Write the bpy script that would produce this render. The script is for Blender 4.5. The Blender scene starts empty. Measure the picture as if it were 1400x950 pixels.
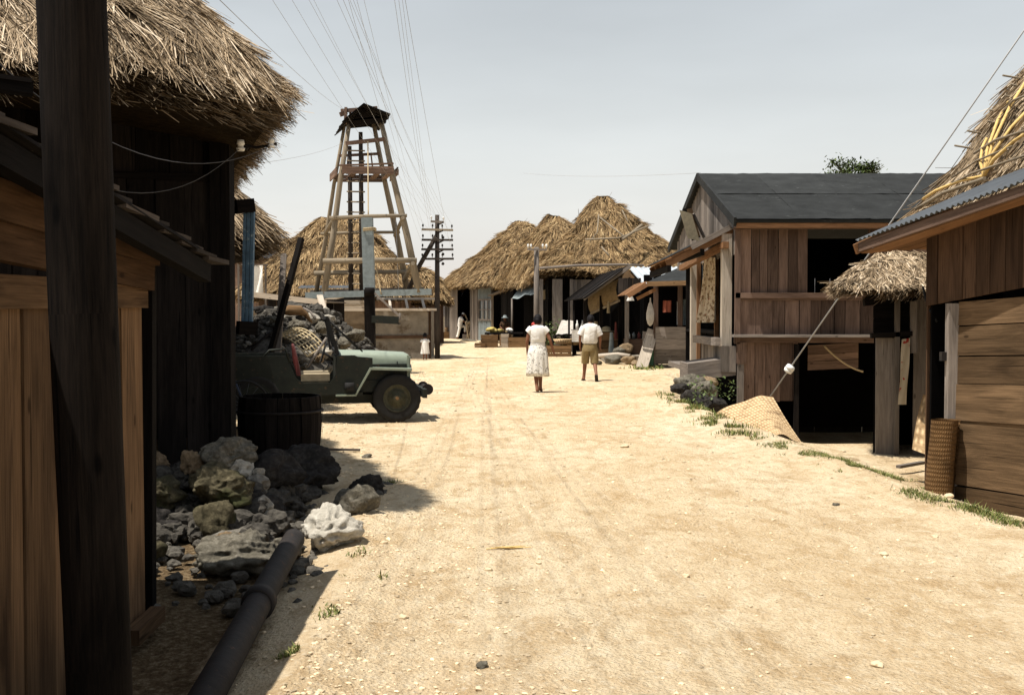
SUN_E, SKY_S, SKY_SAT, EXPO = 4.9, .090, .20, 0.5
import bpy, bmesh, math, random
import numpy as np
from mathutils import Vector, Matrix, noise
from math import sin, cos, pi, radians, atan, sqrt
random.seed(11)
rng = np.random.default_rng(11)
SC = bpy.context.scene
COL = SC.collection
V = Vector

# ------------------------------------------------------------------ camera maths (photo pixels -> world points)
F, EYE = 1500.0, 1.6
PITCH = atan(45 / F)
def ray(px, py):
    dx, dy = (px - 700) / F, (475 - py) / F
    return V((dx, cos(PITCH) + sin(PITCH) * dy, -sin(PITCH) + cos(PITCH) * dy))
def P(px, py, Y):
    d = ray(px, py); t = Y / d.y
    return V((d.x * t, Y, EYE + d.z * t))
def G(px, py, z=0.0):
    d = ray(px, py); t = (z - EYE) / d.z
    return V((d.x * t, d.y * t, z))

# ------------------------------------------------------------------ mesh builder
def ortho(d, up=V((0, 0, 1))):
    d = V(d).normalized(); up = V(up)
    if abs(d.dot(up)) > 0.98: up = V((0, 1, 0)) if abs(d.y) < .9 else V((1, 0, 0))
    s = d.cross(up).normalized()
    return d, s, s.cross(d).normalized()

WLOC = {}
class MB:
    def __init__(s):
        s.v, s.f, s.uv, s.tone, s.sm = [], [], [], [], []
    def poly(s, pts, uvs=None, tone=.5, smooth=False):
        b = len(s.v); s.v += [tuple(p) for p in pts]
        s.f.append(tuple(range(b, b + len(pts))))
        if uvs is None:
            p0 = V(pts[0]); a = (V(pts[1]) - p0)
            a = a.normalized() if a.length > 1e-9 else V((1, 0, 0))
            n = a.cross(V(pts[-1]) - p0); n = n.normalized() if n.length > 1e-9 else V((0, 0, 1))
            c = n.cross(a)
            uvs = [((V(p) - p0).dot(a), (V(p) - p0).dot(c)) for p in pts]
        s.uv += uvs; s.tone.append(tone); s.sm.append(smooth)
    def hexa(s, c, a, b, l, tone=None):
        """box: centre c, half vectors a, b and long half vector l (uv v runs along l)"""
        if tone is None: tone = random.random()
        c, a, b, l = V(c), V(a), V(b), V(l)
        base = len(s.v)
        for sa in (-1, 1):
            for sb in (-1, 1):
                for sl in (-1, 1): s.v.append(tuple(c + a * sa + b * sb + l * sl))
        I = lambda sa, sb, sl: base + (sa * 4 + sb * 2 + sl)
        A, B, L = a.length * 2, b.length * 2, l.length * 2
        ou, ov = random.random() * 9, random.random() * 9
        right = a.cross(b).dot(l) > 0
        for idx, w, h, o in (
            ((I(1,0,0), I(1,1,0), I(1,1,1), I(1,0,1)), B, L, 0), ((I(0,1,0), I(0,0,0), I(0,0,1), I(0,1,1)), B, L, .37),
            ((I(1,1,0), I(0,1,0), I(0,1,1), I(1,1,1)), A, L, .71), ((I(0,0,0), I(1,0,0), I(1,0,1), I(0,0,1)), A, L, .93),
            ((I(0,0,1), I(1,0,1), I(1,1,1), I(0,1,1)), A, B, .2), ((I(0,1,0), I(1,1,0), I(1,0,0), I(0,0,0)), A, B, .5)):
            uv = [(ou + o, ov), (ou + o + w, ov), (ou + o + w, ov + h), (ou + o, ov + h)]
            if not right: idx = idx[::-1]; uv = uv[::-1]
            s.f.append(idx); s.uv += uv; s.tone.append(tone); s.sm.append(False)
    def box(s, lo, hi, tone=None):
        lo, hi = V(lo), V(hi); c = (lo + hi) / 2; h = (hi - lo) / 2
        ax = [V((h.x, 0, 0)), V((0, h.y, 0)), V((0, 0, h.z))]
        ax.sort(key=lambda q: q.length)
        s.hexa(c, ax[0], ax[1], ax[2], tone)
    def beam(s, p, q, w, h=None, up=(0, 0, 1), tone=None):
        p, q = V(p), V(q); d, sd, u = ortho(q - p, up)
        s.hexa((p + q) / 2, sd * w / 2, u * (h or w) / 2, (q - p) / 2, tone)
    def tube(s, pts, r, n=8, tone=.5, cap=True, wob=0.0, smooth=True):
        pts = [V(p) for p in pts]; m = len(pts)
        rs = r if isinstance(r, (list, tuple)) else [r] * m
        base = len(s.v); L = 0; Ls = []
        d0 = (pts[1] - pts[0]); _, sd, u = ortho(d0)
        for i, p in enumerate(pts):
            t = (pts[min(i + 1, m - 1)] - pts[max(i - 1, 0)])
            if t.length > 1e-9:
                t.normalize(); sd = (sd - t * sd.dot(t)).normalized(); u = sd.cross(t).normalized()
            if i: L += (p - pts[i - 1]).length
            Ls.append(L)
            for k in range(n):
                a = 2 * pi * k / n
                rr = rs[i] * (1 + (wob * noise.noise(V((cos(a) * 1.5, sin(a) * 1.5, L * 3 + pts[0].x))) if wob else 0))
                s.v.append(tuple(p + sd * cos(a) * rr + u * sin(a) * rr))
        o = random.random() * 9
        for i in range(m - 1):
            for k in range(n):
                k2 = (k + 1) % n
                s.f.append((base + i * n + k, base + (i + 1) * n + k, base + (i + 1) * n + k2, base + i * n + k2))
                c = 2 * pi * rs[i]
                s.uv += [(o + c * k / n, Ls[i]), (o + c * k / n, Ls[i + 1]), (o + c * (k + 1) / n, Ls[i + 1]), (o + c * (k + 1) / n, Ls[i])]
                s.tone.append(tone); s.sm.append(smooth)
        if cap:
            for i in (0, m - 1):
                if rs[i] < 1e-4: continue
                idx = [base + i * n + k for k in range(n)]
                if i == m - 1: idx = idx[::-1]
                s.f.append(tuple(idx)); s.uv += [(o + .05 * cos(k), .05 * sin(k)) for k in range(n)]
                s.tone.append(tone); s.sm.append(False)
    def planks(s, O, U, W, N, w, h, pw=.18, along='W', th=.02, gap=.006, jit=.006, lap=0.0, trim=0.0):
        """boarding of w along U by h along W, boards run along W (vertical) or U (horizontal); N = outward"""
        O, U, W, N = V(O), V(U).normalized(), V(W).normalized(), V(N).normalized()
        A, B, la, lb = (U, W, w, h) if along == 'W' else (W, U, h, w)
        x = 0
        while x < la - 1e-4:
            q = min(pw * random.uniform(.75, 1.25), la - x)
            if la - x - q < pw * .4: q = la - x
            t = th * random.uniform(.7, 1.3); e0, e1 = random.uniform(0, trim), random.uniform(0, trim)
            c = O + A * (x + q / 2) + B * ((lb + e1 - e0) / 2) + N * (random.uniform(0, jit) + t / 2)
            nn = (N + A * random.uniform(-1, 1) * .03 + A * lap).normalized()
            aa = (A - nn * A.dot(nn)).normalized()
            s.hexa(c, aa * max(q - gap * random.uniform(.3, 1.8), .01) / 2, nn * t / 2, (B + A * random.uniform(-1, 1) * .004 + N * random.uniform(-1, 1) * .003) * (lb + e1 + e0) / 2)
            x += q
    def grid(s, pts, uvs=None, tone=.5, smooth=True, closed=False):
        """pts[i][j] grid of points sharing vertices"""
        m, n = len(pts), len(pts[0]); base = len(s.v)
        for r in pts: s.v += [tuple(p) for p in r]
        tn = tone if callable(tone) else (lambda i, j: tone)
        for i in range(m - 1):
            for j in range(n if closed else n - 1):
                j2 = (j + 1) % n
                s.f.append((base + i * n + j, base + i * n + j2, base + (i + 1) * n + j2, base + (i + 1) * n + j))
                if uvs: s.uv += [uvs(i, j), uvs(i, j + 1), uvs(i + 1, j + 1), uvs(i + 1, j)]
                else: s.uv += [(j * .1, i * .1), (j * .1 + .1, i * .1), (j * .1 + .1, i * .1 + .1), (j * .1, i * .1 + .1)]
                s.tone.append(tn(i, j)); s.sm.append(smooth)
    def build(s, name, m, parent=None, local=False, split=None):
        me = bpy.data.meshes.new(name)
        arr = np.array(s.v, dtype=float)
        if local: c = np.zeros(3)
        else:
            lo, hi = arr.min(0), arr.max(0); c = (lo + hi) / 2
            if parent is None: c[2] = lo[2]
        me.from_pydata((arr - c).tolist(), [], s.f)
        uvl = me.uv_layers.new(name='UVMap')
        uvl.data.foreach_set('uv', np.array(s.uv, dtype=np.float32).ravel())
        at = me.attributes.new('tone', 'FLOAT', 'FACE')
        at.data.foreach_set('value', np.array(s.tone, dtype=np.float32))
        me.polygons.foreach_set('use_smooth', np.array(s.sm, dtype=bool))
        if split: me.polygons.foreach_set('material_index', np.array([1] * split + [0] * (len(s.f) - split), dtype=np.int32))
        me.update()
        for mm in (m if isinstance(m, (list, tuple)) else [m]): me.materials.append(mm)
        o = bpy.data.objects.new(name, me); COL.objects.link(o)
        WLOC[o.name] = V(c)
        if parent is not None:
            o.parent = parent; o.location = V(c) - WLOC.get(parent.name, V((0, 0, 0)))
        else: o.location = V(c)
        return o

def tag(o, label=None, cat=None, group=None, kind=None):
    if label: o['label'] = label
    if cat: o['category'] = cat
    if group: o['group'] = group
    if kind: o['kind'] = kind
    return o
def thing(name, label, cat, loc=(0, 0, 0), group=None):
    o = bpy.data.objects.new(name, None); COL.objects.link(o); o.empty_display_size = .2
    o.location = loc; WLOC[o.name] = V(loc)
    return tag(o, label, cat, group)
def copy_tree(o, parent=None):
    c = o.copy(); COL.objects.link(c)
    if parent: c.parent = parent
    for ch in [x for x in bpy.data.objects if x.parent == o]: copy_tree(ch, c)
    return c

# ------------------------------------------------------------------ materials
def new_mat(name):
    m = bpy.data.materials.new(name); m.use_nodes = True
    nt = m.node_tree; b = nt.nodes['Principled BSDF']
    return m, nt, b
def nd(nt, t, **kw):
    n = nt.nodes.new(t)
    for k, v in kw.items(): setattr(n, k, v)
    return n
def link(nt, a, b): nt.links.new(a, b)
def ramp(nt, fac, stops):
    r = nd(nt, 'ShaderNodeValToRGB'); e = r.color_ramp.elements
    while len(e) > 1: e.remove(e[-1])
    e[0].position, e[0].color = stops[0][0], (*stops[0][1], 1)
    for p, c in stops[1:]:
        x = e.new(p); x.color = (*c, 1)
    link(nt, fac, r.inputs[0]); return r.outputs[0]
def mapping(nt, src, scale):
    mp = nd(nt, 'ShaderNodeMapping'); mp.inputs['Scale'].default_value = scale
    link(nt, src, mp.inputs[0]); return mp.outputs[0]
def noisen(nt, vec, scale, detail=5, rough=.6, dist=0.0):
    n = nd(nt, 'ShaderNodeTexNoise'); n.inputs['Scale'].default_value = scale
    n.inputs['Detail'].default_value = detail; n.inputs['Roughness'].default_value = rough
    n.inputs['Distortion'].default_value = dist
    link(nt, vec, n.inputs['Vector']); return n.outputs['Fac']
def math_(nt, op, a, b):
    n = nd(nt, 'ShaderNodeMath', operation=op)
    for i, x in enumerate((a, b)):
        if hasattr(x, 'is_output'): link(nt, x, n.inputs[i])
        else: n.inputs[i].default_value = x
    return n.outputs[0]
def mixc(nt, fac, a, b, mode='MIX'):
    n = nd(nt, 'ShaderNodeMix', data_type='RGBA', blend_type=mode)
    for s, x in ((n.inputs[0], fac), (n.inputs[6], a), (n.inputs[7], b)):
        if hasattr(x, 'is_output'): link(nt, x, s)
        else: s.default_value = x if not isinstance(x, tuple) else (*x, 1)
    return n.outputs[2]
def attr(nt, name='tone'):
    return nd(nt, 'ShaderNodeAttribute', attribute_name=name).outputs['Fac']
def bump(nt, b, h, strength=.4, dist=.01):
    n = nd(nt, 'ShaderNodeBump'); n.inputs['Strength'].default_value = strength; n.inputs['Distance'].default_value = dist
    link(nt, h, n.inputs['Height']); link(nt, n.outputs[0], b.inputs['Normal'])

def wood(name, dark, light, spread=.55, grain=(38, 2.2, 1), stain=.5, rough=.85, stainc=None, bs=.5):
    m, nt, b = new_mat(name)
    uv = nd(nt, 'ShaderNodeUVMap').outputs[0]
    g = noisen(nt, mapping(nt, uv, grain), 1, 7, .68, .4)
    gf = noisen(nt, mapping(nt, uv, (grain[0] * 3.5, grain[1] * 1.8, 1)), 1, 4, .7)
    g = math_(nt, 'ADD', math_(nt, 'MULTIPLY', g, .62), math_(nt, 'MULTIPLY', gf, .38))
    col = ramp(nt, g, [(.3, dark), (.68, light)])
    s1 = noisen(nt, mapping(nt, uv, (6, .9, 1)), 1, 4, .6, .8)
    sf = ramp(nt, s1, [(.42, (0, 0, 0)), (.72, (1, 1, 1))])
    sc = stainc or tuple(x * .42 for x in dark)
    col = mixc(nt, math_(nt, 'MULTIPLY', sf, stain), col, sc)
    ck = noisen(nt, mapping(nt, uv, (55, 1.3, 1)), 1, 3, .5, .6)          # splits and cracks
    col = mixc(nt, ramp(nt, ck, [(.30, (.85, .85, .85)), (.36, (0, 0, 0))]), col, tuple(x * .3 for x in dark))
    kn = nd(nt, 'ShaderNodeTexVoronoi'); kn.inputs['Scale'].default_value = 1; link(nt, mapping(nt, uv, (5.5, 2.2, 1)), kn.inputs['Vector'])   # knots
    col = mixc(nt, ramp(nt, kn.outputs['Distance'], [(.05, (.8, .8, .8)), (.10, (0, 0, 0))]), col, tuple(x * .5 for x in dark))
    t = math_(nt, 'ADD', math_(nt, 'MULTIPLY', attr(nt), spread * 2), 1 - spread)
    vv = nd(nt, 'ShaderNodeHueSaturation'); link(nt, col, vv.inputs['Color']); link(nt, t, vv.inputs['Value'])
    link(nt, vv.outputs[0], b.inputs['Base Color'])
    b.inputs['Roughness'].default_value = rough; b.inputs['Specular IOR Level'].default_value = .06
    bump(nt, b, g, bs, .008)
    return m
def plain(name, col, rough=.7, var=.25, scale=6, spread=0.0, metal=0.0, bs=.2, bd=.01, spec=.3, speck=None):
    m, nt, b = new_mat(name)
    tc = nd(nt, 'ShaderNodeTexCoord').outputs['Object']
    g = noisen(nt, tc, scale, 6, .65)
    c = ramp(nt, g, [(.3, tuple(x * (1 - var) for x in col)), (.7, tuple(min(1, x * (1 + var)) for x in col))])
    if speck:
        s2 = noisen(nt, tc, speck[1], 5, .7)
        c = mixc(nt, ramp(nt, s2, [(speck[2], (0, 0, 0)), (speck[2] + .08, (1, 1, 1))]), c, speck[0])
    if spread:
        t = math_(nt, 'ADD', math_(nt, 'MULTIPLY', attr(nt), spread * 2), 1 - spread)
        vv = nd(nt, 'ShaderNodeHueSaturation'); link(nt, c, vv.inputs['Color']); link(nt, t, vv.inputs['Value']); c = vv.outputs[0]
    link(nt, c, b.inputs['Base Color'])
    b.inputs['Roughness'].default_value = rough; b.inputs['Metallic'].default_value = metal
    b.inputs['Specular IOR Level'].default_value = spec
    bump(nt, b, g, bs, bd)
    return m
def straw(name, cols, patch=.5, scale=.9):
    m, nt, b = new_mat(name)
    tc = nd(nt, 'ShaderNodeTexCoord').outputs['Object']
    t = attr(nt)
    col = ramp(nt, t, [(0, cols[0]), (.35, cols[1]), (.75, cols[2]), (1, cols[3])])
    p = noisen(nt, tc, scale, 4, .6)
    col = mixc(nt, math_(nt, 'MULTIPLY', ramp(nt, p, [(.42, (0, 0, 0)), (.66, (1, 1, 1))]), patch), col, tuple(x * .6 for x in cols[1]))
    link(nt, col, b.inputs['Base Color']); b.inputs['Roughness'].default_value = .75
    b.inputs['Specular IOR Level'].default_value = .25
    return m
def rockmat(name, lo, mid, hi, moss=None):
    m, nt, b = new_mat(name)
    tc = nd(nt, 'ShaderNodeTexCoord').outputs['Object']
    g = noisen(nt, tc, 9, 9, .7, .3); g2 = noisen(nt, tc, 34, 6, .7)
    vo = nd(nt, 'ShaderNodeTexVoronoi'); vo.inputs['Scale'].default_value = 16; link(nt, tc, vo.inputs['Vector'])
    h = math_(nt, 'ADD', math_(nt, 'ADD', g, math_(nt, 'MULTIPLY', g2, .4)), math_(nt, 'MULTIPLY', vo.outputs['Distance'], -.2))
    c = ramp(nt, math_(nt, 'MULTIPLY', math_(nt, 'ADD', g, g2), .5), [(.32, lo), (.5, mid), (.74, hi)])
    if moss:
        mf = noisen(nt, tc, 3.5, 5, .6)
        c = mixc(nt, ramp(nt, mf, [(.5, (0, 0, 0)), (.62, (.8, .8, .8))]), c, moss)
    link(nt, c, b.inputs['Base Color']); b.inputs['Roughness'].default_value = .95; b.inputs['Specular IOR Level'].default_value = .1
    bump(nt, b, h, .9, .03)
    return m

M = {}
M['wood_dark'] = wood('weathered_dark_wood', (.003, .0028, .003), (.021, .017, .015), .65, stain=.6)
M['wood_mid'] = wood('weathered_mid_wood', (.022, .018, .016), (.09, .075, .065), .6, stain=.6)
M['wood_tar'] = wood('tarred_pole_wood', (.0012, .0012, .0015), (.024, .018, .014), .3, grain=(46, 2.6, 1), stain=.85, bs=1.0)
M['wood_brown'] = wood('brown_board_wood', (.082, .052, .039), (.25, .17, .13), .55, stain=.6, grain=(66, 2.0, 1))
M['wood_tan'] = wood('tan_weathered_wood', (.065, .041, .022), (.22, .142, .08), .5, stain=.75, grain=(62, 1.5, 1))
M['wood_near'] = wood('tan_board_wood', (.052, .028, .014), (.20, .122, .066), .45, grain=(85, 2.0, 1), stain=.85, stainc=(.022, .013, .008))
M['wood_grey'] = wood('grey_weathered_wood', (.10, .085, .075), (.27, .235, .205), .45, stain=.35)
M['wood_pale'] = wood('pale_bleached_wood', (.30, .25, .20), (.60, .53, .44), .3, stain=.25)
M['wood_orange'] = wood('orange_soffit_wood', (.12, .060, .030), (.31, .17, .088), .4, stain=.35)
M['wood_shade'] = wood('brown_beam_wood', (.03, .016, .008), (.10, .056, .03), .4, stain=.5)
M['wood_right'] = wood('reddish_wall_wood', (.038, .022, .014), (.115, .068, .041), .4, stain=.6, grain=(66, 1.8, 1))
M['wood_crate'] = wood('crate_wood', (.12, .07, .035), (.30, .19, .10), .5)
M['wood_log'] = wood('peeled_log_wood', (.13, .105, .075), (.36, .30, .22), .3, grain=(22, 1.5, 1), stain=.4)
M['straw_near'] = straw('near_straw', [(.07, .048, .026), (.24, .17, .098), (.48, .365, .235), (.78, .65, .48)], .45, 1.3)
M['straw_far'] = straw('far_straw', [(.06, .036, .016), (.20, .125, .055), (.39, .262, .125), (.62, .46, .25)], .4, .7)
M['straw_dark'] = plain('thatch_core', (.022, .015, .008), .98, .5, 14, bs=1, bd=.05, spec=.05)  # very dark colour paints the shade under the eaves and between straws
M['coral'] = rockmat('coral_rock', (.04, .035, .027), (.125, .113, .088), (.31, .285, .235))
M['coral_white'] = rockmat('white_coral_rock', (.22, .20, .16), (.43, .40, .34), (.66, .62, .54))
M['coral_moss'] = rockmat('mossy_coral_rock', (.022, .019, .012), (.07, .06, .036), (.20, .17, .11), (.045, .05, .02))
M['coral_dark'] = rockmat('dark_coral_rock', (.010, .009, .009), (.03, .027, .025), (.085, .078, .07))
def rubble_mat():
    m, nt, b = new_mat('mixed_rubble')
    tc = nd(nt, 'ShaderNodeTexCoord').outputs['Object']
    g = noisen(nt, tc, 14, 7, .7, .3)
    c = mixc(nt, ramp(nt, attr(nt), [(.45, (0, 0, 0)), (.9, (1, 1, 1))]), ramp(nt, g, [(.3, (.012, .011, .01)), (.7, (.11, .10, .085))]), ramp(nt, g, [(.3, (.16, .14, .11)), (.7, (.58, .54, .46))]))
    link(nt, c, b.inputs['Base Color']); b.inputs['Roughness'].default_value = .95; b.inputs['Specular IOR Level'].default_value = .1
    bump(nt, b, g, .8, .03); return m
M['rubble'] = rubble_mat()
M['coral_tan'] = rockmat('tan_rubble_rock', (.06, .042, .025), (.21, .15, .09), (.42, .32, .21))
M['wire_dark'] = plain('dull_wire', (.06, .06, .065), .7, .2, 5)
M['iron'] = plain('rusty_dark_iron', (.014, .011, .010), .75, .5, 9, bs=.5, speck=((.10, .05, .025), 22, .62))
M['black'] = plain('black_rubber', (.012, .012, .012), .8, .3, 20)
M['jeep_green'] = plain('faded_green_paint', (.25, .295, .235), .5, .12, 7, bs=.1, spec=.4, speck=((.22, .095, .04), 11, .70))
M['jeep_dark'] = plain('shade_darkened_olive', (.010, .013, .009), .6, .4, 8, speck=((.06, .035, .02), 13, .6))  # jeep body's shade is put into this darkened olive colour
M['rim'] = plain('dusty_olive_rim', (.05, .05, .032), .7, .4, 18, speck=((.12, .06, .03), 30, .62))
M['tar_roof'] = plain('tar_paper_roof', (.022, .0235, .0235), .85, .35, 2.2, bs=.15, spec=.15, spread=.15, speck=((.05, .054, .053), 5, .62))
M['corr_blue'] = plain('corrugated_blue_grey_iron', (.058, .066, .075), .6, .35, 5, spec=.4, speck=((.06, .045, .035), 9, .62))
M['corr_white'] = plain('corrugated_bright_iron', (.40, .44, .47), .5, .15, 4, speck=((.22, .17, .13), 3, .66))
M['shade_dark'] = plain('shade_black', (.005, .0045, .0045), .98, .3, 3, spec=.02)  # near-black colour standing in for deep shade in rooms and recesses
M['concrete'] = plain('stained_concrete', (.22, .19, .15), .9, .3, 3, bs=.4, speck=((.12, .09, .06), 2.2, .55))
M['concrete_brown'] = plain('brown_plaster', (.13, .095, .06), .9, .3, 4)
M['post_blue'] = plain('blue_grey_painted_post', (.21, .245, .25), .8, .25, 7, speck=((.08, .08, .07), 14, .66))
M['green_paint'] = plain('dark_green_paint', (.035, .10, .06), .5, .3, 6)
M['blue_paint'] = plain('worn_blue_paint', (.07, .13, .20), .7, .4, 12, speck=((.3, .38, .42), 20, .58))
M['white_cloth'] = plain('white_cotton', (.78, .76, .72), .9, .06, 13, bs=.8, bd=.03)
M['khaki'] = plain('khaki_cotton', (.24, .18, .085), .9, .15, 14)
M['red_leather'] = plain('faded_red_leather', (.12, .028, .026), .6, .3, 10)
M['tan_canvas'] = plain('tan_canvas', (.28, .23, .15), .9, .25, 12)
M['skin'] = plain('tanned_skin', (.20, .085, .045), .6, .12, 12, bs=.1)
M['hair'] = plain('black_hair', (.007, .006, .007), .7, .4, 40, spec=.15, bs=.6)
M['ceramic'] = plain('white_ceramic', (.80, .80, .78), .3, .05, 6)
M['bike_blue'] = plain('dark_blue_enamel', (.02, .035, .075), .5, .3, 9)
M['wire'] = plain('grey_wire', (.36, .36, .36), .6, .1, 5)
M['grass'] = straw('verge_grass', [(.05, .075, .018), (.12, .15, .038), (.22, .225, .07), (.42, .35, .17)], .2, 2.0)
M['grey_cloth'] = plain('dingy_cloth', (.42, .39, .35), .9, .2, 7)
M['dark_red_cloth'] = plain('dark_red_cloth', (.10, .025, .022), .9, .2, 7)
M['rope'] = plain('hemp_rope', (.42, .33, .20), .9, .25, 60)
M['tie'] = plain('yellow_straw_rope', (.58, .40, .15), .85, .3, 40, spread=.3)
M['orange_cloth'] = plain('salmon_cloth', (.50, .16, .10), .9, .2, 9)
M['leaf'] = plain('leaf_green', (.075, .105, .03), .6, .4, 8, spread=.5)
M['bark'] = plain('bark', (.08, .06, .045), .9, .4, 20)
M['hat_straw'] = plain('hat_straw', (.55, .45, .28), .9, .15, 30)
M['fruit'] = plain('ripe_melon', (.42, .33, .10), .6, .3, 12, spread=.3)
M['glass'] = plain('dim_window_glass', (.10, .12, .13), .15, .3, 3, spec=.6)
M['red'] = plain('red_hair_ribbon', (.42, .05, .04), .7, .2, 20)
M['sandal'] = plain('dark_sandal', (.03, .022, .016), .8, .3, 20)

def floral(name, base, dots, sc):
    m, nt, b = new_mat(name)
    tc = nd(nt, 'ShaderNodeTexCoord').outputs['Object']
    c = None
    prev = base
    for i, (dc, s, th) in enumerate(dots):
        n = noisen(nt, mapping(nt, tc, (s, s, s * .8)), sc, 2, .5)
        f = ramp(nt, n, [(th, (0, 0, 0)), (th + .03, (1, 1, 1))])
        prev = mixc(nt, f, prev, dc)
    link(nt, prev, b.inputs['Base Color']); b.inputs['Roughness'].default_value = .9
    b.inputs['Specular IOR Level'].default_value = .1
    return m
M['floral_skirt'] = floral('floral_skirt_cotton', (.76, .74, .69), [((.36, .34, .30), 1, .57), ((.10, .12, .16), 1.7, .66)], 26)
M['floral_curtain'] = floral('floral_curtain_cotton', (.62, .54, .42), [((.26, .19, .12), 1, .55), ((.28, .09, .06), 1.8, .64)], 16)
M['floral_strip'] = floral('red_flecked_paper', (.42, .36, .27), [((.30, .04, .03), 1, .60)], 14)

def weave(name, a, b_, sc=22, contrast=1.0):
    m, nt, b = new_mat(name)
    uv = nd(nt, 'ShaderNodeUVMap').outputs[0]
    w1 = nd(nt, 'ShaderNodeTexWave', bands_direction='X'); w1.inputs['Scale'].default_value = sc; w1.inputs['Distortion'].default_value = 1.2
    w2 = nd(nt, 'ShaderNodeTexWave', bands_direction='Y'); w2.inputs['Scale'].default_value = sc * .6; w2.inputs['Distortion'].default_value = 1.6
    link(nt, uv, w1.inputs['Vector']); link(nt, uv, w2.inputs['Vector'])
    g = noisen(nt, mapping(nt, uv, (3, 9, 1)), 1, 5, .7)
    h = math_(nt, 'MULTIPLY', w1.outputs['Fac'], w2.outputs['Fac'])
    k = math_(nt, 'ADD', math_(nt, 'MULTIPLY', h, .45 * contrast), math_(nt, 'MULTIPLY', g, .8))
    c = ramp(nt, k, [(.3, a), (.7, b_)])
    st = noisen(nt, uv, 1.6, 5, .6)
    c = mixc(nt, ramp(nt, st, [(.55, (0, 0, 0)), (.68, (.75, .75, .75))]), c, tuple(x * .55 for x in a))
    link(nt, c, b.inputs['Base Color']); b.inputs['Roughness'].default_value = .85; b.inputs['Specular IOR Level'].default_value = .15
    bump(nt, b, h, .7, .012)
    return m
M['mat_weave'] = weave('woven_straw_mat', (.25, .155, .075), (.66, .49, .29), 3.6, .8)
M['mat_brown'] = weave('brown_rush_mat', (.075, .04, .014), (.18, .10, .042), 12, .7)
M['blind'] = weave('bamboo_blind', (.13, .09, .045), (.30, .22, .12), 14)

# dirt
def dirt():
    m, nt, b = new_mat('coral_dirt')
    ge = nd(nt, 'ShaderNodeNewGeometry').outputs['Position']
    big = noisen(nt, mapping(nt, ge, (.55, .22, .5)), 1, 5, .62, .5)
    mid = noisen(nt, mapping(nt, ge, (2.6, 1.5, 1)), 1, 7, .68, .6)
    fine = noisen(nt, ge, 26, 8, .75)
    grit = nd(nt, 'ShaderNodeTexVoronoi'); grit.inputs['Scale'].default_value = 48; link(nt, ge, grit.inputs['Vector'])
    c = ramp(nt, big, [(.30, (.63, .475, .285)), (.50, (.74, .595, .395)), (.70, (.80, .685, .49))])
    c = mixc(nt, ramp(nt, mid, [(.47, (0, 0, 0)), (.66, (.75, .75, .75))]), c, (.48, .325, .165))
    mot = noisen(nt, mapping(nt, ge, (9, 5, 1)), 1, 6, .7, .4)
    c = mixc(nt, ramp(nt, mot, [(.50, (0, 0, 0)), (.66, (.6, .6, .6))]), c, (.48, .34, .19))
    c = mixc(nt, ramp(nt, mot, [(.30, (.6, .6, .6)), (.44, (0, 0, 0))]), c, (.84, .73, .55))
    c = mixc(nt, ramp(nt, fine, [(.54, (0, 0, 0)), (.68, (.7, .7, .7))]), c, (.88, .79, .62))
    c = mixc(nt, ramp(nt, fine, [(.30, (.8, .8, .8)), (.45, (0, 0, 0))]), c, (.38, .25, .125))
    # darker, mulchy soil at the verges (a vertex attribute painted by place)
    vg = nd(nt, 'ShaderNodeAttribute', attribute_name='verge').outputs['Fac']
    soil = ramp(nt, fine, [(.3, (.055, .038, .022)), (.5, (.16, .11, .06)), (.72, (.40, .32, .21))])
    edge = ramp(nt, math_(nt, 'ADD', vg, math_(nt, 'MULTIPLY', math_(nt, 'SUBTRACT', mid, .5), 1.3)), [(.40, (0, 0, 0)), (.75, (1, 1, 1))])
    c = mixc(nt, edge, c, soil)
    link(nt, c, b.inputs['Base Color']); b.inputs['Roughness'].default_value = 1.0; b.inputs['Specular IOR Level'].default_value = .05
    h = math_(nt, 'ADD', math_(nt, 'ADD', math_(nt, 'MULTIPLY', math_(nt, 'ADD', mid, mot), 1.3), fine), math_(nt, 'MULTIPLY', grit.outputs['Distance'], .5))
    bump(nt, b, h, .85, .055)
    return m
M['dirt'] = dirt()
# ------------------------------------------------------------------ camera, sun, sky
cam = bpy.data.cameras.new('camera'); co = bpy.data.objects.new('camera', cam); COL.objects.link(co); SC.camera = co
cam.sensor_width = 36; cam.lens = 36 * F / 1400; cam.clip_start = .05; cam.clip_end = 3000
co.location = (0, 0, EYE); co.rotation_euler = (pi / 2 - PITCH, 0, 0)
SUN_EL = radians(71)
sd = V((.91, .41, 0)).normalized()                     # the way shadows fall on the ground
Ldir = V((sd.x * cos(SUN_EL), sd.y * cos(SUN_EL), -sin(SUN_EL)))
sun = bpy.data.lights.new('sun', 'SUN'); sun.energy = SUN_E; sun.angle = radians(.5); sun.color = (1, .937, .84)
so = bpy.data.objects.new('sun', sun); COL.objects.link(so); so.location = (-20, -8, 50)
so.rotation_euler = Ldir.to_track_quat('-Z', 'Y').to_euler()
w = bpy.data.worlds.new('World'); SC.world = w; w.use_nodes = True
nt = w.node_tree; bg = nt.nodes['Background']
sky = nt.nodes.new('ShaderNodeTexSky'); sky.sky_type = 'NISHITA'; sky.sun_disc = False
sky.sun_elevation = SUN_EL; sky.sun_rotation = math.atan2(-sd.x, -sd.y) % (2 * pi)
sky.air_density = 2.5; sky.dust_density = 0; sky.ozone_density = 1.6; sky.altitude = 0
bw = nt.nodes.new('ShaderNodeRGBToBW'); nt.links.new(sky.outputs[0], bw.inputs[0])          # hazy, nearly colourless tropical noon sky
hs = nt.nodes.new('ShaderNodeMix'); hs.data_type = 'RGBA'; hs.inputs[0].default_value = 1 - SKY_SAT
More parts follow.
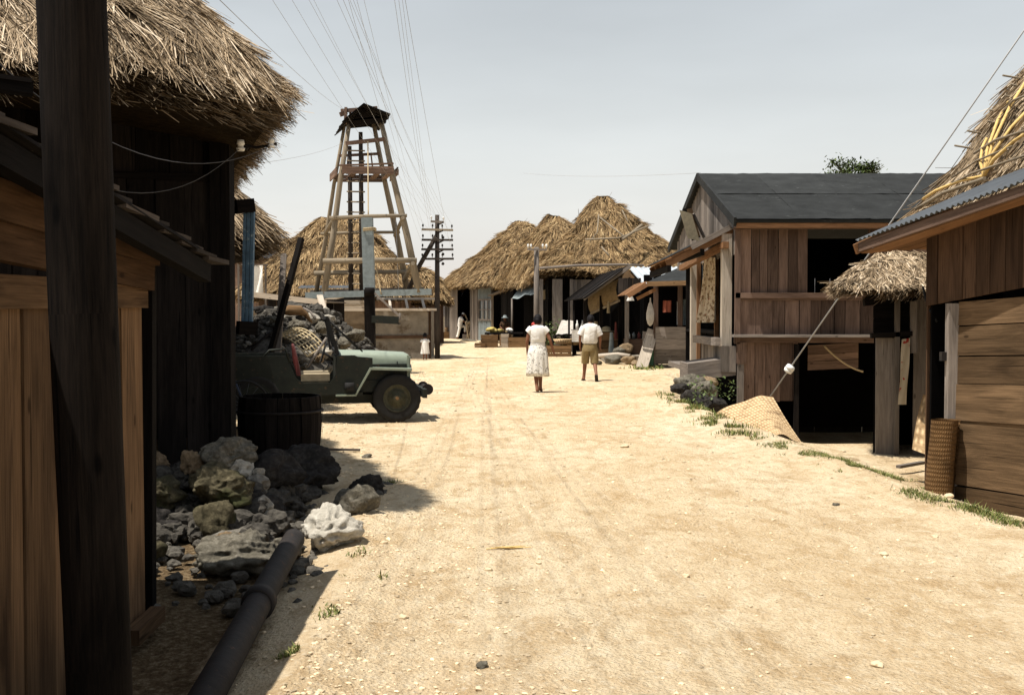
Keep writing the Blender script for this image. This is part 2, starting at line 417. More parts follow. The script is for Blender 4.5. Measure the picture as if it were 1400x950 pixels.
nt.links.new(sky.outputs[0], hs.inputs[6]); nt.links.new(bw.outputs[0], hs.inputs[7]); tn = nt.nodes.new('ShaderNodeMix'); tn.data_type = 'RGBA'; tn.blend_type = 'MULTIPLY'; tn.inputs[0].default_value = 1; tn.inputs[7].default_value = (.965, .99, 1.045, 1)
nt.links.new(hs.outputs[2], tn.inputs[6]); 
wc = nt.nodes.new('ShaderNodeTexCoord'); wm = nt.nodes.new('ShaderNodeMapping'); wm.inputs['Scale'].default_value = (1.2, 1.2, 5); nt.links.new(wc.outputs['Generated'], wm.inputs[0])
wn_ = nt.nodes.new('ShaderNodeTexNoise'); wn_.inputs['Scale'].default_value = 2.2; wn_.inputs['Detail'].default_value = 5; nt.links.new(wm.outputs[0], wn_.inputs['Vector'])     # thin uneven haze cloud
wr = nt.nodes.new('ShaderNodeMapRange'); wr.inputs[1].default_value = .3; wr.inputs[2].default_value = .7; wr.inputs[3].default_value = .94; wr.inputs[4].default_value = 1.07; nt.links.new(wn_.outputs['Fac'], wr.inputs[0])
wx = nt.nodes.new('ShaderNodeVectorMath'); wx.operation = 'SCALE'; nt.links.new(tn.outputs[2], wx.inputs[0]); nt.links.new(wr.outputs[0], wx.inputs['Scale']); nt.links.new(wx.outputs[0], bg.inputs['Color'])
bg.inputs['Strength'].default_value = SKY_S
vs = SC.view_settings; vs.view_transform = 'Standard'; vs.look = 'None'; vs.gamma = 1; vs.use_curve_mapping = False; vs.exposure = EXPO
SC.cycles.max_bounces = 5; SC.cycles.diffuse_bounces = 3; SC.cycles.use_denoising = True

# ------------------------------------------------------------------ ground
RE = [(-20, 4.2), (4, 4.1), (8.1, 3.75), (12.3, 3.4), (14.5, 3.3), (18, 3.1), (21, 3.0), (26, 3.4), (34, 3.9), (42, 3.4), (55, .9), (64, -1.2), (80, -5), (600, -150)]
LE = [(-20, -1.0), (4.6, -.95), (6.5, -.95), (8.7, -1.2), (12, -2.2), (15, -3.0), (25, -3.6), (40, -3.2), (60, -4.6), (80, -8), (600, -156)]
def lerpt(T, y): return float(np.interp(y, [a for a, _ in T], [b for _, b in T]))
def hgt(x, y):
    xr, xl = lerpt(RE, y), lerpt(LE, y)
    near = max(0., 1 - y / 60)
    z = .035 * noise.noise(V((x * .5, y * .35, 0))) + (.022 * noise.noise(V((x * 1.9, y * 1.4, 3))) + .010 * noise.noise(V((x * 5, y * 4, 5)))) * near
    if y < 30:
        k = min(1, max(0, (x - xr) / .5)); wgt = min(1, max(0, (y - 3) / 3)) * min(1, max(0, (26 - y) / 5))
        z += (.07 * math.exp(-((x - xr + .1) / .45) ** 2) - .10 * k) * wgt
        dip = min(1, max(0, (x - xr - .05) / .7)) * min(1, max(0, (y - 14.4 - .5 * max(0, 3.9 - x)) / 5.0)) * min(1, max(0, (30 - y) / 1.5)) * (1 if y < 22 else min(1, max(0, (x - 4.15) / .3)))
        z -= 1.35 * dip * min(1, max(0, (y - 14) / 1.5))
        k2 = min(1, max(0, (xl - x) / .5)); z += -.05 * k2 + .05 * math.exp(-((x - xl) / .3) ** 2) * min(1, max(0, (14 - y) / 5))
    return z
def build_ground():
    xs = [-4.6 + .085 * i for i in range(int(10.2 / .085) + 1)]
    d = .1
    while xs[-1] < 420: xs.append(xs[-1] + d); d *= 1.22
    d = .1
    while xs[0] > -420: xs.insert(0, xs[0] - d); d *= 1.22
    ys = [3.6]; d = .075
    while ys[-1] < 900: ys.append(ys[-1] + d); d *= 1.0105 if ys[-1] < 60 else 1.18
    d = .1
    while ys[0] > -60: ys.insert(0, ys[0] - d); d *= 1.3
    nx, ny = len(xs), len(ys)
    verts = [(x, y, hgt(x, y) if abs(x) < 40 and y < 110 and y > 0 else 0.0) for y in ys for x in xs]
    verge = []
    for y in ys:
        xr, xl = lerpt(RE, y), lerpt(LE, y)
        for x in xs:
            v = 0
            if y < 30:
                v = max(min(1, max(0, (xl - x + .05) / .7)), .35 * min(1, max(0, (x - xr + .1) / .6)) if 9 < y else .0)
                if y > 15.5: v *= max(0, 1 - (y - 15.5) / 3)
            elif x < xl: v = .3
            verge.append(v)
    road, rest = [], []
    for j in range(ny - 1):
        yc = (ys[j] + ys[j + 1]) / 2; xr, xl = lerpt(RE, yc), lerpt(LE, yc)
        for i in range(nx - 1):
            xc = (xs[i] + xs[i + 1]) / 2
            f = (j * nx + i, j * nx + i + 1, (j + 1) * nx + i + 1, (j + 1) * nx + i)
            (road if xl < xc < xr else rest).append(f)
    for name, fs in (('road', road), ('ground', rest)):
        used = sorted({i for f in fs for i in f}); mp = {a: b for b, a in enumerate(used)}
        me = bpy.data.meshes.new(name)
        me.from_pydata([verts[i] for i in used], [], [tuple(mp[i] for i in f) for f in fs])
        a = me.attributes.new('verge', 'FLOAT', 'POINT'); a.data.foreach_set('value', np.array([verge[i] for i in used], dtype=np.float32))
        me.polygons.foreach_set('use_smooth', np.ones(len(fs), dtype=bool)); me.update()
        me.materials.append(M['dirt'])
        o = bpy.data.objects.new(name, me); COL.objects.link(o); o['kind'] = 'structure'
        o['label'] = 'pale sandy coral dirt road running up the village' if name == 'road' else 'bare sandy earth beside the road and around the houses'
build_ground()

# ------------------------------------------------------------------ thatch roofs
def thatch(name, parent, eave, r0, r1, mat, n, L, Wd, seed, bulge=.25, thick=.35, inset=.5, rnd=3, NU=72, NV=10, drop=0.0, fringe=.25, tj=.0, rough=.06, core=True):
    """hipped thatch: eave polygon (seen from above, counter-clockwise) lofted to the ridge segment r0-r1, clad with straw blades"""
    rg = np.random.default_rng(seed)
    ev = [V(p) for p in eave]; per = [(ev[(i + 1) % len(ev)] - ev[i]).length for i in range(len(ev))]; tot = sum(per)
    E = []
    for k in range(NU):
        d = tot * k / NU; i = 0
        while d > per[i]: d -= per[i]; i += 1
        E.append(ev[i].lerp(ev[(i + 1) % len(ev)], d / per[i]))
    for _ in range(rnd): E = [(E[k - 1] + E[k] * 2 + E[(k + 1) % NU]) / 4 for k in range(NU)]
    r0, r1 = V(r0), V(r1); rd = r1 - r0; rl = max(rd.length_squared, 1e-6)
    R = []
    for e in E:
        t = min(1, max(0, (e - r0).dot(rd) / rl)); R.append(r0.lerp(r1, t))
    cen = sum(E, V((0, 0, 0))) / NU
    def S(k, v):
        e, r = E[k % NU], R[k % NU]
        p = e.lerp(r, v); p.z += bulge * sin(pi * v) * (1 - .3 * v)
        nz = noise.noise(p * 1.1 + V((seed, 0, 0))) * rough * 2 + noise.noise(p * 3.1 + V((seed, 9, 0))) * rough
        out = V((e.x - r.x, e.y - r.y, 0)); out = out.normalized() if out.length > 1e-6 else V((0, 0, 1))
        return p + (out * .5 + V((0, 0, .8))) * nz * (1 - .6 * (v > .97))
    G_ = [[S(k, j / NV) for k in range(NU)] for j in range(NV + 1)]
    b = MB()
    inn = []
    for k in range(NU):
        o = (E[k] - cen); o.z = 0; l = o.length; o = o / l
        inn.append((G_[0][k] - o * .10 - V((0, 0, thick)), E[k] - o * min(inset, l * .7) + V((0, 0, -thick * .7)), cen.lerp(E[k], .25) + V((0, 0, .05))))
    b.grid([[q[2] for q in inn], [q[1] for q in inn], [q[0] for q in inn]] + G_, tone=.12, closed=True)
    nf = len(b.f)
    # blades (vectorised)
    A = np.array([[tuple(p) for p in r] for r in G_])                     # NV+1,NU,3
    lens = np.array([[(G_[j][(k + 1) % NU] - G_[j][k]).length for k in range(NU)] for j in range(NV)])
    prob = (lens + 1e-3).ravel(); prob /= prob.sum()
    cell = rg.choice(NV * NU, n, p=prob); j, k = cell // NU, cell % NU
    a, c = rg.random(n), rg.random(n); k2 = (k + 1) % NU
    p00, p01, p10, p11 = A[j, k], A[j, k2], A[j + 1, k], A[j + 1, k2]
    p0 = p00 * (1 - a)[:, None] + p01 * a[:, None]; p1 = p10 * (1 - a)[:, None] + p11 * a[:, None]
    pos = p0 * (1 - c)[:, None] + p1 * c[:, None]
    dn = p0 - p1; dn /= np.linalg.norm(dn, axis=1)[:, None] + 1e-9
    sd_ = p01 - p00; sd_ /= np.linalg.norm(sd_, axis=1)[:, None] + 1e-9
    nn = np.cross(sd_, -dn); nn /= np.linalg.norm(nn, axis=1)[:, None] + 1e-9
    nn[nn[:, 2] < 0] *= -1
    # hanging fringe round the eave
    m = int(n * fringe); kk = rg.integers(0, NU, m); aa = rg.random(m)
    t0 = A[0, kk] * (1 - aa)[:, None] + A[0, (kk + 1) % NU] * aa[:, None]
    IN = np.array([tuple(q[0]) for q in inn]); q0 = IN[kk] * (1 - aa)[:, None] + IN[(kk + 1) % NU] * aa[:, None]
    f = rg.random(m)[:, None]; fp = t0 * (1 - f) + q0 * f
    ce = np.array(tuple(cen)); od = fp - ce; od[:, 2] = 0; od /= np.linalg.norm(od, axis=1)[:, None]
    fd = od + np.array([0, 0, -1.0]) * (rg.random(m)[:, None] * .5 + .25); fd /= np.linalg.norm(fd, axis=1)[:, None]
    fn = np.array([0, 0, 1.0]) - fd * fd[:, 2:3]; fs = np.cross(fd, fn)
    pos = np.vstack([pos, fp - fd * L * .55]); dn = np.vstack([dn, fd]); sd_ = np.vstack([sd_, fs]); nn = np.vstack([nn, fn])
    N = n + m
    kall, jall = np.concatenate([k, kk]), np.concatenate([j, np.zeros(m, dtype=int)])
    cl = (kall * 3 + np.floor(np.concatenate([a, aa]) * 3).astype(int)) * 97 + jall * 2 + np.concatenate([(c > .5).astype(int), np.zeros(m, dtype=int)])
    cy = rg.normal(0, .28, cl.max() + 1); ct_ = rg.normal(0, .17, cl.max() + 1); clh = rg.uniform(-.02, .05, cl.max() + 1)      # bundles laid together
    yaw = rg.normal(0, .15, N) + cy[cl]; yaw[rg.random(N) < .04] *= 2.5
    d = dn * np.cos(yaw)[:, None] + sd_ * np.sin(yaw)[:, None]
    s2 = np.cross(d, nn); s2 /= np.linalg.norm(s2, axis=1)[:, None] + 1e-9
    LL = L * rg.uniform(.5, 1.25, N); LL[rg.random(N) < .003] *= 1.5
    ww = Wd * rg.uniform(.5, 1.4, N)
    roll = rg.normal(0, .6, N); s2 = s2 * np.cos(roll)[:, None] + nn * np.sin(roll)[:, None]
    top = pos + nn * (rg.random(N) * .03 - .015 + clh[cl] * L * 1.5)[:, None]
    bot = top + d * LL[:, None] + nn * (rg.uniform(.0, .13, N) * LL)[:, None] + np.array([0, 0, -1.0]) * (drop * LL)[:, None]
    vv = np.stack([top - s2 * ww[:, None] / 2, top + s2 * ww[:, None] / 2, bot + s2 * ww[:, None] * .3, bot - s2 * ww[:, None] * .3], 1).reshape(-1, 3)
    base = len(b.v); b.v += [tuple(x) for x in vv]
    b.f += [(base + 4 * i, base + 4 * i + 1, base + 4 * i + 2, base + 4 * i + 3) for i in range(N)]
    b.uv += [(0, 0), (1, 0), (1, 1), (0, 1)] * N
    tn = np.clip(rg.normal(.5 + tj, .24, N), 0, 1)
    tn = np.clip(tn + ct_[cl], 0, 1)
    tn[n:] = np.clip(tn[n:] - .22 * f[:, 0], 0, 1)
    b.tone += tn.tolist(); b.sm += [False] * N
    return b.build(name, [mat, M['straw_dark']], parent, split=nf)

# ------------------------------------------------------------------ rocks
def rockmesh(b, c, size, seed, sub=4, pit=.12, tone=.5, jag=.3, smooth=True, rot=None):
    bm = bmesh.new(); bmesh.ops.create_icosphere(bm, subdivisions=sub, radius=1)
    rn = random.Random(seed); off = V((rn.random() * 50, rn.random() * 50, rn.random() * 50))
    ax = Matrix.Rotation(rn.random() * 6.28 if rot is None else rot, 3, 'Z')
    base = len(b.v); size = V(size)
    pl = []
    for _ in range(13 if sub > 2 else 8):
        z_ = rn.uniform(-1, 1); a_ = rn.random() * 6.283; q_ = sqrt(1 - z_ * z_); pl.append((V((q_ * cos(a_), q_ * sin(a_), z_)), rn.uniform(.62, .95)))
    for v in bm.verts:
        p = v.co.copy(); q = p + off
        # blocky: pull towards a cube, then ridged noise and pits
        k_ = 1.0
        for n_, d_ in pl:
            t_ = n_.dot(p)
            if t_ > 1e-3: k_ = min(k_, d_ / t_)
        p = p * (k_ * 1.08)
        h = jag * noise.noise(q * 1.3) + jag * .6 * (.35 - abs(noise.noise(q * 2.3))) * 1.6 + jag * .22 * noise.noise(q * 5.3) + jag * .12 * noise.noise(q * 11)
        if pit and sub > 2:
            dd = noise.voronoi(q * 2.2 + V((noise.noise(q * 3), noise.noise(q * 3 + V((7, 0, 0))), 0)) * .5)[0][0]; h -= pit * max(0, .40 - dd) * 2.2
            h -= pit * .35 * max(0, .4 - noise.voronoi(q * 6.5)[0][0]) * 2
        p *= 1 + h
        p = ax @ V((p.x * size.x, p.y * size.y, p.z * size.z))
        b.v.append(tuple(V(c) + p))
    for f in bm.faces:
        b.f.append(tuple(base + v.index for v in f.verts)); b.uv += [(0, 0), (1, 0), (1, 1)][:len(f.verts)]
        b.tone.append(tone); b.sm.append(smooth)
    bm.free()
def rock(c, size, seed, mat, label, sub=4, pit=.14, jag=.3, name='coral_rock', cat='rock', group='coral rocks by the roadside', rot=None):
    b = MB(); rockmesh(b, c, size, seed, sub, pit, jag=jag, rot=rot)
    return tag(b.build(name, mat), label, cat, group)

# ------------------------------------------------------------------ corrugated iron
def corr(b, O, U, W, w, h, pitch=.076, amp=.012, th=.004, tone=.5):
    O, U, W = V(O), V(U).normalized(), V(W).normalized(); N = U.cross(W).normalized()
    if N.z < 0: N = -N
    nu = int(w / pitch * 6) + 1
    rows = []
    for s_ in (0, 1):
        for vv in ((0, h) if s_ == 0 else (h, 0)):
            rows.append([O + U * (w * i / nu) + W * vv + N * (amp * cos(2 * pi * i / 6) - th * s_) for i in range(nu + 1)])
    rows.append(rows[0])
    b.grid(rows, tone=tone)
# ================================================================== LEFT SIDE
# near dark pole with its cross-arms overhead (above the frame), wires run from it up the road
pole_top = V((-1.47, 3.50, 6.5))
t = thing('wooden_pole', 'black weathered timber utility pole standing close in front of the tan board shed', 'utility pole', (-1.29, 3.45, 0))
b = MB(); b.tube([(-1.285, 3.42, -.2), (-1.305, 3.43, .5), (-1.345, 3.45, 1.6), (-1.395, 3.47, 3.2), pole_top], [.098, .100, .102, .104, .09], 40, wob=.05)
b.build('shaft', M['wood_tar'], t)
NEAR_ARMS = []
for z, n in ((6.3, 4), (5.95, 4), (5.6, 4), (5.25, 3)):
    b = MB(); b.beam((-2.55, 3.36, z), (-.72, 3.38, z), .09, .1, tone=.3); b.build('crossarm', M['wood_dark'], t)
    for i in range(n): NEAR_ARMS.append(V((-2.47 + 1.68 * i / (n - 1), 3.36, z + .12)))

# shed of tan boards
SH = thing('board_shed', 'low shed of tan upright boards under a ragged shingled eave beside the black pole', 'shed', (-3, 4, 0))
b = MB()
b.planks((-1.95, -2.0, -.15), (0, 1, 0), (0, 0, 1), (1, 0, 0), 7.70, 1.84, pw=.26, th=.022, gap=.004, jit=.006)
b.build('wall', M['wood_near'], SH)
b = MB(); b.planks((-5.2, 5.72, -.15), (1, 0, 0), (0, 0, 1), (0, 1, 0), 3.22, 1.8, pw=.2); b.build('end_wall', M['wood_near'], SH)
b = MB(); b.beam((-1.93, -2, 1.63), (-1.93, 5.72, 1.70), .07, .13, tone=.4); b.build('top_rail', M['wood_near'], SH)
for z0, z1, xx in ((1.86, 1.80, -1.90), (2.03, 1.93, -1.87)):
    b = MB(); b.beam((xx, -2, z0 + .28), (xx, 5.75, z1), .06, .15, tone=.5); b.build('eave_beam', M['wood_shade'], SH)
for x, y, z in ((-2.0, 5.6, 2.0), (-1.99, 5.95, 1.95)):
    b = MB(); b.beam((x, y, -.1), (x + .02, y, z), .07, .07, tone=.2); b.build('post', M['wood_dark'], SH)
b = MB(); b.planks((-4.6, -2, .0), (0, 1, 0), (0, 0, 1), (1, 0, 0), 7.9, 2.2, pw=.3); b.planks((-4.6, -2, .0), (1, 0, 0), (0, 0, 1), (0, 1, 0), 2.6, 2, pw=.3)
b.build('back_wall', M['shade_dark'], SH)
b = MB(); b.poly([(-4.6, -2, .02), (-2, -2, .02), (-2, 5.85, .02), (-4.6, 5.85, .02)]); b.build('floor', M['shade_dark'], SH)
b = MB()
def zroof(x, y): return 2.19 - .125 * (y - 3.8) + .22 * (-1.7 - x)
y = -2.0
while y < 6.2:
    L = random.uniform(.20, .3)
    x = -1.68 + random.uniform(-.02, .03)
    while x > -4.7:
        ww = random.uniform(.12, .26)
        a0 = V((x - ww / 2, y, zroof(x, y) + .012)); a1 = V((x - ww / 2, y + L + .16, zroof(x, y + L + .16) + .045 + random.uniform(-.006, .02)))
        b.beam(a0, a1, ww * .97, random.uniform(.012, .025), tone=random.random()); x -= ww
    y += L
b.build('shingle_roof', M['wood_mid'], SH)
b = MB()
for x in (-1.72, -2.6, -3.5, -4.4): b.beam((x, -2, zroof(x, -2) - .07), (x, 6.15, zroof(x, 6.15) - .07), .07, .10, tone=.2)
b.planks((-1.66, -2, zroof(-1.66, -2) - .02), (0, 1, -.125), (-1, 0, .22), (.2, .1, -1), 8.15, 3.0, pw=.25, along='U', th=.015)
b.build('roof_frame', M['wood_dark'], SH)
b = MB(); b.beam(P(-30, 112, 5), P(45, 122, 5.1), .10, .06, tone=.3); b.beam(P(-30, 104, 5), P(42, 114, 5.1), .14, .02, tone=.9); b.build('ridge_board', M['wood_dark'], SH)

# big thatched house
TH = radians(20); e1 = V((cos(TH), sin(TH), 0)); e2 = V((-sin(TH), cos(TH), 0))
Cn = V((-1.70, 8.45, 3.46))
HL = thing('thatched_house', 'large dark board house under a huge shaggy straw roof beside the black pole', 'house', tuple(Cn - e1 * 4 + e2 * 4 - V((0, 0, 3.5))))
thatch('thatch_roof', HL, [Cn - e1 * 7.5, Cn, Cn + e2 * 7.6 + V((0, 0, -.1)), Cn - e1 * 7.5 + e2 * 7.6], Cn - e1 * 4.6 + e2 * 3.8 + V((0, 0, 2.75)), Cn - e1 * 3.5 + e2 * 3.8 + V((0, 0, 2.75)),
       M['straw_near'], 190000, .33, .0085, 3, bulge=.55, thick=.32, inset=.7, rnd=4, NU=110, NV=16, fringe=.20, rough=.07)
K = Cn - e1 * .33 + e2 * 2.0
K.z = -.1
b = MB()
b.planks(K - e1 * 6.4 + V((0, 0, 0)), e1, (0, 0, 1), -e2, 6.4, 2.93, pw=.24, th=.025, gap=.008, jit=.012)
b.planks(K - e1 * 6.4 + V((0, 0, 2.97)), e1, (0, 0, 1), -e2, 6.4, .55, pw=.3, th=.025, jit=.012)
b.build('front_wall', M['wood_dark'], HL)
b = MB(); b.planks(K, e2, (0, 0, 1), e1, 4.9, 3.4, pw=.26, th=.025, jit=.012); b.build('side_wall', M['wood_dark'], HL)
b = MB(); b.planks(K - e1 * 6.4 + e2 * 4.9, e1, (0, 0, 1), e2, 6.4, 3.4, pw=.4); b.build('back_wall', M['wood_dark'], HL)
b = MB(); b.beam(K - e1 * 6.4 - e2 * .05 + V((0, 0, 2.95)), K - e2 * .05 + V((0, 0, 2.95)), .05, .06, tone=.2); b.build('wall_rail', M['wood_dark'], HL)
b = MB(); b.beam(K - e2 * .06 + V((0, 0, -.1)), K - e2 * .06 + V((0, 0, 3.45)), .18, .18, tone=.35); b.build('corner_post', M['wood_dark'], HL)
for p_, q_ in ((P(322, 283, 10.6), P(346, 281, 10.7)), (P(325, 448, 10.6), P(350, 449, 10.7))):
    b = MB(); b.beam(p_, q_, .1, .13, tone=.3); b.build('shutter_bracket', M['wood_dark'], HL)
fr = MB(); p, q = P(338, 440, 10.72), P(341, 284, 10.72)
for dx, tt in ((-.035, .3), (0, .8), (.035, .5)): fr.beam(p + V((dx, dx * .3, 0)), q + V((dx, dx * .3, 0)), .028, .05 + .02 * tt, up=(0, 1, 0), tone=tt)
fr.build('shutter', M['blue_paint'], HL)
# insulators on a bracket under the eave and the service wires
for px, py, s_ in ((329, 198, 1.0), (371, 195, .75)):
    q = P(px, py, 9.6 if px < 350 else 9.0); b = MB()
    b.tube([q + V((0, 0, -.055 * s_)), q + V((0, 0, -.03 * s_)), q + V((0, 0, -.028 * s_)), q, q + V((0, 0, .002)), q + V((0, 0, .04 * s_))], [.032 * s_, .04 * s_, .026 * s_, .026 * s_, .036 * s_, .03 * s_], 12)
    b.build('insulator', M['ceramic'], HL)
b = MB(); b.tube([P(325, 198, 9.62), P(352, 202, 9.7), P(377, 197, 9.0)], .012, 6); b.tube([P(340, 199, 9.66), P(337, 205, 10.2)], .012, 6); b.build('insulator_bracket', M['iron'], HL)
def sag(p, q, s_, n=18): return [p.lerp(q, i / n) - V((0, 0, s_ * 4 * (i / n) * (1 - i / n))) for i in range(n + 1)]
for (p, q, s_, lab) in ((P(-60, 30, 6.5), P(371, 199, 9.0), .42, 'thin pale service wire sagging higher under the shaggy eave to the end insulator'), (P(-60, 120, 6.5), P(329, 202, 9.6), .5, 'thin pale service wire sagging lower under the shaggy eave to the inner insulator')):
    b = MB(); b.tube(sag(p, q, s_), .0035, 5); tag(b.build('service_wire', M['wire_dark']), lab, 'wire', 'service wires under the eave')

# second thatched house right behind
C2 = P(380, 312, 17.6)
H2 = thing('thatched_house', 'thatched house mostly hidden behind the big dark one, with its eave corner showing', 'house', tuple(C2 - e1 * 3 + e2 * 3 - V((0, 0, C2.z))))
thatch('thatch_roof', H2, [C2 - e1 * 6, C2, C2 + e2 * 5, C2 - e1 * 6 + e2 * 5], C2 - e1 * 4 + e2 * 2.5 + V((0, 0, 2.3)), C2 - e1 * 2.6 + e2 * 2.5 + V((0, 0, 2.3)), M['straw_near'], 26000, .42, .018, 5, bulge=.35, thick=.4, NU=70, fringe=.3)
K2 = C2 - e1 * .75 + e2 * .6; K2.z = -.1
b = MB(); b.planks(K2 - e1 * 4.6, e1, (0, 0, 1), -e2, 4.6, C2.z, pw=.25); b.planks(K2, e2, (0, 0, 1), e1, 3.8, C2.z, pw=.25); b.build('wall', M['wood_dark'], H2)

# coral stone wall and rubble in the gap between shed and house
specs = [((-2.17, 8.25, .30), (.27, .20, .15), 1, 'coral_moss', 'broad mossy coral block on top of the rock wall by the shed corner'),
         ((-2.30, 8.9, .44), (.24, .20, .14), 2, 'coral', 'pale jagged coral block topping the rock wall below the dark house'),
         ((-2.72, 8.15, .25), (.25, .20, .13), 3, 'coral_moss', 'mossy low coral block at the end of the rock wall against the shed'),
         ((-2.14, 7.95, .06), (.17, .16, .19), 4, 'coral_moss', 'upright pitted coral stone under the wall capstone'),
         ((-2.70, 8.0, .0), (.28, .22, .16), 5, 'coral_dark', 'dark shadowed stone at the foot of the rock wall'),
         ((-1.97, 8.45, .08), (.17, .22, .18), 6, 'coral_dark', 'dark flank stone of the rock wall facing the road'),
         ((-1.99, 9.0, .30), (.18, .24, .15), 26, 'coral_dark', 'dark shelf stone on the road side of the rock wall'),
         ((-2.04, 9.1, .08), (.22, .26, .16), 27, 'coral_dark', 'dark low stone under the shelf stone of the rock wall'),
         ((-2.98, 8.9, .36), (.2, .17, .12), 7, 'coral_tan', 'tan lumpy stone lying on the rubble behind the wall'),
         ((-2.55, 8.7, .42), (.08, .08, .10), 8, 'coral_tan', 'small tan knob of stone perched on the rubble'),
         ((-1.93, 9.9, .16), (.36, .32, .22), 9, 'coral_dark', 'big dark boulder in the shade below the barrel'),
         ((-1.74, 6.95, .07), (.26, .20, .155), 10, 'coral', 'half shaded pale coral boulder beside the iron pipe end'),
         ((-1.245, 7.45, .11), (.215, .18, .15), 11, 'coral_white', 'bright white pitted coral rock in the sun beyond the pipe end'),
         ((-1.25, 8.65, .08), (.17, .15, .15), 12, 'coral', 'grey coral rock in the shade behind the white one'),
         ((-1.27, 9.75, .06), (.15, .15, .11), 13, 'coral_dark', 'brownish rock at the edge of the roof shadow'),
         ((-2.45, 7.2, .0), (.17, .17, .11), 14, 'coral_moss', 'mossy stone sunk in the dirt by the shed corner'),
         ((-3.05, 8.1, .38), (.13, .12, .10), 15, 'coral_tan', 'rounded tan stone beside the shed corner on top of the wall'),
         ((-1.52, 7.35, .03), (.10, .09, .07), 16, 'coral', 'small pale stone wedged between pipe and boulder'),
         ((-1.95, 7.5, .04), (.14, .11, .07), 17, 'coral_tan', 'flat tan stone on the lit rubble in front of the wall')]
for c, s_, sd0, m_, lab in specs:
    big = s_[0] > .2
    rock(c, s_, sd0 * 7 + 1, M[m_], lab, sub=5 if big else 4, pit=.34 if m_ == 'coral_white' else .18, jag=.36)
b = MB(); rn = random.Random(5)
for i in range(420):
    x, y = rn.uniform(-3.1, -1.15), rn.uniform(5.9, 10.5)
    r = rn.uniform(.015, .06) * (1.2 if y > 8.3 else 1)
    z = (.38 * max(0, 1 - abs(y - 9.0) / .9) if x < -2.1 else 0) + r * .3 - .02
    rockmesh(b, (x, y, z), (r * 1.2, r, r * .7), i, 2, 0, jag=.4, smooth=False)
for i in range(190):        # broken stones banked up against the wall
    x, y = rn.uniform(-3.1, -1.75), rn.uniform(7.7, 10.0)
    z = .40 * max(0, 1 - abs(y - 9.0) / 1.25) * min(1, max(0, (-1.7 - x) / .35))
    r = rn.uniform(.045, .12)
    rockmesh(b, (x, y, z * rn.uniform(.5, 1)), (r * 1.25, r, r * .8), i + 900, 3, .1, jag=.42, tone=rn.random() ** 3.5, smooth=False)
tag(b.build('rubble', M['rubble']), 'loose dark and tan rubble and chips strewn about the coral rock wall', 'rubble', kind='stuff')

# iron pipe with a collar, and a wood block
t = thing('iron_pipe', 'dark rusty iron pipe with a collar lying on the verge beside the tan shed', 'pipe', (-1.33, 5.5, 0))
pA, pB = V((-1.42, 7.1, .14)), V((-1.16, 3.6, .07)); dP = (pB - pA)
b = MB(); b.tube([pA + dP * k for k in (0, .02, .2, .45, .7, 1)], .07, 24, wob=.02); b.build('barrel', M['iron'], t)
b = MB(); c0 = pA + dP * .40; dn_ = dP.normalized(); b.tube([c0, c0 + dn_ * .01, c0 + dn_ * .10, c0 + dn_ * .11], [.076, .087, .087, .076], 24); b.build('collar', M['iron'], t)
b = MB(); b.beam(G(180, 872, .04), G(216, 838, .05), .075, .075, tone=.3); tag(b.build('timber_block', M['wood_near']), 'short squared timber block lying at the foot of the tan shed', 'timber')

# barrel in the shade
t = thing('wooden_barrel', 'dark slatted wooden tub standing in the shade under the thatched eave', 'barrel', (-2.52, 11.9, 0))
b = MB(); n = 22; prof = [(0, .40), (.2, .44), (.4, .455), (.6, .45), (.72, .435)]
for k in range(n):
    a0, a1 = 2 * pi * k / n + .01, 2 * pi * (k + 1) / n - .01; tn = random.random()
    rr = random.uniform(-.008, .008)
    outer = [[V((-2.52 + (r + rr) * cos(a), 11.9 + (r + rr) * sin(a), z)) for a in (a0, a1)] for z, r in prof]
    inner = [[V((-2.52 + (r + rr - .03) * cos(a), 11.9 + (r + rr - .03) * sin(a), z)) for a in (a0, a1)] for z, r in prof[::-1]]
    b.grid(outer + inner + [outer[0]], uvs=lambda i, j, k=k: (k * .3 + j * .12, i * .2), tone=tn, smooth=False)
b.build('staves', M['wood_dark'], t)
for z, r in ((.12, .43), (.56, .458)):
    b = MB(); b.tube([(-2.52 + r * cos(a), 11.9 + r * sin(a), z) for a in [2 * pi * i / 32 for i in range(33)]], .014, 6, cap=False); b.build('hoop', M['iron'], t)
b = MB(); b.poly([(-2.52 + .41 * cos(a), 11.9 + .41 * sin(a), .3) for a in [2 * pi * i / 24 for i in range(24)]]); b.build('inside', M['shade_dark'], t)

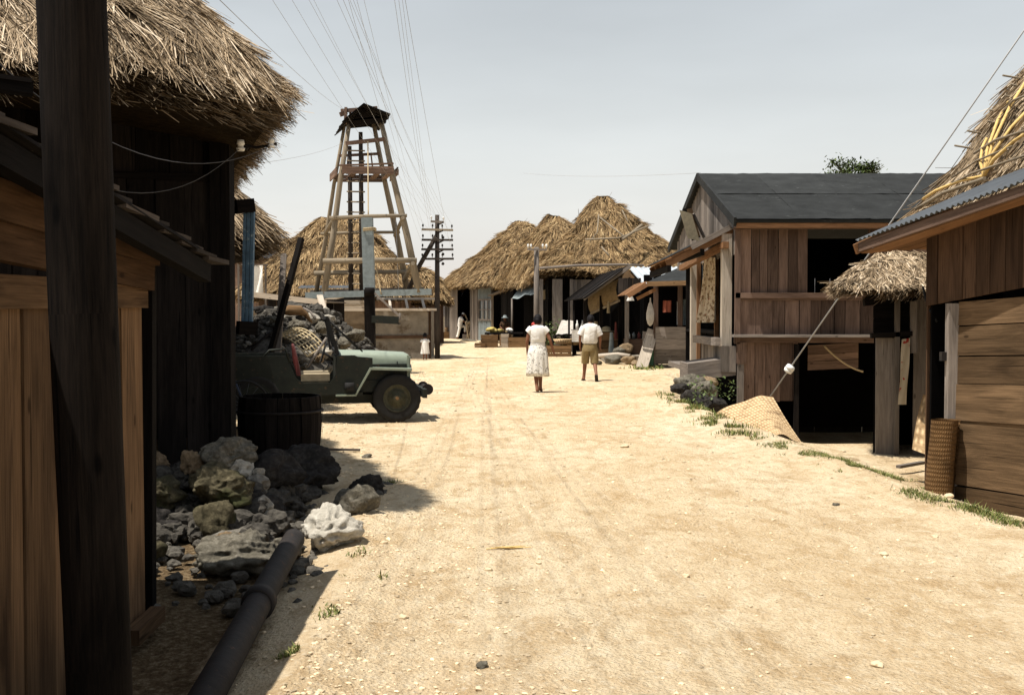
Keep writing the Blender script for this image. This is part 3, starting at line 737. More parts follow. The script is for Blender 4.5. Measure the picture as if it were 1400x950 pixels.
# ---------------------------------------------------------------- jeep (local: x forward, near side y=-.75)
def jeep():
    J = thing('parked_jeep', 'faded green open army jeep parked nose to the road by the rubble heap', 'jeep')
    W = .70
    # tub sides with the scooped door opening
    prof = [(-2.42, .42), (-2.42, 1.0), (-1.62, 1.0), (-1.54, .84), (-1.46, .66), (-1.36, .60), (-.98, .60), (-.90, .72), (-.87, 1.02), (-.62, 1.02), (-.36, .98), (-.36, .82), (-.58, .42)]
    for s_ in (-1, 1):
        b = MB(); y0, y1 = s_ * W, s_ * (W - .035)
        # concave outline: strip from the bottom edge up
        cols = [(-2.42, .42, 1.0), (-1.62, .42, 1.0), (-1.54, .42, .84), (-1.46, .42, .66), (-1.36, .42, .60), (-.98, .42, .60), (-.90, .42, .72), (-.87, .42, 1.0), (-.62, .42, 1.0), (-.58, .42, .98), (-.36, .78, .96)]
        f = [[(x, y0, z0) for x, z0, z1 in cols], [(x, y0, z1) for x, z0, z1 in cols], [(x, y1, z1) for x, z0, z1 in cols], [(x, y1, z0) for x, z0, z1 in cols], [(x, y0, z0) for x, z0, z1 in cols]]
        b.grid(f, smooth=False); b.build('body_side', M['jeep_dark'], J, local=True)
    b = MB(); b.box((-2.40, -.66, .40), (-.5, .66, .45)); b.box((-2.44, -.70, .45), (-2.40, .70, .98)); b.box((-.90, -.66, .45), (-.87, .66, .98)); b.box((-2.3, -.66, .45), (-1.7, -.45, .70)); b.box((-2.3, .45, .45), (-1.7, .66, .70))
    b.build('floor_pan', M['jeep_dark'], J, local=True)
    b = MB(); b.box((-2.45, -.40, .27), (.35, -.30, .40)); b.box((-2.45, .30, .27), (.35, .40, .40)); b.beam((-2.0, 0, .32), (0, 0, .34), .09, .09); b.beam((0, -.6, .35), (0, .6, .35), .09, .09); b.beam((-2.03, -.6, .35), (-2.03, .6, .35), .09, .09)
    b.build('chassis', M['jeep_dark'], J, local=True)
    # hood: rounded box
    rows = []
    for x, wd, zt, zl in ((-.87, .60, 1.035, .84), (-.80, .60, 1.045, .84), (-.30, .55, 1.035, .84), (.16, .49, 1.01, .84), (.20, .485, .99, .84)):
        rows.append([(x, -wd, zl), (x, -wd, zt - .11), (x, -wd + .015, zt - .05), (x, -wd + .06, zt - .008), (x, -wd * .5, zt + .008), (x, 0, zt + .012), (x, wd * .5, zt + .008), (x, wd - .06, zt - .008), (x, wd - .015, zt - .05), (x, wd, zt - .11), (x, wd, zl)])
    b = MB(); b.grid(rows); b.poly([rows[-1][i] for i in range(11)][::-1]); b.poly([rows[0][i] for i in range(11)]); 
    h = b.build('hood', M['jeep_green'], J, local=True)
    for s_ in (-1, 1):
        b = MB(); b.beam((-.66, s_ * .612, .85), (-.66, s_ * .612, 1.0), .012, .03); b.beam((.02, s_ * .515, .80), (.02, s_ * .515, .90), .012, .03); b.build('hood_latch', M['black'], h, local=True)
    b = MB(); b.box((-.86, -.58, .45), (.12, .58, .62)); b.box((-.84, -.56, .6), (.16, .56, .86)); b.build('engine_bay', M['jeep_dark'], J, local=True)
    for s_ in (-1, 1):      # front fenders: flat top, slanted rear apron
        b = MB(); y0, y1 = s_ * .74, s_ * .48
        a = [(.22, .80), (-.40, .82), (-.62, .42)]; o = [(.22, .765), (-.385, .785), (-.60, .41)]
        b.grid([[(x, y, z) for x, z in a] for y in (y0, y1)] + [[(x, y, z) for x, z in o] for y in (y1, y0)] + [[(x, y0, z) for x, z in a]], smooth=False)
        b.build('fender', M['jeep_green'], J, local=True)
        b = MB(); b.box((-.90, min(y0, s_ * .69), .40), (-.60, max(y0, s_ * .69), .425)); b.build('step', M['jeep_green'], J, local=True)
        b = MB(); b.tube([(-.70, s_ * .73, .48), (-.70, s_ * .73, .60)], .07, 10); b.build('side_can', M['black'], J, local=True)
    b = MB(); b.planks((.21, -.46, .50), (0, 1, 0), (0, 0, 1), (1, 0, 0), .92, .46, pw=.09, gap=.035, th=.02, jit=0); b.box((.17, -.50, .46), (.20, .50, .99)); b.build('grille', M['jeep_green'], J, local=True)
    for s_ in (-1, 1):
        b = MB(); b.tube([(.12, s_ * .36, .78), (.22, s_ * .36, .78), (.245, s_ * .36, .78)], [.07, .085, .06], 16); b.build('headlight', M['glass'], J, local=True)
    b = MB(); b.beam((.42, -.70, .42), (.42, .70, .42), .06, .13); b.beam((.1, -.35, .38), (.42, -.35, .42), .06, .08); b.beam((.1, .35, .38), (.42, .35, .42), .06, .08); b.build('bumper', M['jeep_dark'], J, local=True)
    b = MB(); b.tube([(.50, -.30, .46), (.50, .30, .46)], .05, 14); b.tube([(.50, -.34, .46), (.50, -.30, .46)], .085, 14); b.tube([(.50, .30, .46), (.50, .34, .46)], .085, 14); b.build('winch', M['iron'], J, local=True)
    # wheels
    for x in (0, -2.03):
        for s_ in (-1, 1):
            b = MB(); n = 44; rp = [(.20, .075), (.30, .088), (.335, .085), (.352, .06), (.355, 0), (.352, -.06), (.335, -.085), (.30, -.088), (.20, -.075)]
            rows = []
            for k in range(n):
                a = 2 * pi * k / n; tr = .010 if k % 2 else 0
                rows.append([V((x + (r + (tr if r > .33 else 0)) * cos(a), s_ * .62 + yy, .36 + (r + (tr if r > .33 else 0)) * sin(a))) for r, yy in rp])
            b.grid(rows + [rows[0]]); w_ = MB()
            wh = b.build('wheel', M['black'], J, local=True)
            rows = [[V((x + r * cos(2 * pi * k / 32), s_ * (.62 + yy), .36 + r * sin(2 * pi * k / 32))) for k in range(32)] for r, yy in ((.215, .06), (.20, .085), (.185, .05), (.13, .035), (.125, .055), (.07, .06), (.065, .085), (.03, .09), (.001, .09))]
            w_.grid(rows, closed=True); w_.build('rim', M['rim'], wh, local=True)
            w_ = MB(); w_.tube([(x, s_ * .70, .36), (x, s_ * .735, .36)], .026, 10); w_.build('hub_cap', M['wood_crate'], wh, local=True)
    # seats
    for s_ in (-1, 1):
        y = s_ * .34
        st = MB(); st.box((-1.40, y - .22, .62), (-.98, y + .22, .72)); st.box((-1.38, y - .2, .45), (-1.0, y + .2, .62)); st.build('seat_cushion', M['tan_canvas'], J, local=True)
        rows = [[(-1.42 - k * .11 + dx, y + yy, .70 + k * .48) for yy in (-.22, -.1, .1, .22)] for k in (0, .5, 1) for dx in ((.04 if k else .03),)]
        bk = MB(); bk.grid([[(-1.40, y + q, .70) for q in (-.21, 0, .21)], [(-1.45, y + q, .95) for q in (-.22, 0, .22)], [(-1.50, y + q, 1.14) for q in (-.19, 0, .19)], [(-1.535, y + q, 1.15) for q in (-.19, 0, .19)], [(-1.52, y + q, .95) for q in (-.22, 0, .22)], [(-1.46, y + q, .70) for q in (-.21, 0, .21)], [(-1.40, y + q, .70) for q in (-.21, 0, .21)]])
        for q in (-1, 1): bk.poly([(-1.40, y + q * .212, .70), (-1.45, y + q * .222, .95), (-1.50, y + q * .192, 1.14), (-1.535, y + q * .192, 1.15), (-1.52, y + q * .222, .95), (-1.46, y + q * .212, .70)])
        bk.build('seat_back', M['red_leather'], J, local=True)
    b = MB(); b.tube([(-1.05 + .10 * cos(a) * .5, .34 + .2 * sin(a), 1.02 + .17 * cos(a)) for a in [2 * pi * i / 24 for i in range(25)]], .012, 6, cap=False); b.tube([(-1.05, .34, 1.02), (-.88, .34, .88)], .018, 8); b.build('steering_wheel', M['black'], J, local=True)
    # windscreen frame leaning back, with its stays
    b = MB()
    for s_ in (-1, 1):
        b.beam((-.86, s_ * .66, 1.0), (-1.02, s_ * .66, 1.55), .035, .05)
    b.beam((-.90, -.66, 1.06), (-.90, .66, 1.06), .035, .05); b.beam((-1.02, -.68, 1.55), (-1.02, .68, 1.55), .035, .05); b.beam((-.96, 0, 1.06), (-1.02, 0, 1.55), .03, .03)
    b.build('windscreen_frame', M['black'], J, local=True)
    b = MB(); b.tube([(-1.02, -.67, 1.54), (-.50, -.60, 1.05)], .011, 6); b.tube([(-1.0, .67, 1.54), (-.50, .60, 1.05)], .011, 6); b.build('windscreen_stay', M['black'], J, local=True)
    b = MB(); b.tube([(-1.95, -.66, .97), (-1.85, -.66, 1.08), (-1.62, -.66, 1.10), (-1.56, -.66, .9)], .016, 8); b.build('grab_rail', M['jeep_dark'], J, local=True)
    return J
J = jeep(); J.location = (-1.84, 16.95, .0); J.rotation_euler = (0, 0, radians(11))

# bicycle parked in the shade at the house corner
def bicycle():
    B = thing('bicycle', 'old blue bicycle parked in deep shade between the dark house corner and the jeep', 'bicycle')
    for x in (0, 1.05):
        b = MB(); b.tube([(x + .33 * cos(a), 0, .34 + .33 * sin(a)) for a in [2 * pi * i / 36 for i in range(37)]], .018, 8, cap=False); wl = b.build('wheel', M['black'], B, local=True)
        b = MB()
        for i in range(14):
            a = 2 * pi * i / 14; b.tube([(x, .01 * (-1) ** i, .34), (x + .32 * cos(a), 0, .34 + .32 * sin(a))], .003, 3)
        b.build('spokes', M['corr_blue'], wl, local=True)
    b = MB()
    for p, q in (((0, 0, .34), (.40, 0, .30)), ((0, 0, .34), (.30, 0, .78)), ((.40, 0, .30), (.28, 0, .82)), ((.40, 0, .30), (.88, 0, .70)), ((.30, 0, .76), (.86, 0, .84)), ((.84, 0, .92), (1.05, 0, .34))): b.tube([p, q], .016, 8)
    b.build('frame', M['bike_blue'], B, local=True)
    b = MB(); b.tube([(.28, 0, .80), (.27, 0, .90)], .014, 8); b.tube([(.14, 0, .92), (.22, 0, .935), (.34, 0, .93), (.44, 0, .915)], [.05, .10, .05, .02], 12); b.build('saddle', M['black'], B, local=True)
    b = MB(); b.tube([(.70, -.28, 1.0), (.80, -.26, 1.03), (.86, -.1, 1.02), (.86, .1, 1.02), (.80, .26, 1.03), (.70, .28, 1.0)], .012, 8); b.tube([(.84, 0, .9), (.86, 0, 1.02)], .013, 8); b.build('handlebar', M['corr_blue'], B, local=True)
    b = MB(); b.tube([(.40, -.09, .30), (.40, .09, .30)], .02, 8); b.tube([(.40, -.09, .30), (.47, -.09, .16), (.47, -.17, .16)], .01, 6); b.tube([(.40, .09, .30), (.33, .09, .44), (.33, .17, .44)], .01, 6); b.build('pedal_crank', M['iron'], B, local=True)
    b = MB(); b.tube([(.10 + .13 * cos(a), -.12 + .11 * sin(a), .76) for a in [2 * pi * i / 20 for i in range(21)]], .012, 6, cap=False); b.build('carrier_ring', M['corr_white'], B, local=True)
    return B
bk = bicycle(); bk.location = (-4.75, 15.0, 0); bk.rotation_euler = (0, 0, radians(15))
# ================================================================== RUBBLE HEAP AND THE THINGS ON IT
HX, HY = -4.55, 24.0
def heap_z(x, y):
    u = (x - HX) / 2.2; v = (y - HY) / 4.2
    q = u * u + v * v
    return 1.78 * max(0, 1 - q) ** .7 * (1.0 if x < -4.2 else max(.62, 1 - (x + 4.2) * .32))
b = MB(); rn = random.Random(21)
rows = [[(x, y, heap_z(x, y) - .10) for x in np.linspace(HX - 2.2, HX + 2.2, 34)] for y in np.linspace(HY - 4.2, HY + 4.2, 40)]
b.grid(rows)
for i in range(1150):
    x, y = HX + rn.uniform(-2.2, 2.2), HY + rn.uniform(-4.2, 3)
    z = heap_z(x, y)
    if z < .03: continue
    r = rn.uniform(.04, .085) * (1.9 if rn.random() < .12 else 1)
    rockmesh(b, (x, y, z - r * .1), (r * 1.25, r, r * .85), i + 100, 2, 0, jag=.5, tone=rn.random() ** 2.6, smooth=False)
tag(b.build('rubble', M['rubble']), 'heap of broken dark and pale coral rubble piled behind the jeep', 'rubble', kind='stuff')
for i, (px, py, Y, s_, m_, lab) in enumerate((
    (406, 446, 21.2, (.38, .28, .26), 'coral', 'large pale cream boulder near the top of the rubble heap'),
    (358, 424, 23.5, (.42, .3, .22), 'coral_dark', 'grey rounded boulder at the far top of the rubble heap under the board edge'),
    (485, 458, 22.6, (.34, .3, .26), 'coral', 'pale boulder on the low shoulder of the rubble heap by the grey post'),
    (440, 447, 21.5, (.26, .22, .24), 'coral', 'angular pale grey rock behind the jeep windscreen'),
    (470, 470, 21.0, (.26, .24, .22), 'coral', 'pale knobbly rock over the rear of the jeep hood'),
    (450, 505, 19.6, (.22, .2, .16), 'coral', 'small pale rock seen over the jeep seats low on the heap'),
    (437, 490, 19.8, (.20, .18, .15), 'coral_tan', 'tan rock beside the red seat back low on the heap'),
    (503, 480, 21.5, (.28, .25, .24), 'coral_dark', 'dark rock at the foot of the grey post'),
    (376, 438, 21.8, (.2, .18, .15), 'coral', 'small white rock between the leaning poles and the lattice'))):
    rock(P(px, py, Y), tuple(q * .5 for q in s_), 300 + i, M[m_], lab, sub=4, pit=.18, group='boulders on the rubble heap')
# brown sack / tree root on the heap
b = MB(); b.tube([P(383, 428, 22), P(395, 424, 22), P(410, 425, 22.1), P(418, 430, 22.2), P(426, 441, 22.1)], [.02, .11, .10, .05, .02], 12, wob=.3); tag(b.build('burlap_sack', M['orange_cloth'] if False else M['wood_crate']), 'orange brown slumped sack lying on top of the rubble heap', 'sack')
# bamboo lattice
b = MB()
A0, A1, A2, A3 = P(376, 458, 20.0), P(408, 452, 20.3), P(440, 472, 19.6), P(412, 486, 19.3)
A0, A1, A2, A3 = P(374, 461, 20.0), P(398, 450, 20.6), P(444, 473, 20.2), P(420, 487, 19.4)
def quadp(u, v): return (A0.lerp(A3, u)).lerp(A1.lerp(A2, u), v) + V((0, -.05, .12 * sin(pi * u)))
for i in range(9): b.tube([quadp(i / 8, j / 5) for j in range(6)], .013, 5)
for j in range(7): b.tube([quadp(i / 8, j / 6) + V((0, -.015, .015)) for i in range(9)], .013, 5)
tag(b.build('bamboo_lattice', M['hat_straw']), 'open bamboo lattice panel lying on the slope of the rubble heap', 'lattice')
# leaning poles
for (p, q, r, lab, m_) in ((P(412, 326, 19.5), P(366, 497, 18.6), .055, 'long dark squared pole leaning by the rubble heap', 'wood_dark'), (P(388, 348, 19.8), P(379, 500, 18.9), .06, 'shorter brown pole standing crossed behind the long dark one', 'wood_grey')):
    b = MB(); b.beam(q, p, r * 1.7, r * 1.4, tone=.4); tag(b.build('leaning_pole', M[m_]), lab, 'pole', 'poles leaning by the heap')
for i, (p, q, lab) in enumerate(((P(344, 478, 18.3), P(372, 452, 19.2), 'bent dark branch poking out over the bicycle'), (P(420, 502, 19.3), P(446, 462, 19.8), 'thin grey stick stuck upright in the heap behind the seat'), (P(415, 421, 22.0), P(431, 436, 21.7), 'short black iron bar lying near the top of the heap'))):
    b = MB(); b.tube([q, q.lerp(p, .5) + V((.02, 0, .03)), p], .022, 6); tag(b.build('stick', M['wood_grey'] if i else M['wood_dark']), lab, 'stick', 'sticks on the heap')

# low open shed roof behind the heap
t = thing('lumber_shed', 'low open lean to with a bleached front board behind the rubble heap', 'shed', (-8.0, 33, 0))
a, c = P(330, 401, 33), P(446, 414, 33)
b = MB(); b.beam(a, c, .06, .16, tone=.7); b.build('fascia_board', M['wood_pale'], t)
b = MB()
dd = c - a; b.planks(a + V((0, .05, .0)), dd, (0, 1, .0), (0, 0, 1), dd.length, 4.0, pw=.3, along='W', th=.03); b.build('roof', M['wood_grey'], t)
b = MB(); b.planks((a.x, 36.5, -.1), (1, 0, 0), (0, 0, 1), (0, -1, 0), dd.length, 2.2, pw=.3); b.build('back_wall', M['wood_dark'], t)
for x in (a.x + .1, (a.x + c.x) / 2, c.x - .1):
    b = MB(); b.beam((x, 33.1, -.1), (x, 33.1, 2.0), .1, .1, tone=.4); b.build('post', M['wood_dark'], t)
b = MB(); b.beam(P(437, 404, 30), P(447, 437, 29.4), .16, .05, tone=.8); b.beam(P(447, 436, 29.42), P(449, 470, 29.3), .12, .06, tone=.7)
tag(b.build('leaning_board', M['wood_pale']), 'bleached white board propped on end behind the jeep windscreen', 'board')

# ---------------------------------------------------------------- water tank and well tower
TK = thing('water_tank', 'stained concrete water tank with a timber rim below the well tower', 'tank', (-5.2, 41, 0))
yF = 40.0
xl, xm, xr = P(443, 440, yF).x, P(506, 440, yF).x, P(586, 440, yF).x
zt = P(500, 421, yF).z
b = MB(); b.box((xl - 3, yF + .02, -.2), (xm, yF + 2.8, zt - .10)); b.build('brown_wall', M['concrete_brown'], TK)
b = MB(); b.box((xm + .002, yF, -.2), (xr, yF + 2.8, zt - .10)); b.build('grey_wall', M['concrete'], TK)
zb = P(540, 461, yF).z
b = MB(); b.beam((xm - .02, yF - .03, zb), (xr + .06, yF - .03, zb + .03), .09, .11, tone=.4); b.build('rust_rail', M['wood_right'], TK)
b = MB(); b.beam((xm, yF - .02, 0), (xm, yF - .02, zt - .1), .10, .06, tone=.3); b.beam((xr + .04, yF + .02, 0), (xr + .04, yF + .02, zt), .09, .12, tone=.2); b.build('upright', M['wood_right'], TK)
b = MB(); b.planks((xl, yF - .10, zt - .12), (1, 0, 0), (0, 0, 1), (0, -1, 0), xm - xl, .40, pw=.14, along='U', th=.04); b.build('rim_board', M['wood_pale'], TK)
b = MB()
p0, p1 = V((xm + .05, yF - .12, zt - .06)), V((xr + .30, yF - .12, zt - .06)); off = V((0, 1.7, .42))
b.beam(p0, p1, .12, .09, tone=.9); b.beam(p0 + off, p1 + off, .12, .09, tone=.95)
for k in (.30, .56, .82): b.beam(p0.lerp(p1, k), p0.lerp(p1, k - .1) + off, .09, .05, tone=.6)
b.build('rim_frame', M['wood_pale'], TK)
b = MB(); b.box((xl - 3, yF + .3, zt - .12), (xr, yF + 2.8, zt - .06)); b.build('cover_boards', M['wood_dark'], TK)
b = MB(); b.beam(P(443, 411, 39.5), P(500, 398, 39.3), .14, .10, tone=.8); tag(b.build('loose_board', M['wood_pale']), 'pale board resting aslant on the tank rim against the grey post', 'board')

T = thing('well_tower', 'tall timber well tower with a small gabled cap standing over the water tank', 'tower', (-5.3, 40.5, 0))
b = MB(); b.beam(P(418, 404, 39.0), P(590, 399, 39.0), .22, .22, tone=.5); b.build('sill_beam', M['post_blue'], T)
b = MB(); b.beam(P(425, 400, 42.4), P(580, 396, 42.4), .22, .2, tone=.5); b.build('rear_sill_beam', M['wood_grey'], T)
FLb, FRb, BLb, BRb = P(443, 402, 39.0), P(573, 400, 39.0), P(432, 401, 42.3), P(557, 398, 42.3)
FLt, FRt, BLt, BRt = P(478, 165, 39.7), P(521, 165, 39.7), P(471, 172, 41.2), P(511, 170, 41.2)
def along(a, c, z): k = (z - a.z) / (c.z - a.z); return a.lerp(c, k)
for i, (a, c, r) in enumerate(((FLb, FLt, .12), (FRb, FRt, .13), (BLb, BLt, .09), (BRb, BRt, .12))):
    b = MB(); b.tube([a, a.lerp(c, .33) + V((.02, 0, 0)), a.lerp(c, .66) - V((.02, 0, 0)), c], [r, r * .92, r * .8, r * .66], 12, wob=.06)
    b.build('leg', M['wood_log'], T)
def leg(w_, z): return {'FL': along(FLb, FLt, z), 'FR': along(FRb, FRt, z), 'BL': along(BLb, BLt, z), 'BR': along(BRb, BRt, z)}[w_]
zf = lambda py: P(500, py, 39.4).z
for w0, w1, z0, z1, r in (('FL', 'FR', zf(299), zf(296), .075), ('BL', 'BR', zf(313), zf(311), .065), ('FL', 'FR', zf(358), zf(357), .11), ('BL', 'BR', zf(370), zf(368), .09), ('BR', 'FR', zf(314), zf(300), .08), ('BR', 'FR', zf(378), zf(362), .09), ('BL', 'FL', zf(312), zf(298), .07)):
    p, q = leg(w0, z0), leg(w1, z1); e = (q - p).normalized() * .18
    b = MB(); b.tube([p - e + V((0, -.13, 0)), p.lerp(q, .5) + V((0, -.13, .02)), q + e + V((0, -.13, 0))], [r, r * .9, r * .85], 9, wob=.15); b.build('crossbar', M['wood_log'], T)
# platform box and upper rails
zp0, zp1 = zf(238.5), zf(228)
b = MB()
fl, fr_, bl, br = (leg(k, zp0) for k in ('FL', 'FR', 'BL', 'BR'))
for p, q in ((fl, fr_), (fr_, br), (br, bl), (bl, fl)):
    m = V(((fl.x + fr_.x + bl.x + br.x) / 4, (fl.y + br.y) / 2, 0)); n_ = ((p + q) / 2 - m); n_.z = 0; n_.normalize()
    b.planks(p + n_ * .16, q - p, (0, 0, 1), n_, (q - p).length, zp1 - zp0, pw=.16, along='U', th=.04)
b.build('platform_side', M['wood_brown'], T)
b = MB(); b.beam(leg('FL', zp1) + V((-.1, -.2, .03)), leg('FR', zp1) + V((.1, -.2, .10)), .14, .05, tone=.7)
for k in range(5):
    p, q = leg('FL', zp0 + .1).lerp(leg('FR', zp0 + .1), k / 4 * .96 + .02), leg('BL', zp0 + .1).lerp(leg('BR', zp0 + .1), k / 4 * .96 + .02)
    if k != 2: b.beam(p, q, .2, .04)
b.build('platform_floor', M['wood_brown'], T)
for w0, w1, z0, z1, h_ in (('FL', 'FR', zf(196), zf(190), .14), ('BL', 'BR', zf(203), zf(200), .10)):
    b = MB(); b.beam(leg(w0, z0) + V((0, -.14, 0)), leg(w1, z1) + V((0, -.14, 0)), .06, h_, tone=.5); b.build('guard_rail', M['wood_brown'], T)
for k in (.22, .58, .78):
    b = MB(); b.beam(leg('BL', zp1).lerp(leg('BR', zp1), k), leg('BL', zf(200)).lerp(leg('BR', zf(200)), k), .05, .05); b.build('baluster', M['wood_brown'], T)
# ladder
for xa, xb in ((480, 478), (495, 493)):
    b = MB(); top = P(xb, 181 if xa > 490 else 200, 40.9); b.tube([P(xa, 402, 40.9), top], [.10, .075], 8, wob=.05); ld = b.build('ladder_rail', M['wood_mid'], T)
for py in range(206, 400, 14):
    if 226 < py < 244: continue
    b = MB(); b.tube([P(474, py, 40.85), P(499, py + .5, 40.85)], .03, 6); b.build('ladder_rung', M['wood_log'], T)
# gabled cap: front gable faces the camera, boards falling to either side
ap = P(497, 146, 39.2); lf = P(471.5, 166.5, 39.2); rt = P(531.5, 159.8, 39.2); dep = V((-.75, 2.9, .0))
b = MB()
for p, q in ((ap, lf), (ap, rt)):
    d_ = q - p; nrm = d_.cross(dep).normalized()
    if nrm.z < 0: nrm = -nrm
    b.planks(p - dep * .12, dep, d_, nrm, dep.length * 1.12, d_.length, pw=.22, along='W', th=.05, jit=.02, trim=.08)
cap = b.build('cap_roof', M['wood_dark'], T)
b = MB(); b.beam(P(478, 169, 39.5), P(526, 163, 39.5), .1, .24, tone=.4); b.beam(P(478, 172, 41.3), P(520, 168, 41.3), .1, .2, tone=.2); b.beam(ap + V((0, .1, -.12)), ap + dep - V((0, 0, .12)), .1, .12, tone=.2); b.poly([ap + V((0, .25, -.1)), lf.lerp(ap, .35) + V((0, .25, -.1)), rt.lerp(ap, .3) + V((0, .25, -.1))]); b.build('cap_beam', M['wood_dark'], T)
b = MB(); b.beam(P(466, 152, 40.5), P(516, 148, 40.5), .10, .13, tone=.5); b.beam(P(473, 147, 40.4), P(472, 170, 40.4), .10, .10); b.beam(P(479, 152, 40.6), P(479, 170, 40.6), .08, .08); b.beam(P(465, 157, 40.4), P(474, 154, 40.5), .12, .16); b.build('hoist_beam', M['wood_brown'], T)
for p, q, s_, lab in ((P(503, 193, 39.3), P(503.5, 293, 37.6), .0, 'long pale rope hanging straight from the well tower to the grey post'), (P(505, 300, 39.6), P(521, 402, 38.8), .15, 'lower slack rope running from the tower bar down to the tank')):
    b = MB(); b.tube(sag(p, q, s_), .022, 6); tag(b.build('well_rope', M['rope']), lab, 'rope', 'ropes of the well tower')
b = MB(); b.tube([P(541, 290, 40.5), P(545, 402, 39.6)], .01, 5); tag(b.build('hanging_line', M['wire']), 'thin dark line hanging beside the outer tower leg', 'line')

# the grey post with dark foot, and the trough on its arm
pt = thing('square_post', 'square blue grey post on a dark timber stump between the jeep and the tank', 'post', tuple(P(506, 492, 30).xy) + (0,))
yq = 30.0
p0, p1 = P(505, 396, yq), P(502, 298, yq)
b = MB(); b.beam(p0, p1, .30, .26, up=(0, 1, 0), tone=.5); b.build('upper_post', M['post_blue'], pt)
b = MB(); q0 = P(507, 470, yq); q0.z = -.1; b.beam(q0, P(505, 394, yq), .27, .24, up=(0, 1, 0), tone=.4); b.tube([P(499, 399, yq - .1), P(512, 399, yq - .1)], .12, 10); b.build('lower_post', M['wood_dark'], pt)
b = MB()
for k in (0, .02, .045): b.tube([P(498, 313 + k * 60, yq) + V((0, -.17, 0)), P(513, 312 + k * 60, yq) + V((0, -.17, 0)), P(513, 312 + k * 60, yq) + V((0, .2, 0)), P(498, 313 + k * 60, yq) + V((0, .2, 0)), P(498, 313 + k * 60, yq) + V((0, -.17, 0))], .018, 5)
b.build('rope_lashing', M['rope'], pt)
tr = thing('water_trough', 'small green grey trough hung out from the grey post by a slanting stay', 'trough', tuple(P(528, 440, yq)))
a, c = P(509, 436, yq), P(546, 438, yq)
b = MB(); d_ = c - a
b.beam(a + V((0, -.16, 0)), c + V((0, -.16, 0)), .03, .20); b.beam(a + V((0, .16, 0)), c + V((0, .16, 0)), .03, .20); b.beam(a + V((0, 0, -.09)), c + V((0, 0, -.09)), .3, .03); b.beam(c + V((0, -.16, .0)), c + V((0, .16, 0)), .03, .22); b.build('box', M['green_paint'] if False else M['jeep_dark'], tr)
b = MB(); b.beam(P(511, 400, yq - .15), P(546, 432, yq - .15), .06, .05); b.tube([P(547, 428, yq - .16), P(546, 441, yq - .16)], .03, 6); b.build('stay', M['wood_grey'], tr)

# ---------------------------------------------------------------- telegraph pole, brace, arms
FAR = []
def telegraph():
    t = thing('telegraph_pole', 'telegraph pole with five cross arms and a slanting brace beside the water tank', 'telegraph pole', (-2.72, 40, 0))
    b = MB(); b.tube([(-2.72, 40, -.2), (-2.72, 40, 2), (-2.72, 40, P(598, 294, 40).z)], [.10, .092, .08], 14, wob=.04); b.build('shaft', M['wood_mid'], t)
    b = MB(); p = P(572, 366, 40.6); p2 = P(556, 402, 40.8); b.tube([p2, p, P(597, 322, 40.1)], [.09, .085, .08], 10); b.build('brace', M['wood_mid'], t)
    for py, half, tilt, n, m_ in ((303, 9, .3, 2, 'wood_grey'), (314, 21.5, .12, 4, 'wood_log'), (328, 21.5, .04, 4, 'wood_mid'), (341, 22, .02, 4, 'wood_mid'), (354, 22.5, -.02, 4, 'wood_mid')):
        a, c = P(598 - half, py - half * .08 * tilt, 39.86), P(598 + half, py + half * .3 * tilt, 39.86)
        b = MB(); b.beam(a, c, .065, .075, tone=.6); ar = b.build('crossarm', M[m_], t)
        b = MB(); b.beam(P(598, py + 5, 39.88), P(598 + 8, py + 1, 39.84), .04, .05); b.build('arm_strut', M['iron'], ar)
        for i in range(n):
            q = a.lerp(c, .04 + .92 * i / (n - 1)) + V((0, 0, .05))
            b = MB(); b.tube([q, q + V((0, 0, .06)), q + V((0, 0, .062)), q + V((0, 0, .13)), q + V((0, 0, .15))], [.012, .012, .035, .03, .012], 8); b.build('insulator', M['ceramic'] if py in (303,) else M['iron'], ar)
            FAR.append(q + V((0, 0, .14)))
    for py in (324, 347, 360):
        q = P(604, py, 39.85); b = MB(); b.tube([q, q + V((.05, 0, -.02)), q + V((.09, 0, 0))], [.05, .06, .03], 8); b.build('side_insulator', M['iron'], t)
telegraph()
ends = sorted(range(len(FAR)), key=lambda i: -FAR[i].z)
for n_, i in enumerate(ends[:15]):
    f = FAR[i]; cands = NEAR_ARMS[n_]
    b = MB(); b.tube(sag(f, cands, .35, 26), .0022, 4, smooth=True)
    tag(b.build('telegraph_wire', M['wire']), 'thin grey wire running overhead from the telegraph pole to the black pole', 'wire', 'telegraph wires fanning across the sky')
# second, slimmer pole in front of the huts
t = thing('lamp_pole', 'slim grey pole with one short cross arm standing before the thatched shops', 'utility pole', (P(733, 440, 46).x, 46, 0))
b = MB(); q = P(733.5, 338, 46); b.tube([(q.x, 46, -.2), (q.x, 46, 2), q], [.125, .115, .10], 12, wob=.04); b.build('shaft', M['wood_grey'], t)
b = MB(); b.beam(P(721, 341, 45.85), P(748, 341.5, 45.85), .07, .07, tone=.7); ar = b.build('crossarm', M['wood_grey'], t)
for px in (722, 726, 742, 747):
    q = P(px, 340, 45.85); b = MB(); b.tube([q, q + V((0, 0, .05)), q + V((0, 0, .07)), q + V((0, 0, .17)), q + V((0, 0, .19))], [.015, .015, .042, .038, .015], 8); b.build('insulator', M['ceramic'], ar)
for (p, q, lab) in ((P(716, 237, 45), P(958, 236.5, 24.6), 'single thin wire stretched level across the sky above the thatched roofs'), (P(300, 0, 9), P(470, 150, 40), 'lone thin wire falling past the shaggy roof to the well tower'), (P(340, 225, 18), P(470, 195, 40), 'faint wire strung level from behind the shaggy roof to the well tower'),):
    b = MB(); b.tube(sag(p, q, .1), .004, 4); tag(b.build('sky_wire', M['wire']), lab, 'wire')

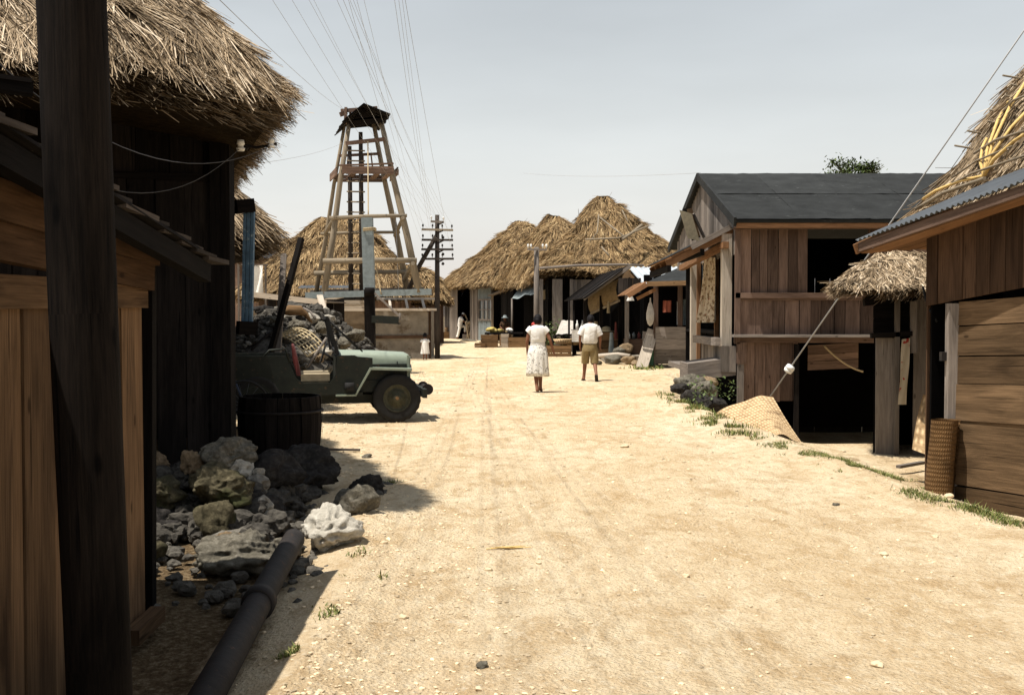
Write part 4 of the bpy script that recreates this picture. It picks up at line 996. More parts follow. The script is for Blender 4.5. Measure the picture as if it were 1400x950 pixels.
# ---------------------------------------------------------------- thatch behind the tower, dark roofed house far off
t = thing('thatched_hut', 'broad thatched hut filling the view behind the legs of the well tower', 'hut', (-8.6, 55, 0))
thatch('thatch_roof', t, [(-13.0, 51, 2.75), (-4.7, 51, 2.75), (-4.7, 60, 2.75), (-13.0, 60, 2.75)], P(440, 297, 55), P(490, 299, 55), M['straw_far'], 48000, .55, .024, 31, bulge=.1, thick=.5, NU=64, rnd=3, rough=.1)
b = MB(); b.planks((-12.0, 52, -.1), (1, 0, 0), (0, 0, 1), (0, -1, 0), 6.6, 3, pw=.3); b.planks((-5.4, 52, -.1), (0, 1, 0), (0, 0, 1), (1, 0, 0), 6.6, 3, pw=.3); b.build('wall', M['wood_brown'], t)
t = thing('thatched_hut', 'small thatched hut peeping out between the well tower and the telegraph pole', 'hut', (-4.6, 62, 0))
thatch('thatch_roof', t, [(-8.5, 59, 2.6), (-3.3, 60.5, 2.6), (-4.2, 66, 2.6), (-8.5, 66, 2.6)], (-6.4, 62.5, 4.5), (-5.3, 62.6, 4.4), M['straw_far'], 11000, .55, .035, 32, bulge=.4, thick=.5, NU=48)
b = MB(); b.planks((-8, 60, -.1), (1, .2, 0), (0, 0, 1), (0, -1, 0), 4.3, 2.8, pw=.3); b.planks((-3.8, 60.9, -.1), (-.15, 1, 0), (0, 0, 1), (1, 0, 0), 4, 2.8, pw=.3); b.build('wall', M['wood_brown'], t)
t = thing('dark_roofed_house', 'distant house with a dark tiled gable roof between the shaggy eave and the well tower', 'house', (-14, 66, 0))
yy = 65.0
b = MB()
a0, a1, apx = P(340, 349, yy), P(412, 349, yy), P(392, 325, yy)
for s_, q in ((a0 - V((1.5, 0, 0)), -1), (a1, 1)):
    b.poly([apx + V((0, -.2, 0)), s_ + V((0, -.2, 0)), s_ + V((0, 7, 0)), apx + V((0, 7, 0))]); b.poly([apx + V((0, -.2, -.15)), s_ + V((0, -.2, -.15)), s_ + V((0, 7, -.15)), apx + V((0, 7, -.15))])
b.build('gable_roof', M['tar_roof'], t)
b = MB(); b.poly([apx + V((0, 0, -.1)), a0 + V((-1.4, 0, -.1)), a0 + V((-1.4, 0, -.6)), a1 + V((-.2, 0, -.6)), a1 + V((-.2, 0, -.1))]); b.build('gable_wall', M['shade_dark'], t)
b = MB(); b.poly([P(335, 343, yy), P(411, 343, yy), P(405, 353, yy - 2.2), P(335, 353, yy - 2.2)]); b.poly([P(335, 343.6, yy), P(411, 343.6, yy), P(405, 353.6, yy - 2.2), P(335, 353.6, yy - 2.2)]); b.build('skirt_roof', M['corr_blue'], t)
b = MB(); zz = P(380, 352, yy).z; x0 = P(320, 380, yy).x; x1 = P(402, 380, yy).x
b.planks((x0, yy, -.1), (1, 0, 0), (0, 0, 1), (0, -1, 0), x1 - x0, zz + .3, pw=.35); b.planks((x1, yy, -.1), (0, 1, 0), (0, 0, 1), (1, 0, 0), 7, zz + .3, pw=.35); b.build('wall', M['wood_brown'], t)
b = MB(); q = P(349, 372, 50)
b.grid([[q + V((.7 * u, .12 * sin(u * 9 + v * 3), -.95 * v - .22 * u * v)) for u in np.linspace(-.45, .5, 12)] for v in np.linspace(-.3, 1, 8)]); tag(b.build('white_laundry', M['white_cloth']), 'white washing hung out between the shaggy eave and the leaning poles', 'laundry')
b = MB(); b.beam(P(325, 362, 50), P(366, 362, 50), .05, .05); b.beam(P(363, 361, 50), V((P(363, 361, 50).x, 50, 0)), .08, .08); b.beam(P(326, 361, 50), V((P(326, 361, 50).x, 50, 0)), .08, .08)
tag(b.build('drying_rack', M['wood_grey']), 'plain drying rail carrying the white washing', 'rack')
for px, lab in ((430, 'pale sheet of iron lying behind the tank, beside the leaning poles'), (460, 'pale sheet of iron lying behind the tank between the tower legs')):
    b = MB(); q = P(px, 402, 46); corr(b, q + V((-.7, 0, .25)), (1, 0, 0), (0, 1, .15), 1.3, .9, pitch=.15); tag(b.build('iron_sheet', M['corr_blue']), lab, 'iron sheet', 'iron sheets behind the tank')
    b = MB(); 
b = MB(); b.box((-9.2, 45.6, 0), (-6.5, 47.4, 2.35)); tag(b.build('storage_bin', M['wood_dark']), 'dark boarded bin carrying pale iron sheets behind the tank', 'bin')
# ================================================================== THE THREE THATCHED SHOPS AT THE HEAD OF THE ROAD
def ringpoly(c, d, hl, hw, z):
    c, d = V(c), V(d).normalized(); n = V((d.y, -d.x, 0))
    return [c - d * hl + n * hw + V((0, 0, z)), c + d * hl + n * hw + V((0, 0, z)), c + d * hl - n * hw + V((0, 0, z)), c - d * hl - n * hw + V((0, 0, z))]
# hut A, the tallest
HA = thing('thatched_shop', 'tallest thatched shop with a steep peaked roof tied down by poles', 'shop', (4.1, 50, 0))
thatch('thatch_roof', HA, [(.9, 46.8, 3.5), (8.3, 45.8, 3.5), (8.5, 54.5, 3.5), (1.1, 55, 3.5)], P(818, 269, 50.5), P(830, 269, 50.5), M['straw_far'], 62000, .48, .021, 41, bulge=-.28, thick=.3, NU=90, rnd=2, rough=.13, NV=14, fringe=.2)
b = MB(); b.planks((1.6, 48, -.1), (1, -.06, 0), (0, 0, 1), (0, -1, 0), 6, 3.3, pw=.3); b.planks((1.6, 48, -.1), (0, 1, 0), (0, 0, 1), (-1, 0, 0), 6, 3.3, pw=.3); b.build('back_wall', M['shade_dark'], HA)
b = MB(); b.planks((P(782, 385, 46.9).x, 46.9, P(782, 408, 46.9).z), (1, 0, 0), (0, 0, 1), (0, -1, 0), .85, .8, pw=.2); b.build('upper_panel', M['wood_grey'], HA)
for px, w_ in ((764, .30), (757, .12), (781, .12), (740, .15)):
    q = P(px, 440, 46.7); b = MB(); b.beam((q.x, 46.7, -.1), (q.x, 46.7, 3.1), w_, .14, tone=.6); b.build('post', M['wood_grey'], HA)
b = MB(); b.tube([P(738, 367, 45.9), P(790, 363, 45.4), P(850, 362, 45.2), P(880, 363, 45.4)], [.06, .055, .05, .045], 8); tag(b.build('tie_pole', M['wood_grey']), None); bpy.data.objects['tie_pole'].parent = HA; bpy.data.objects['tie_pole'].location -= WLOC[HA.name]
for pts, r in (([P(818, 296, 48.6), P(816, 320, 47.6), P(806, 333, 47.2)], .04), ([P(820, 300, 48.4), P(840, 316, 47.4), P(858, 330, 46.8)], .05), ([P(800, 330, 47.2), P(845, 328, 46.7), P(885, 312, 47.2)], .06), ([P(850, 330, 46.6), P(862, 322, 46.9), P(877, 310, 47.3)], .09), ([P(822, 340, 46.7), P(832, 352, 46.2)], .05), ([P(850, 290, 49), P(858, 306, 48.3)], .04)):
    b = MB(); b.tube([p + V((0, -.22, .06)) for p in pts], r * .7, 6); b.build('roof_pole', M['wood_log'], HA)
# hut B, in the middle
HB = thing('thatched_shop', 'middle thatched shop with a rounded roof squeezed between its two neighbours', 'shop', (2.2, 57, 0))
dB = V((-.24, .97, 0))
thatch('thatch_roof', HB, ringpoly((2.55, 57.8, 0), dB, 4.4, 2.5, 3.4), P(750, 294, 58.6), P(764, 296, 57.4), M['straw_far'], 42000, .48, .022, 42, bulge=.25, thick=.35, fringe=.2, NU=60, rnd=3, rough=.13, drop=.1)
b = MB(); b.planks((.65, 58.4, -.1), (.24, -.97, 0), (0, 0, 1), (-.97, -.24, 0), 5, 3.2, pw=.3); b.build('front_wall', M['shade_dark'], HB)
b = MB(); b.planks((1.9, 53.6, -.1), (1, 0, 0), (0, 0, 1), (0, -1, 0), 3, 3.2, pw=.3); b.build('end_wall', M['wood_dark'], HB)
# hut C, the far long one
HC = thing('thatched_shop', 'long thatched shop with a sloping ridge and grey board front at the far bend', 'shop', (-1, 69, 0))
dC = V((-.344, .939, 0))
thatch('thatch_roof', HC, ringpoly((.75, 68.6, 0), dC, 7.6, 3.5, 3.55), P(705, 302, 70), P(716, 303, 69.4), M['straw_far'], 58000, .5, .025, 43, bulge=.0, thick=.35, fringe=.2, NU=80, rnd=2, rough=.14)
a0, a1 = V((-4.6, 74.6, 0)), V((-.15, 62.6, 0)); du = (a1 - a0).normalized(); nC = V((-du.y, du.x, 0)); nC = -nC if nC.x > 0 else nC
LC = (a1 - a0).length
def atpx(px):   # distance along the front of hut C seen at column px
    k = (px - 700) / F; return (k * a0.y - a0.x) / (du.x - k * du.y)
b = MB(); segs = [(608, 616, 'wood_mid'), (616, 626, 'wood_grey'), (644, 655, 'wood_grey'), (655, 674, 'post_blue'), (686, 703, 'wood_dark')]
for p0, p1, m_ in segs:
    s0, s1 = atpx(p0), atpx(p1); b = MB()
    if m_ == 'post_blue':
        b.planks(a0 + du * s0 + V((0, 0, -.1)), du, (0, 0, 1), nC, s1 - s0, 1.35, pw=.25, th=.05); b.build('front_panel', M[m_], HC); b = MB(); b.planks(a0 + du * s0 + V((0, 0, 2.55)), du, (0, 0, 1), nC, s1 - s0, .9, pw=.25, th=.05)
    else: b.planks(a0 + du * s0 + V((0, 0, -.1)), du, (0, 0, 1), nC, s1 - s0, 3.5, pw=.3, th=.05)
    b.build('front_panel', M[m_], HC)
s0, s1 = atpx(655.5), atpx(674)
wf = MB(); o = a0 + nC * .05
for z in (1.28, 2.5): wf.beam(o + du * s0 + V((0, 0, z)), o + du * s1 + V((0, 0, z)), .1, .1, tone=.9)
for s_ in (s0, s1): wf.beam(o + du * s_ + V((0, 0, 1.28)), o + du * s_ + V((0, 0, 2.5)), .1, .1, tone=.9)
for k in (.33, .66): wf.beam(o + du * (s0 + (s1 - s0) * k) + V((0, 0, 1.28)), o + du * (s0 + (s1 - s0) * k) + V((0, 0, 2.5)), .06, .06, tone=.9)
wf.beam(o + du * s0 + V((0, 0, 1.9)), o + du * s1 + V((0, 0, 1.9)), .05, .05, tone=.9)
wn = wf.build('window', M['wood_grey'], HC)
b = MB(); b.poly([a0 + du * s0 + V((0, 0, 1.28)), a0 + du * s1 + V((0, 0, 1.28)), a0 + du * s1 + V((0, 0, 2.5)), a0 + du * s0 + V((0, 0, 2.5))]); b.build('pane', M['glass'], wn)
b = MB(); q = -nC * 1.6
b.planks(a0 + q + V((0, 0, -.1)), du, (0, 0, 1), nC, LC, 3.4, pw=.4); b.planks(a0 + V((0, 0, -.1)), -nC, (0, 0, 1), -du, 1.6, 3.4, pw=.4); b.planks(a1 + V((0, 0, -.1)), -nC, (0, 0, 1), du, 3.5, 3.4, pw=.3)
b.build('inner_wall', M['shade_dark'], HC)
b = MB(); s0, s1 = atpx(672), atpx(696); b.beam(a0 + du * s0 + nC * .1 + V((0, 0, 2.72)), a0 + du * s1 + nC * .25 + V((0, 0, 3.0)), .3, .06, tone=.8); b.build('door_hood', M['wood_grey'], HC)
b = MB(); s0 = atpx(674); b.beam(a0 + du * s0 + nC * .04 + V((0, 0, 0)), a0 + du * s0 + nC * .04 + V((0, 0, 3.1)), .14, .1, tone=.9); b.build('door_post', M['wood_log'], HC)
b = MB(); s0 = atpx(680); q = a0 + du * s0 - nC * .6
b.beam(q + V((0, 0, 1.5)), q + V((0, 0, 2.2)), .5, .04, tone=.9); b.build('wall_notice', M['wood_pale'], HC)
# blue lean-to awning between hut C and hut B
t = thing('canvas_awning', 'sagging blue grey awning propped out from the middle thatched shop', 'awning', tuple(P(718, 405, 56)))
b = MB(); u0, u1, l0, l1 = P(708, 396, 58), P(744, 384, 54), P(700, 408, 57), P(737, 397, 52.6)
rows = [[(u0.lerp(u1, i / 10)).lerp(l0.lerp(l1, i / 10), j / 4) - V((0, 0, .12 * sin(pi * i / 5) ** 2 * j / 4)) for i in range(11)] for j in range(5)]
b.grid(rows); b.build('cloth', M['post_blue'], t)
for q in (l0, l1): 
    b = MB(); b.tube([(q.x, q.y, 0), q], .05, 6); b.build('prop', M['wood_grey'], t)
b = MB(); q0, q1 = P(736, 397, 52), P(753, 396, 52)
b.grid([[q0.lerp(q1, i / 6) + V((0, .02 * sin(i * 2), -.45 * j / 3 + (.08 if j == 3 and i in (0, 6) else 0))) for i in range(7)] for j in range(4)]); tag(b.build('shop_valance', M['tan_canvas']), 'small tan cloth valance hanging under the eave by the slim pole', 'valance')

# ================================================================== STALLS ON THE RIGHT
# stall 2: gabled stall with bright corrugated right slope and bamboo blind
S2 = thing('market_stall', 'gabled market stall with a bright corrugated roof slope beyond the plank counter stall', 'stall', (4.3, 40, 0))
rg0, rg1 = P(858, 365, 37.6), P(858, 365, 37.6) + V((-.35, 8.0, 0))
b = MB(); r0_, e0_ = P(858, 365, 40.2), P(878, 388.5, 35.6); d_ = e0_ - r0_; corr(b, r0_, (1, .0, 0), d_, 3.4, d_.length, pitch=.2, amp=.022); b.build('iron_roof', M['corr_white'], S2)
b = MB(); b.poly([r0_ - V((.03, 0, .05)), V((r0_.x - .03, 35.7, e0_.z - .05)), V((r0_.x - .03, 44.5, e0_.z - .05))]); b.build('road_gable', M['wood_crate'], S2)
l0 = P(797, 409, 38.5)
b = MB(); dl = V((l0.x - rg0.x, 0, l0.z - rg0.z)); b.planks(rg0 + V((0, -.2, 0)), (-.04, 1, 0), dl, (-.4, 0, 1), 8.2, dl.length, pw=.3, th=.03, along='W'); b.build('board_roof', M['wood_dark'], S2)
b = MB(); b.planks((rg0.x - .45, 36.2, 2.3), (1, 0, 0), (0, 0, 1), (0, -1, 0), .75, .5, pw=.2); b.build('gable_board', M['wood_mid'], S2)
b = MB(); b.beam(rg0 + V((.05, -.3, .0)), l0 + V((0, -.3, 0)), .05, .12, tone=.4); b.build('verge_board', M['wood_grey'], S2)
for px, Y, m_, z in ((857, 37.8, 'wood_grey', 2.85), (800, 39.5, 'wood_dark', 2.1), (822, 41, 'wood_dark', 2.3), (848, 40.5, 'wood_dark', 2.6)):
    q = P(px, 440, Y); b = MB(); b.beam((q.x, Y, -.1), (q.x, Y, z), .13, .13, tone=.7); b.build('post', M[m_], S2)
b = MB(); b.planks((3.1, 46.4, -.1), (1, 0, 0), (0, 0, 1), (0, -1, 0), 4, 2.9, pw=.3); b.planks((5.4, 37.6, -.1), (0, 1, 0), (0, 0, 1), (-1, 0, 0), 8.5, 2.5, pw=.3); b.planks((4.15, 38.5, -.1), (0, 1, 0), (0, 0, 1), (-1, 0, 0), 8, 3.0, pw=.3); b.build('inner_wall', M['shade_dark'], S2)
b = MB(); b.box((3.95, 37.9, .0), (5.3, 38.8, .75)); b.build('counter', M['wood_brown'], S2)
b = MB(); f0, n0, f1, n1 = P(806, 401, 43.6), P(846, 381, 38.6), P(808, 429, 43.4), P(846, 411, 38.4)
b.grid([[(f0.lerp(n0, i / 8)).lerp(f1.lerp(n1, i / 8), j / 4) + V((-.10 * sin(pi * j / 4), 0, 0)) for i in range(9)] for j in range(5)], uvs=lambda i, j: (j * .5, i * .3))
t = thing('bamboo_blind', 'brown bamboo blind hung along the road side of the gabled stall', 'blind', tuple((f0 + n1) / 2)); b.build('screen', M['blind'], t)
b = MB(); b.tube([f1, n1], .05, 8); b.build('bottom_rod', M['wood_log'], t)
# hanging goods in stall 2
for px, py, Y, w_, h_, m_, lab, cat in ((832, 420, 39.0, .12, .42, 'tan_canvas', 'tan brown cloth bundle hanging below the bamboo blind', 'cloth'), (842, 452, 38.8, .12, .6, 'dark_red_cloth', 'dark red garment hanging inside the gabled stall', 'garment'), (836, 468, 38.8, .2, .7, 'post_blue', 'pale blue garment hanging low inside the gabled stall', 'garment'), (862, 408, 37.5, .25, .16, 'white_cloth', 'white bundle under the eave by the pale stall post', 'bundle'), (815, 445, 40, .22, .3, 'tan_canvas', 'tan cloth bag hanging in the dim stall beside the man in khaki shorts', 'bag')):
    q = P(px, py, Y); b = MB(); rn = random.Random(px)
    b.grid([[q + V((w_ * (.5 + .5 * v) * cos(a) * .55, w_ * .3 * sin(a), h_ * (.5 - v))) * 1 for a in np.linspace(0, 2 * pi, 12, endpoint=False)] for v in (0, .15, .4, .7, 1)], closed=True); tag(b.build('hanging_goods', M[m_]), lab, cat)
# goods shelves: jars and tins on the stall 2 counter
for i in range(7):
    x = 4.05 + .18 * i; b = MB(); q = V((x, 38.1, .75)); r = .06
    b.tube([q, q + V((0, 0, .16)), q + V((0, 0, .2)), q + V((0, 0, .24))], [r, r, r * .5, r * .5], 8); tag(b.build('jar', M['ceramic'] if i % 3 == 0 else M['glass'] if i % 3 == 1 else M['red_leather']), 'small jar or tin lined up on the dim stall counter beside the pale post', 'jar', 'jars along the stall counter')
# stall 1: plank counter stall nearer the camera
S1 = thing('plank_stall', 'open stall with a weathered plank counter front beside the two storey house', 'stall', (5.4, 34, 0))
yS = 33.0
xa, xb = P(896, 470, yS).x, 6.9
b = MB(); b.planks((xa, yS, -.15), (1, 0, 0), (0, 0, 1), (0, -1, 0), xb - xa, 1.38, pw=.27, along='U', th=.03, gap=.01, jit=.012); b.build('counter_front', M['wood_grey'], S1)
b = MB(); b.box((xa, yS + .03, 1.18), (xb, yS + .5, 1.22)); b.build('counter_top', M['wood_grey'], S1)
b = MB(); b.planks((xa, yS, -.15), (0, 1, 0), (0, 0, 1), (-1, 0, 0), 3, 1.2, pw=.27, along='U'); b.build('side_boards', M['wood_grey'], S1)
for x, z in ((xa + .02, 2.55), (xa + .75, 2.5), (xa + 1.25, 2.5)):
    b = MB(); b.beam((x, yS + .08, -.1), (x, yS + .08, z), .13, .12, tone=.2); b.build('post', M['wood_brown'], S1)
b = MB(); b.planks((xa, yS + 3, -.1), (1, 0, 0), (0, 0, 1), (0, -1, 0), 3, 3, pw=.3); b.planks((xb, yS, -.1), (0, 1, 0), (0, 0, 1), (-1, 0, 0), 3, 3, pw=.3); b.planks((xa + .2, yS + .2, 2.5), (1, 0, 0), (0, 1, 0), (0, 0, -1), 2.4, 2.8, pw=.3); b.build('inner_wall', M['shade_dark'], S1)
fe0, fe1 = P(884, 386, yS - .5), P(960, 384, yS - .5); bk0, bk1 = P(936, 362, yS + 2), P(985, 362, yS + 2)
b = MB(); b.poly([fe0, fe1, bk1 + V((1, 0, 0)), bk0]); b.poly([fe0 - V((0, 0, .03)), fe1 - V((0, 0, .03)), bk1 + V((1, 0, -.03)), bk0 - V((0, 0, .03))]); b.build('felt_roof', M['tar_roof'], S1)
b = MB(); b.beam(fe0 - V((0, .03, .05)), fe1 - V((0, .03, .05)), .06, .14, tone=.9); b.build('eave_board', M['wood_crate'], S1)
ve = P(858, 403, yS - .4); b = MB(); b.planks(ve, fe0 - ve, (0, 1, 0), (0, 0, 1), (fe0 - ve).length, 3.2, pw=.3, along='U', th=.03); b.build('side_awning', M['wood_orange'], S1)
b = MB(); b.beam(ve + V((0, -.05, -.04)), fe0 + V((0, -.05, -.06)), .06, .14, tone=.7); b.beam(ve + V((.3, .2, -.12)), fe0 + V((.3, .2, -.2)), .06, .10, tone=.6); b.build('awning_verge', M['wood_orange'], S1)
for px, py, w_, h_, m_, lab in ((912, 419, .26, .36, 'orange_cloth', 'salmon pink garment hanging inside the plank counter stall'), (927, 428, .08, .72, 'white_cloth', 'narrow white strip hanging beside the salmon garment'), (936, 427, .11, .8, 'post_blue', 'grey blue cloth strip hanging nearest the house post'), (942, 420, .1, .3, 'tan_canvas', 'small tan packet hanging by the white house post')):
    q = P(px, py, yS + .9); b = MB()
    b.grid([[q + V((w_ * u, .03 * sin(u * 14 + v), h_ * (.5 - v))) for u in np.linspace(-.5, .5, 7)] for v in np.linspace(0, 1, 6)]); tag(b.build('hanging_cloth', M[m_]), lab, 'garment')
# sack, leaning boards
b = MB(); q = P(889, 431, yS - .15)
b.grid([[q + V((r * cos(a), r * .7 * sin(a), z)) for a in np.linspace(0, 2 * pi, 16, endpoint=False)] for z, r in ((.52, .015), (.40, .025), (.32, .06), (.22, .085), (.05, .12), (-.12, .115), (-.26, .075), (-.32, .02))], closed=True); tag(b.build('white_sack', M['grey_cloth']), 'white sack hanging at the corner of the plank counter stall', 'sack')
b = MB(); b.beam(G(877, 503, .02), P(893, 451, 33.2), .34, .03, up=(0, -1, .4), tone=.6); tag(b.build('leaning_board', M['wood_pale']), 'bleached board leaning outside the plank counter stall', 'board')
b = MB(); b.beam(P(889, 501, 33.0), P(889, 455, 33.15), .20, .03, up=(0, -1, .2)); tag(b.build('leaning_board', M['green_paint']), 'dark green board leaning next to the bleached one', 'board')
# rubble step and timbers before stall 2
b = MB(); b.tube([P(812, 487, 36.5), P(845, 484.5, 36), P(862, 487, 35.6)], .07, 8); tag(b.build('pale_log', M['wood_pale']), 'pale log edging the stone step before the gabled stall', 'log')
b = MB(); b.box((3.1, 36.4, -.1), (4.35, 38.2, .22)); b2 = tag(b.build('stone_step', M['concrete']), 'low stone step before the gabled stall', 'step')
for i, (px, py, Y, s_) in enumerate(((838, 492, 35.9, (.34, .25, .16)), (860, 492, 35.4, (.30, .22, .14)), (815, 496, 35.5, (.26, .2, .09)), (856, 476, 37.6, (.25, .2, .18)), (846, 480, 37.2, (.2, .2, .14)), (872, 497, 34.5, (.25, .2, .1)))):
    rock(P(px, py, Y), s_, 500 + i, M['coral_tan'] if i % 2 else M['coral'], ('squat grey stone under the pale log', 'tan stone under the near end of the pale log', 'flat pale stone at the far foot of the step', 'tan stone stacked at the foot of the pale stall post', 'small pale stone against the stall step', 'flat tan stone beside the leaning boards')[i], sub=3, pit=0, name='step_stone', cat='stone', group='stones of the stall step')

# ================================================================== TWO-STOREY HOUSE
TS = thing('two_storey_house', 'two storey brown board house with a tar paper roof and an open dark ground floor', 'house', (7.5, 24.5, 0))
Y0 = 21.0
X = lambda px: P(px, 430, Y0).x
Z = lambda py: P(900, py, Y0).z
XR = 12.5
def panel(x0, x1, z0, z1, pw=.22, m_='wood_brown', name='wall_panel', y=Y0, **k):
    b = MB(); b.planks((x0, y, z0), (1, 0, 0), (0, 0, 1), (0, -1, 0), x1 - x0, z1 - z0, pw=pw, th=.022, gap=.010, jit=.008, **k); return b.build(name, M[m_], TS)
panel(X(1010), X(1103), Z(402), Z(306), .19)
panel(X(1185), XR, Z(402), Z(306), .22)
panel(X(1010), X(1092), Z(458), Z(409), .28); panel(X(1092) + .01, XR, Z(458), Z(409), .24)
panel(X(1016), X(1092), Z(546), Z(468), .24, y=Y0 + .04, trim=.05)
b = MB(); b.beam((X(1004), Y0 - .06, Z(404)), (XR, Y0 - .06, Z(404)), .09, .10, tone=.8); b.beam((X(1004), Y0 - .03, Z(409)), (XR, Y0 - .03, Z(409)), .05, .05, tone=.5); b.build('window_ledge', M['wood_brown'], TS)
b = MB(); b.beam((X(1000), Y0 - .13, Z(459)), (X(1197), Y0 - .13, Z(459)), .26, .05, tone=.9); b.build('mid_ledge', M['wood_grey'], TS)
b = MB(); b.beam((X(1003), Y0 - .04, Z(465)), (XR, Y0 - .04, Z(465)), .07, .10, tone=.4); b.build('floor_beam', M['wood_brown'], TS)
for px, z0, z1, w_, m_ in ((1007, Z(470), Z(306), .10, 'wood_brown'), (1012, -.1, Z(468), .12, 'wood_grey'), (1013, Z(497), Z(468), .18, 'wood_brown'), (1088, -.1, Z(470), .09, 'wood_dark')):
    b = MB(); b.beam((X(px), Y0 - .03 - .02 * (px % 3), z0 if z0 > 0 else -1.6), (X(px), Y0 - .03 - .02 * (px % 3), z1), w_, .07, tone=.5); b.build('post', M[m_], TS)
# dark rooms behind the openings
b = MB(); x0, x1 = X(1012), XR
b.planks((x0, Y0 + 6.6, -.2), (1, 0, 0), (0, 0, 1), (0, -1, 0), X(1103) - x0 + 1.4, 3.4, pw=.4); b.planks((x0, Y0 + 6.6, -1.6), (1, 0, 0), (0, 0, 1), (0, -1, 0), x1 - x0, 3.6, pw=.4)
b.planks((x0 + 1.9, Y0 + 6.6, 2.5), (1, 0, 0), (0, 0, 1), (0, -1, 0), x1 - x0 - 1.9, 1.0, pw=.4); b.planks((x0 + 2.4, Y0 + 6.6, 1.9), (1, 0, 0), (0, 0, 1), (0, -1, 0), x1 - x0 - 2.4, 1.0, pw=.4)
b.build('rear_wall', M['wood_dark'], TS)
b = MB(); b.box((x0, Y0 + .1, 1.18), (x1, Y0 + 6.6, 1.24)); b.build('upper_floor', M['wood_dark'], TS)
b = MB(); b.planks((XR, Y0, -.2), (0, 1, 0), (0, 0, 1), (1, 0, 0), 6.6, 4, pw=.3); b.build('far_side_wall', M['wood_brown'], TS)
b = MB(); b.box((x0 + 1.3, Y0 + 2.0, 1.24), (x0 + 1.36, Y0 + 6.5, 3.2)); b.planks((x0 + .1, Y0 + .6, -1.2), (0, 1, 0), (0, 0, 1), (1, 0, 0), 5.8, 2.4, pw=.3); b.box((x0 + .1, Y0 + 6.3, -1.2), (x1, Y0 + 6.5, 1.15)); b.build('partition', M['shade_dark'], TS)
# roof
ez, rz = Z(302), P(957, 238, 24.7).z
ex = X(999)
for y0, y1, z0, z1, nm in ((Y0 - .45, 24.7, ez, rz, 'roof'), (24.7, Y0 + 8.2, rz, ez, 'rear_roof')):
    b = MB(); n_ = 7
    W_ = V((0, y1 - y0, z1 - z0)); L_ = W_.length; Wn = W_.normalized(); Nn = V((1, 0, 0)).cross(Wn).normalized()
    for r_ in range(2):       # two overlapping courses of felt sheets
        for c_ in range(n_):
            o = V((ex + c_ * (XR + .4 - ex) / n_, y0, z0)) + Wn * (L_ * .5 * r_) + Nn * (.012 * r_ + .004 * (c_ % 2))
            u_ = V((1, 0, 0)) * ((XR + .4 - ex) / n_ + .03); w__ = Wn * (L_ * .5 + (.06 if r_ == 0 else 0))
            tn = random.random()
            m_, k_ = 9, 7
            b.grid([[o + u_ * (i / m_) + w__ * (j / k_) + Nn * (.012 * noise.noise(V((o.x * 3 + i * .7, o.z * 5 + j * .8, 0)))) for i in range(m_ + 1)] for j in range(k_ + 1)], tone=tn)
    b.hexa(V(((ex + XR + .4) / 2, (y0 + y1) / 2, (z0 + z1) / 2)) - Nn * .05, Nn * .03, Wn * (L_ / 2), V(((XR + .4 - ex) / 2, 0, 0)))
    b.build(nm, M['tar_roof'], TS)
b = MB(); b.beam((ex + .02, Y0 - .38, ez - .10), (XR + .4, Y0 - .38, ez - .10), .05, .13, tone=.8); b.build('eave_board', M['wood_orange'], TS)
b = MB(); b.planks((ex + .02, Y0 - .36, ez - .13), (1, 0, 0), (0, 1, 0), (0, 0, -1), XR - ex, .36, pw=.2, along='U'); b.build('soffit', M['wood_brown'], TS)
b = MB(); b.beam((ex - .02, Y0 - .46, ez - .06), (ex - .02, 24.7, rz - .06), .05, .17, tone=.2); b.beam((ex - .02, 24.7, rz - .06), (ex - .02, Y0 + 8.2, ez - .06), .05, .17, tone=.2); b.build('barge_board', M['tar_roof'], TS)
gx = X(1006)
b = MB()
y = Y0
while y < Y0 + 7.2:
    zt_ = ez + (rz - ez) * (1 - abs(y + .1 - 24.7) / 4.15) - .1
    b.hexa((gx, y + .1, (2.75 + zt_) / 2), (.015, 0, 0), (0, .095, 0), (0, 0, max(.05, (zt_ - 2.75) / 2))); y += .205
b.build('gable_wall', M['wood_grey'], TS)
# the open gallery front along the road
for Y_, x_, w_, z0, z1, m_ in ((21.25, X(996), .19, .98, 3.15, 'wood_pale'), (25.6, P(950, 430, 25.6).x, .2, .30, 2.75, 'wood_pale'), (23.2, P(980, 430, 23.2).x, .10, .45, 2.85, 'wood_orange'), (24.9, P(955, 430, 24.9).x, .08, .45, 2.8, 'wood_orange')):
    b = MB(); b.beam((x_, Y_, z0), (x_, Y_, z1), w_, w_ * .9, tone=.6); b.build('gallery_post', M[m_], TS)
b = MB(); b.beam((X(992), 21.0, 2.93), (X(992) - .0, 26.5, 2.72), .12, .12, tone=.6); b.build('gallery_beam', M['wood_orange'], TS)
b = MB(); b.planks((gx, 22.6, .3), (0, 1, 0), (0, 0, 1), (-1, 0, 0), .01, 2.5); b.planks((gx + 1.2, 21.3, .3), (0, 1, 0), (0, 0, 1), (-1, 0, 0), 6.5, 2.8, pw=.3); b.build('gallery_back', M['shade_dark'], TS)
b = MB(); b.planks((X(985), Y0 - .02, 1.0), (0, 1, 0), (0, 0, 1), (-1, 0, 0), 2.6, .16, pw=.2, along='U', th=.10); b.planks((X(992), Y0 + .1, .5), (0, 1, 0), (0, 0, 1), (-1, 0, 0), 2.3, .5, pw=.2, th=.03); b.planks((X(985), Y0 + .0, .5), (1, 0, 0), (0, 0, 1), (0, -1, 0), .3, .5, pw=.15); b.build('gallery_sill', M['wood_grey'], TS)
b = MB(); b.box((gx - .25, 23.6, .28), (gx + 1.2, 28.3, .40)); b.build('gallery_floor', M['wood_grey'], TS)
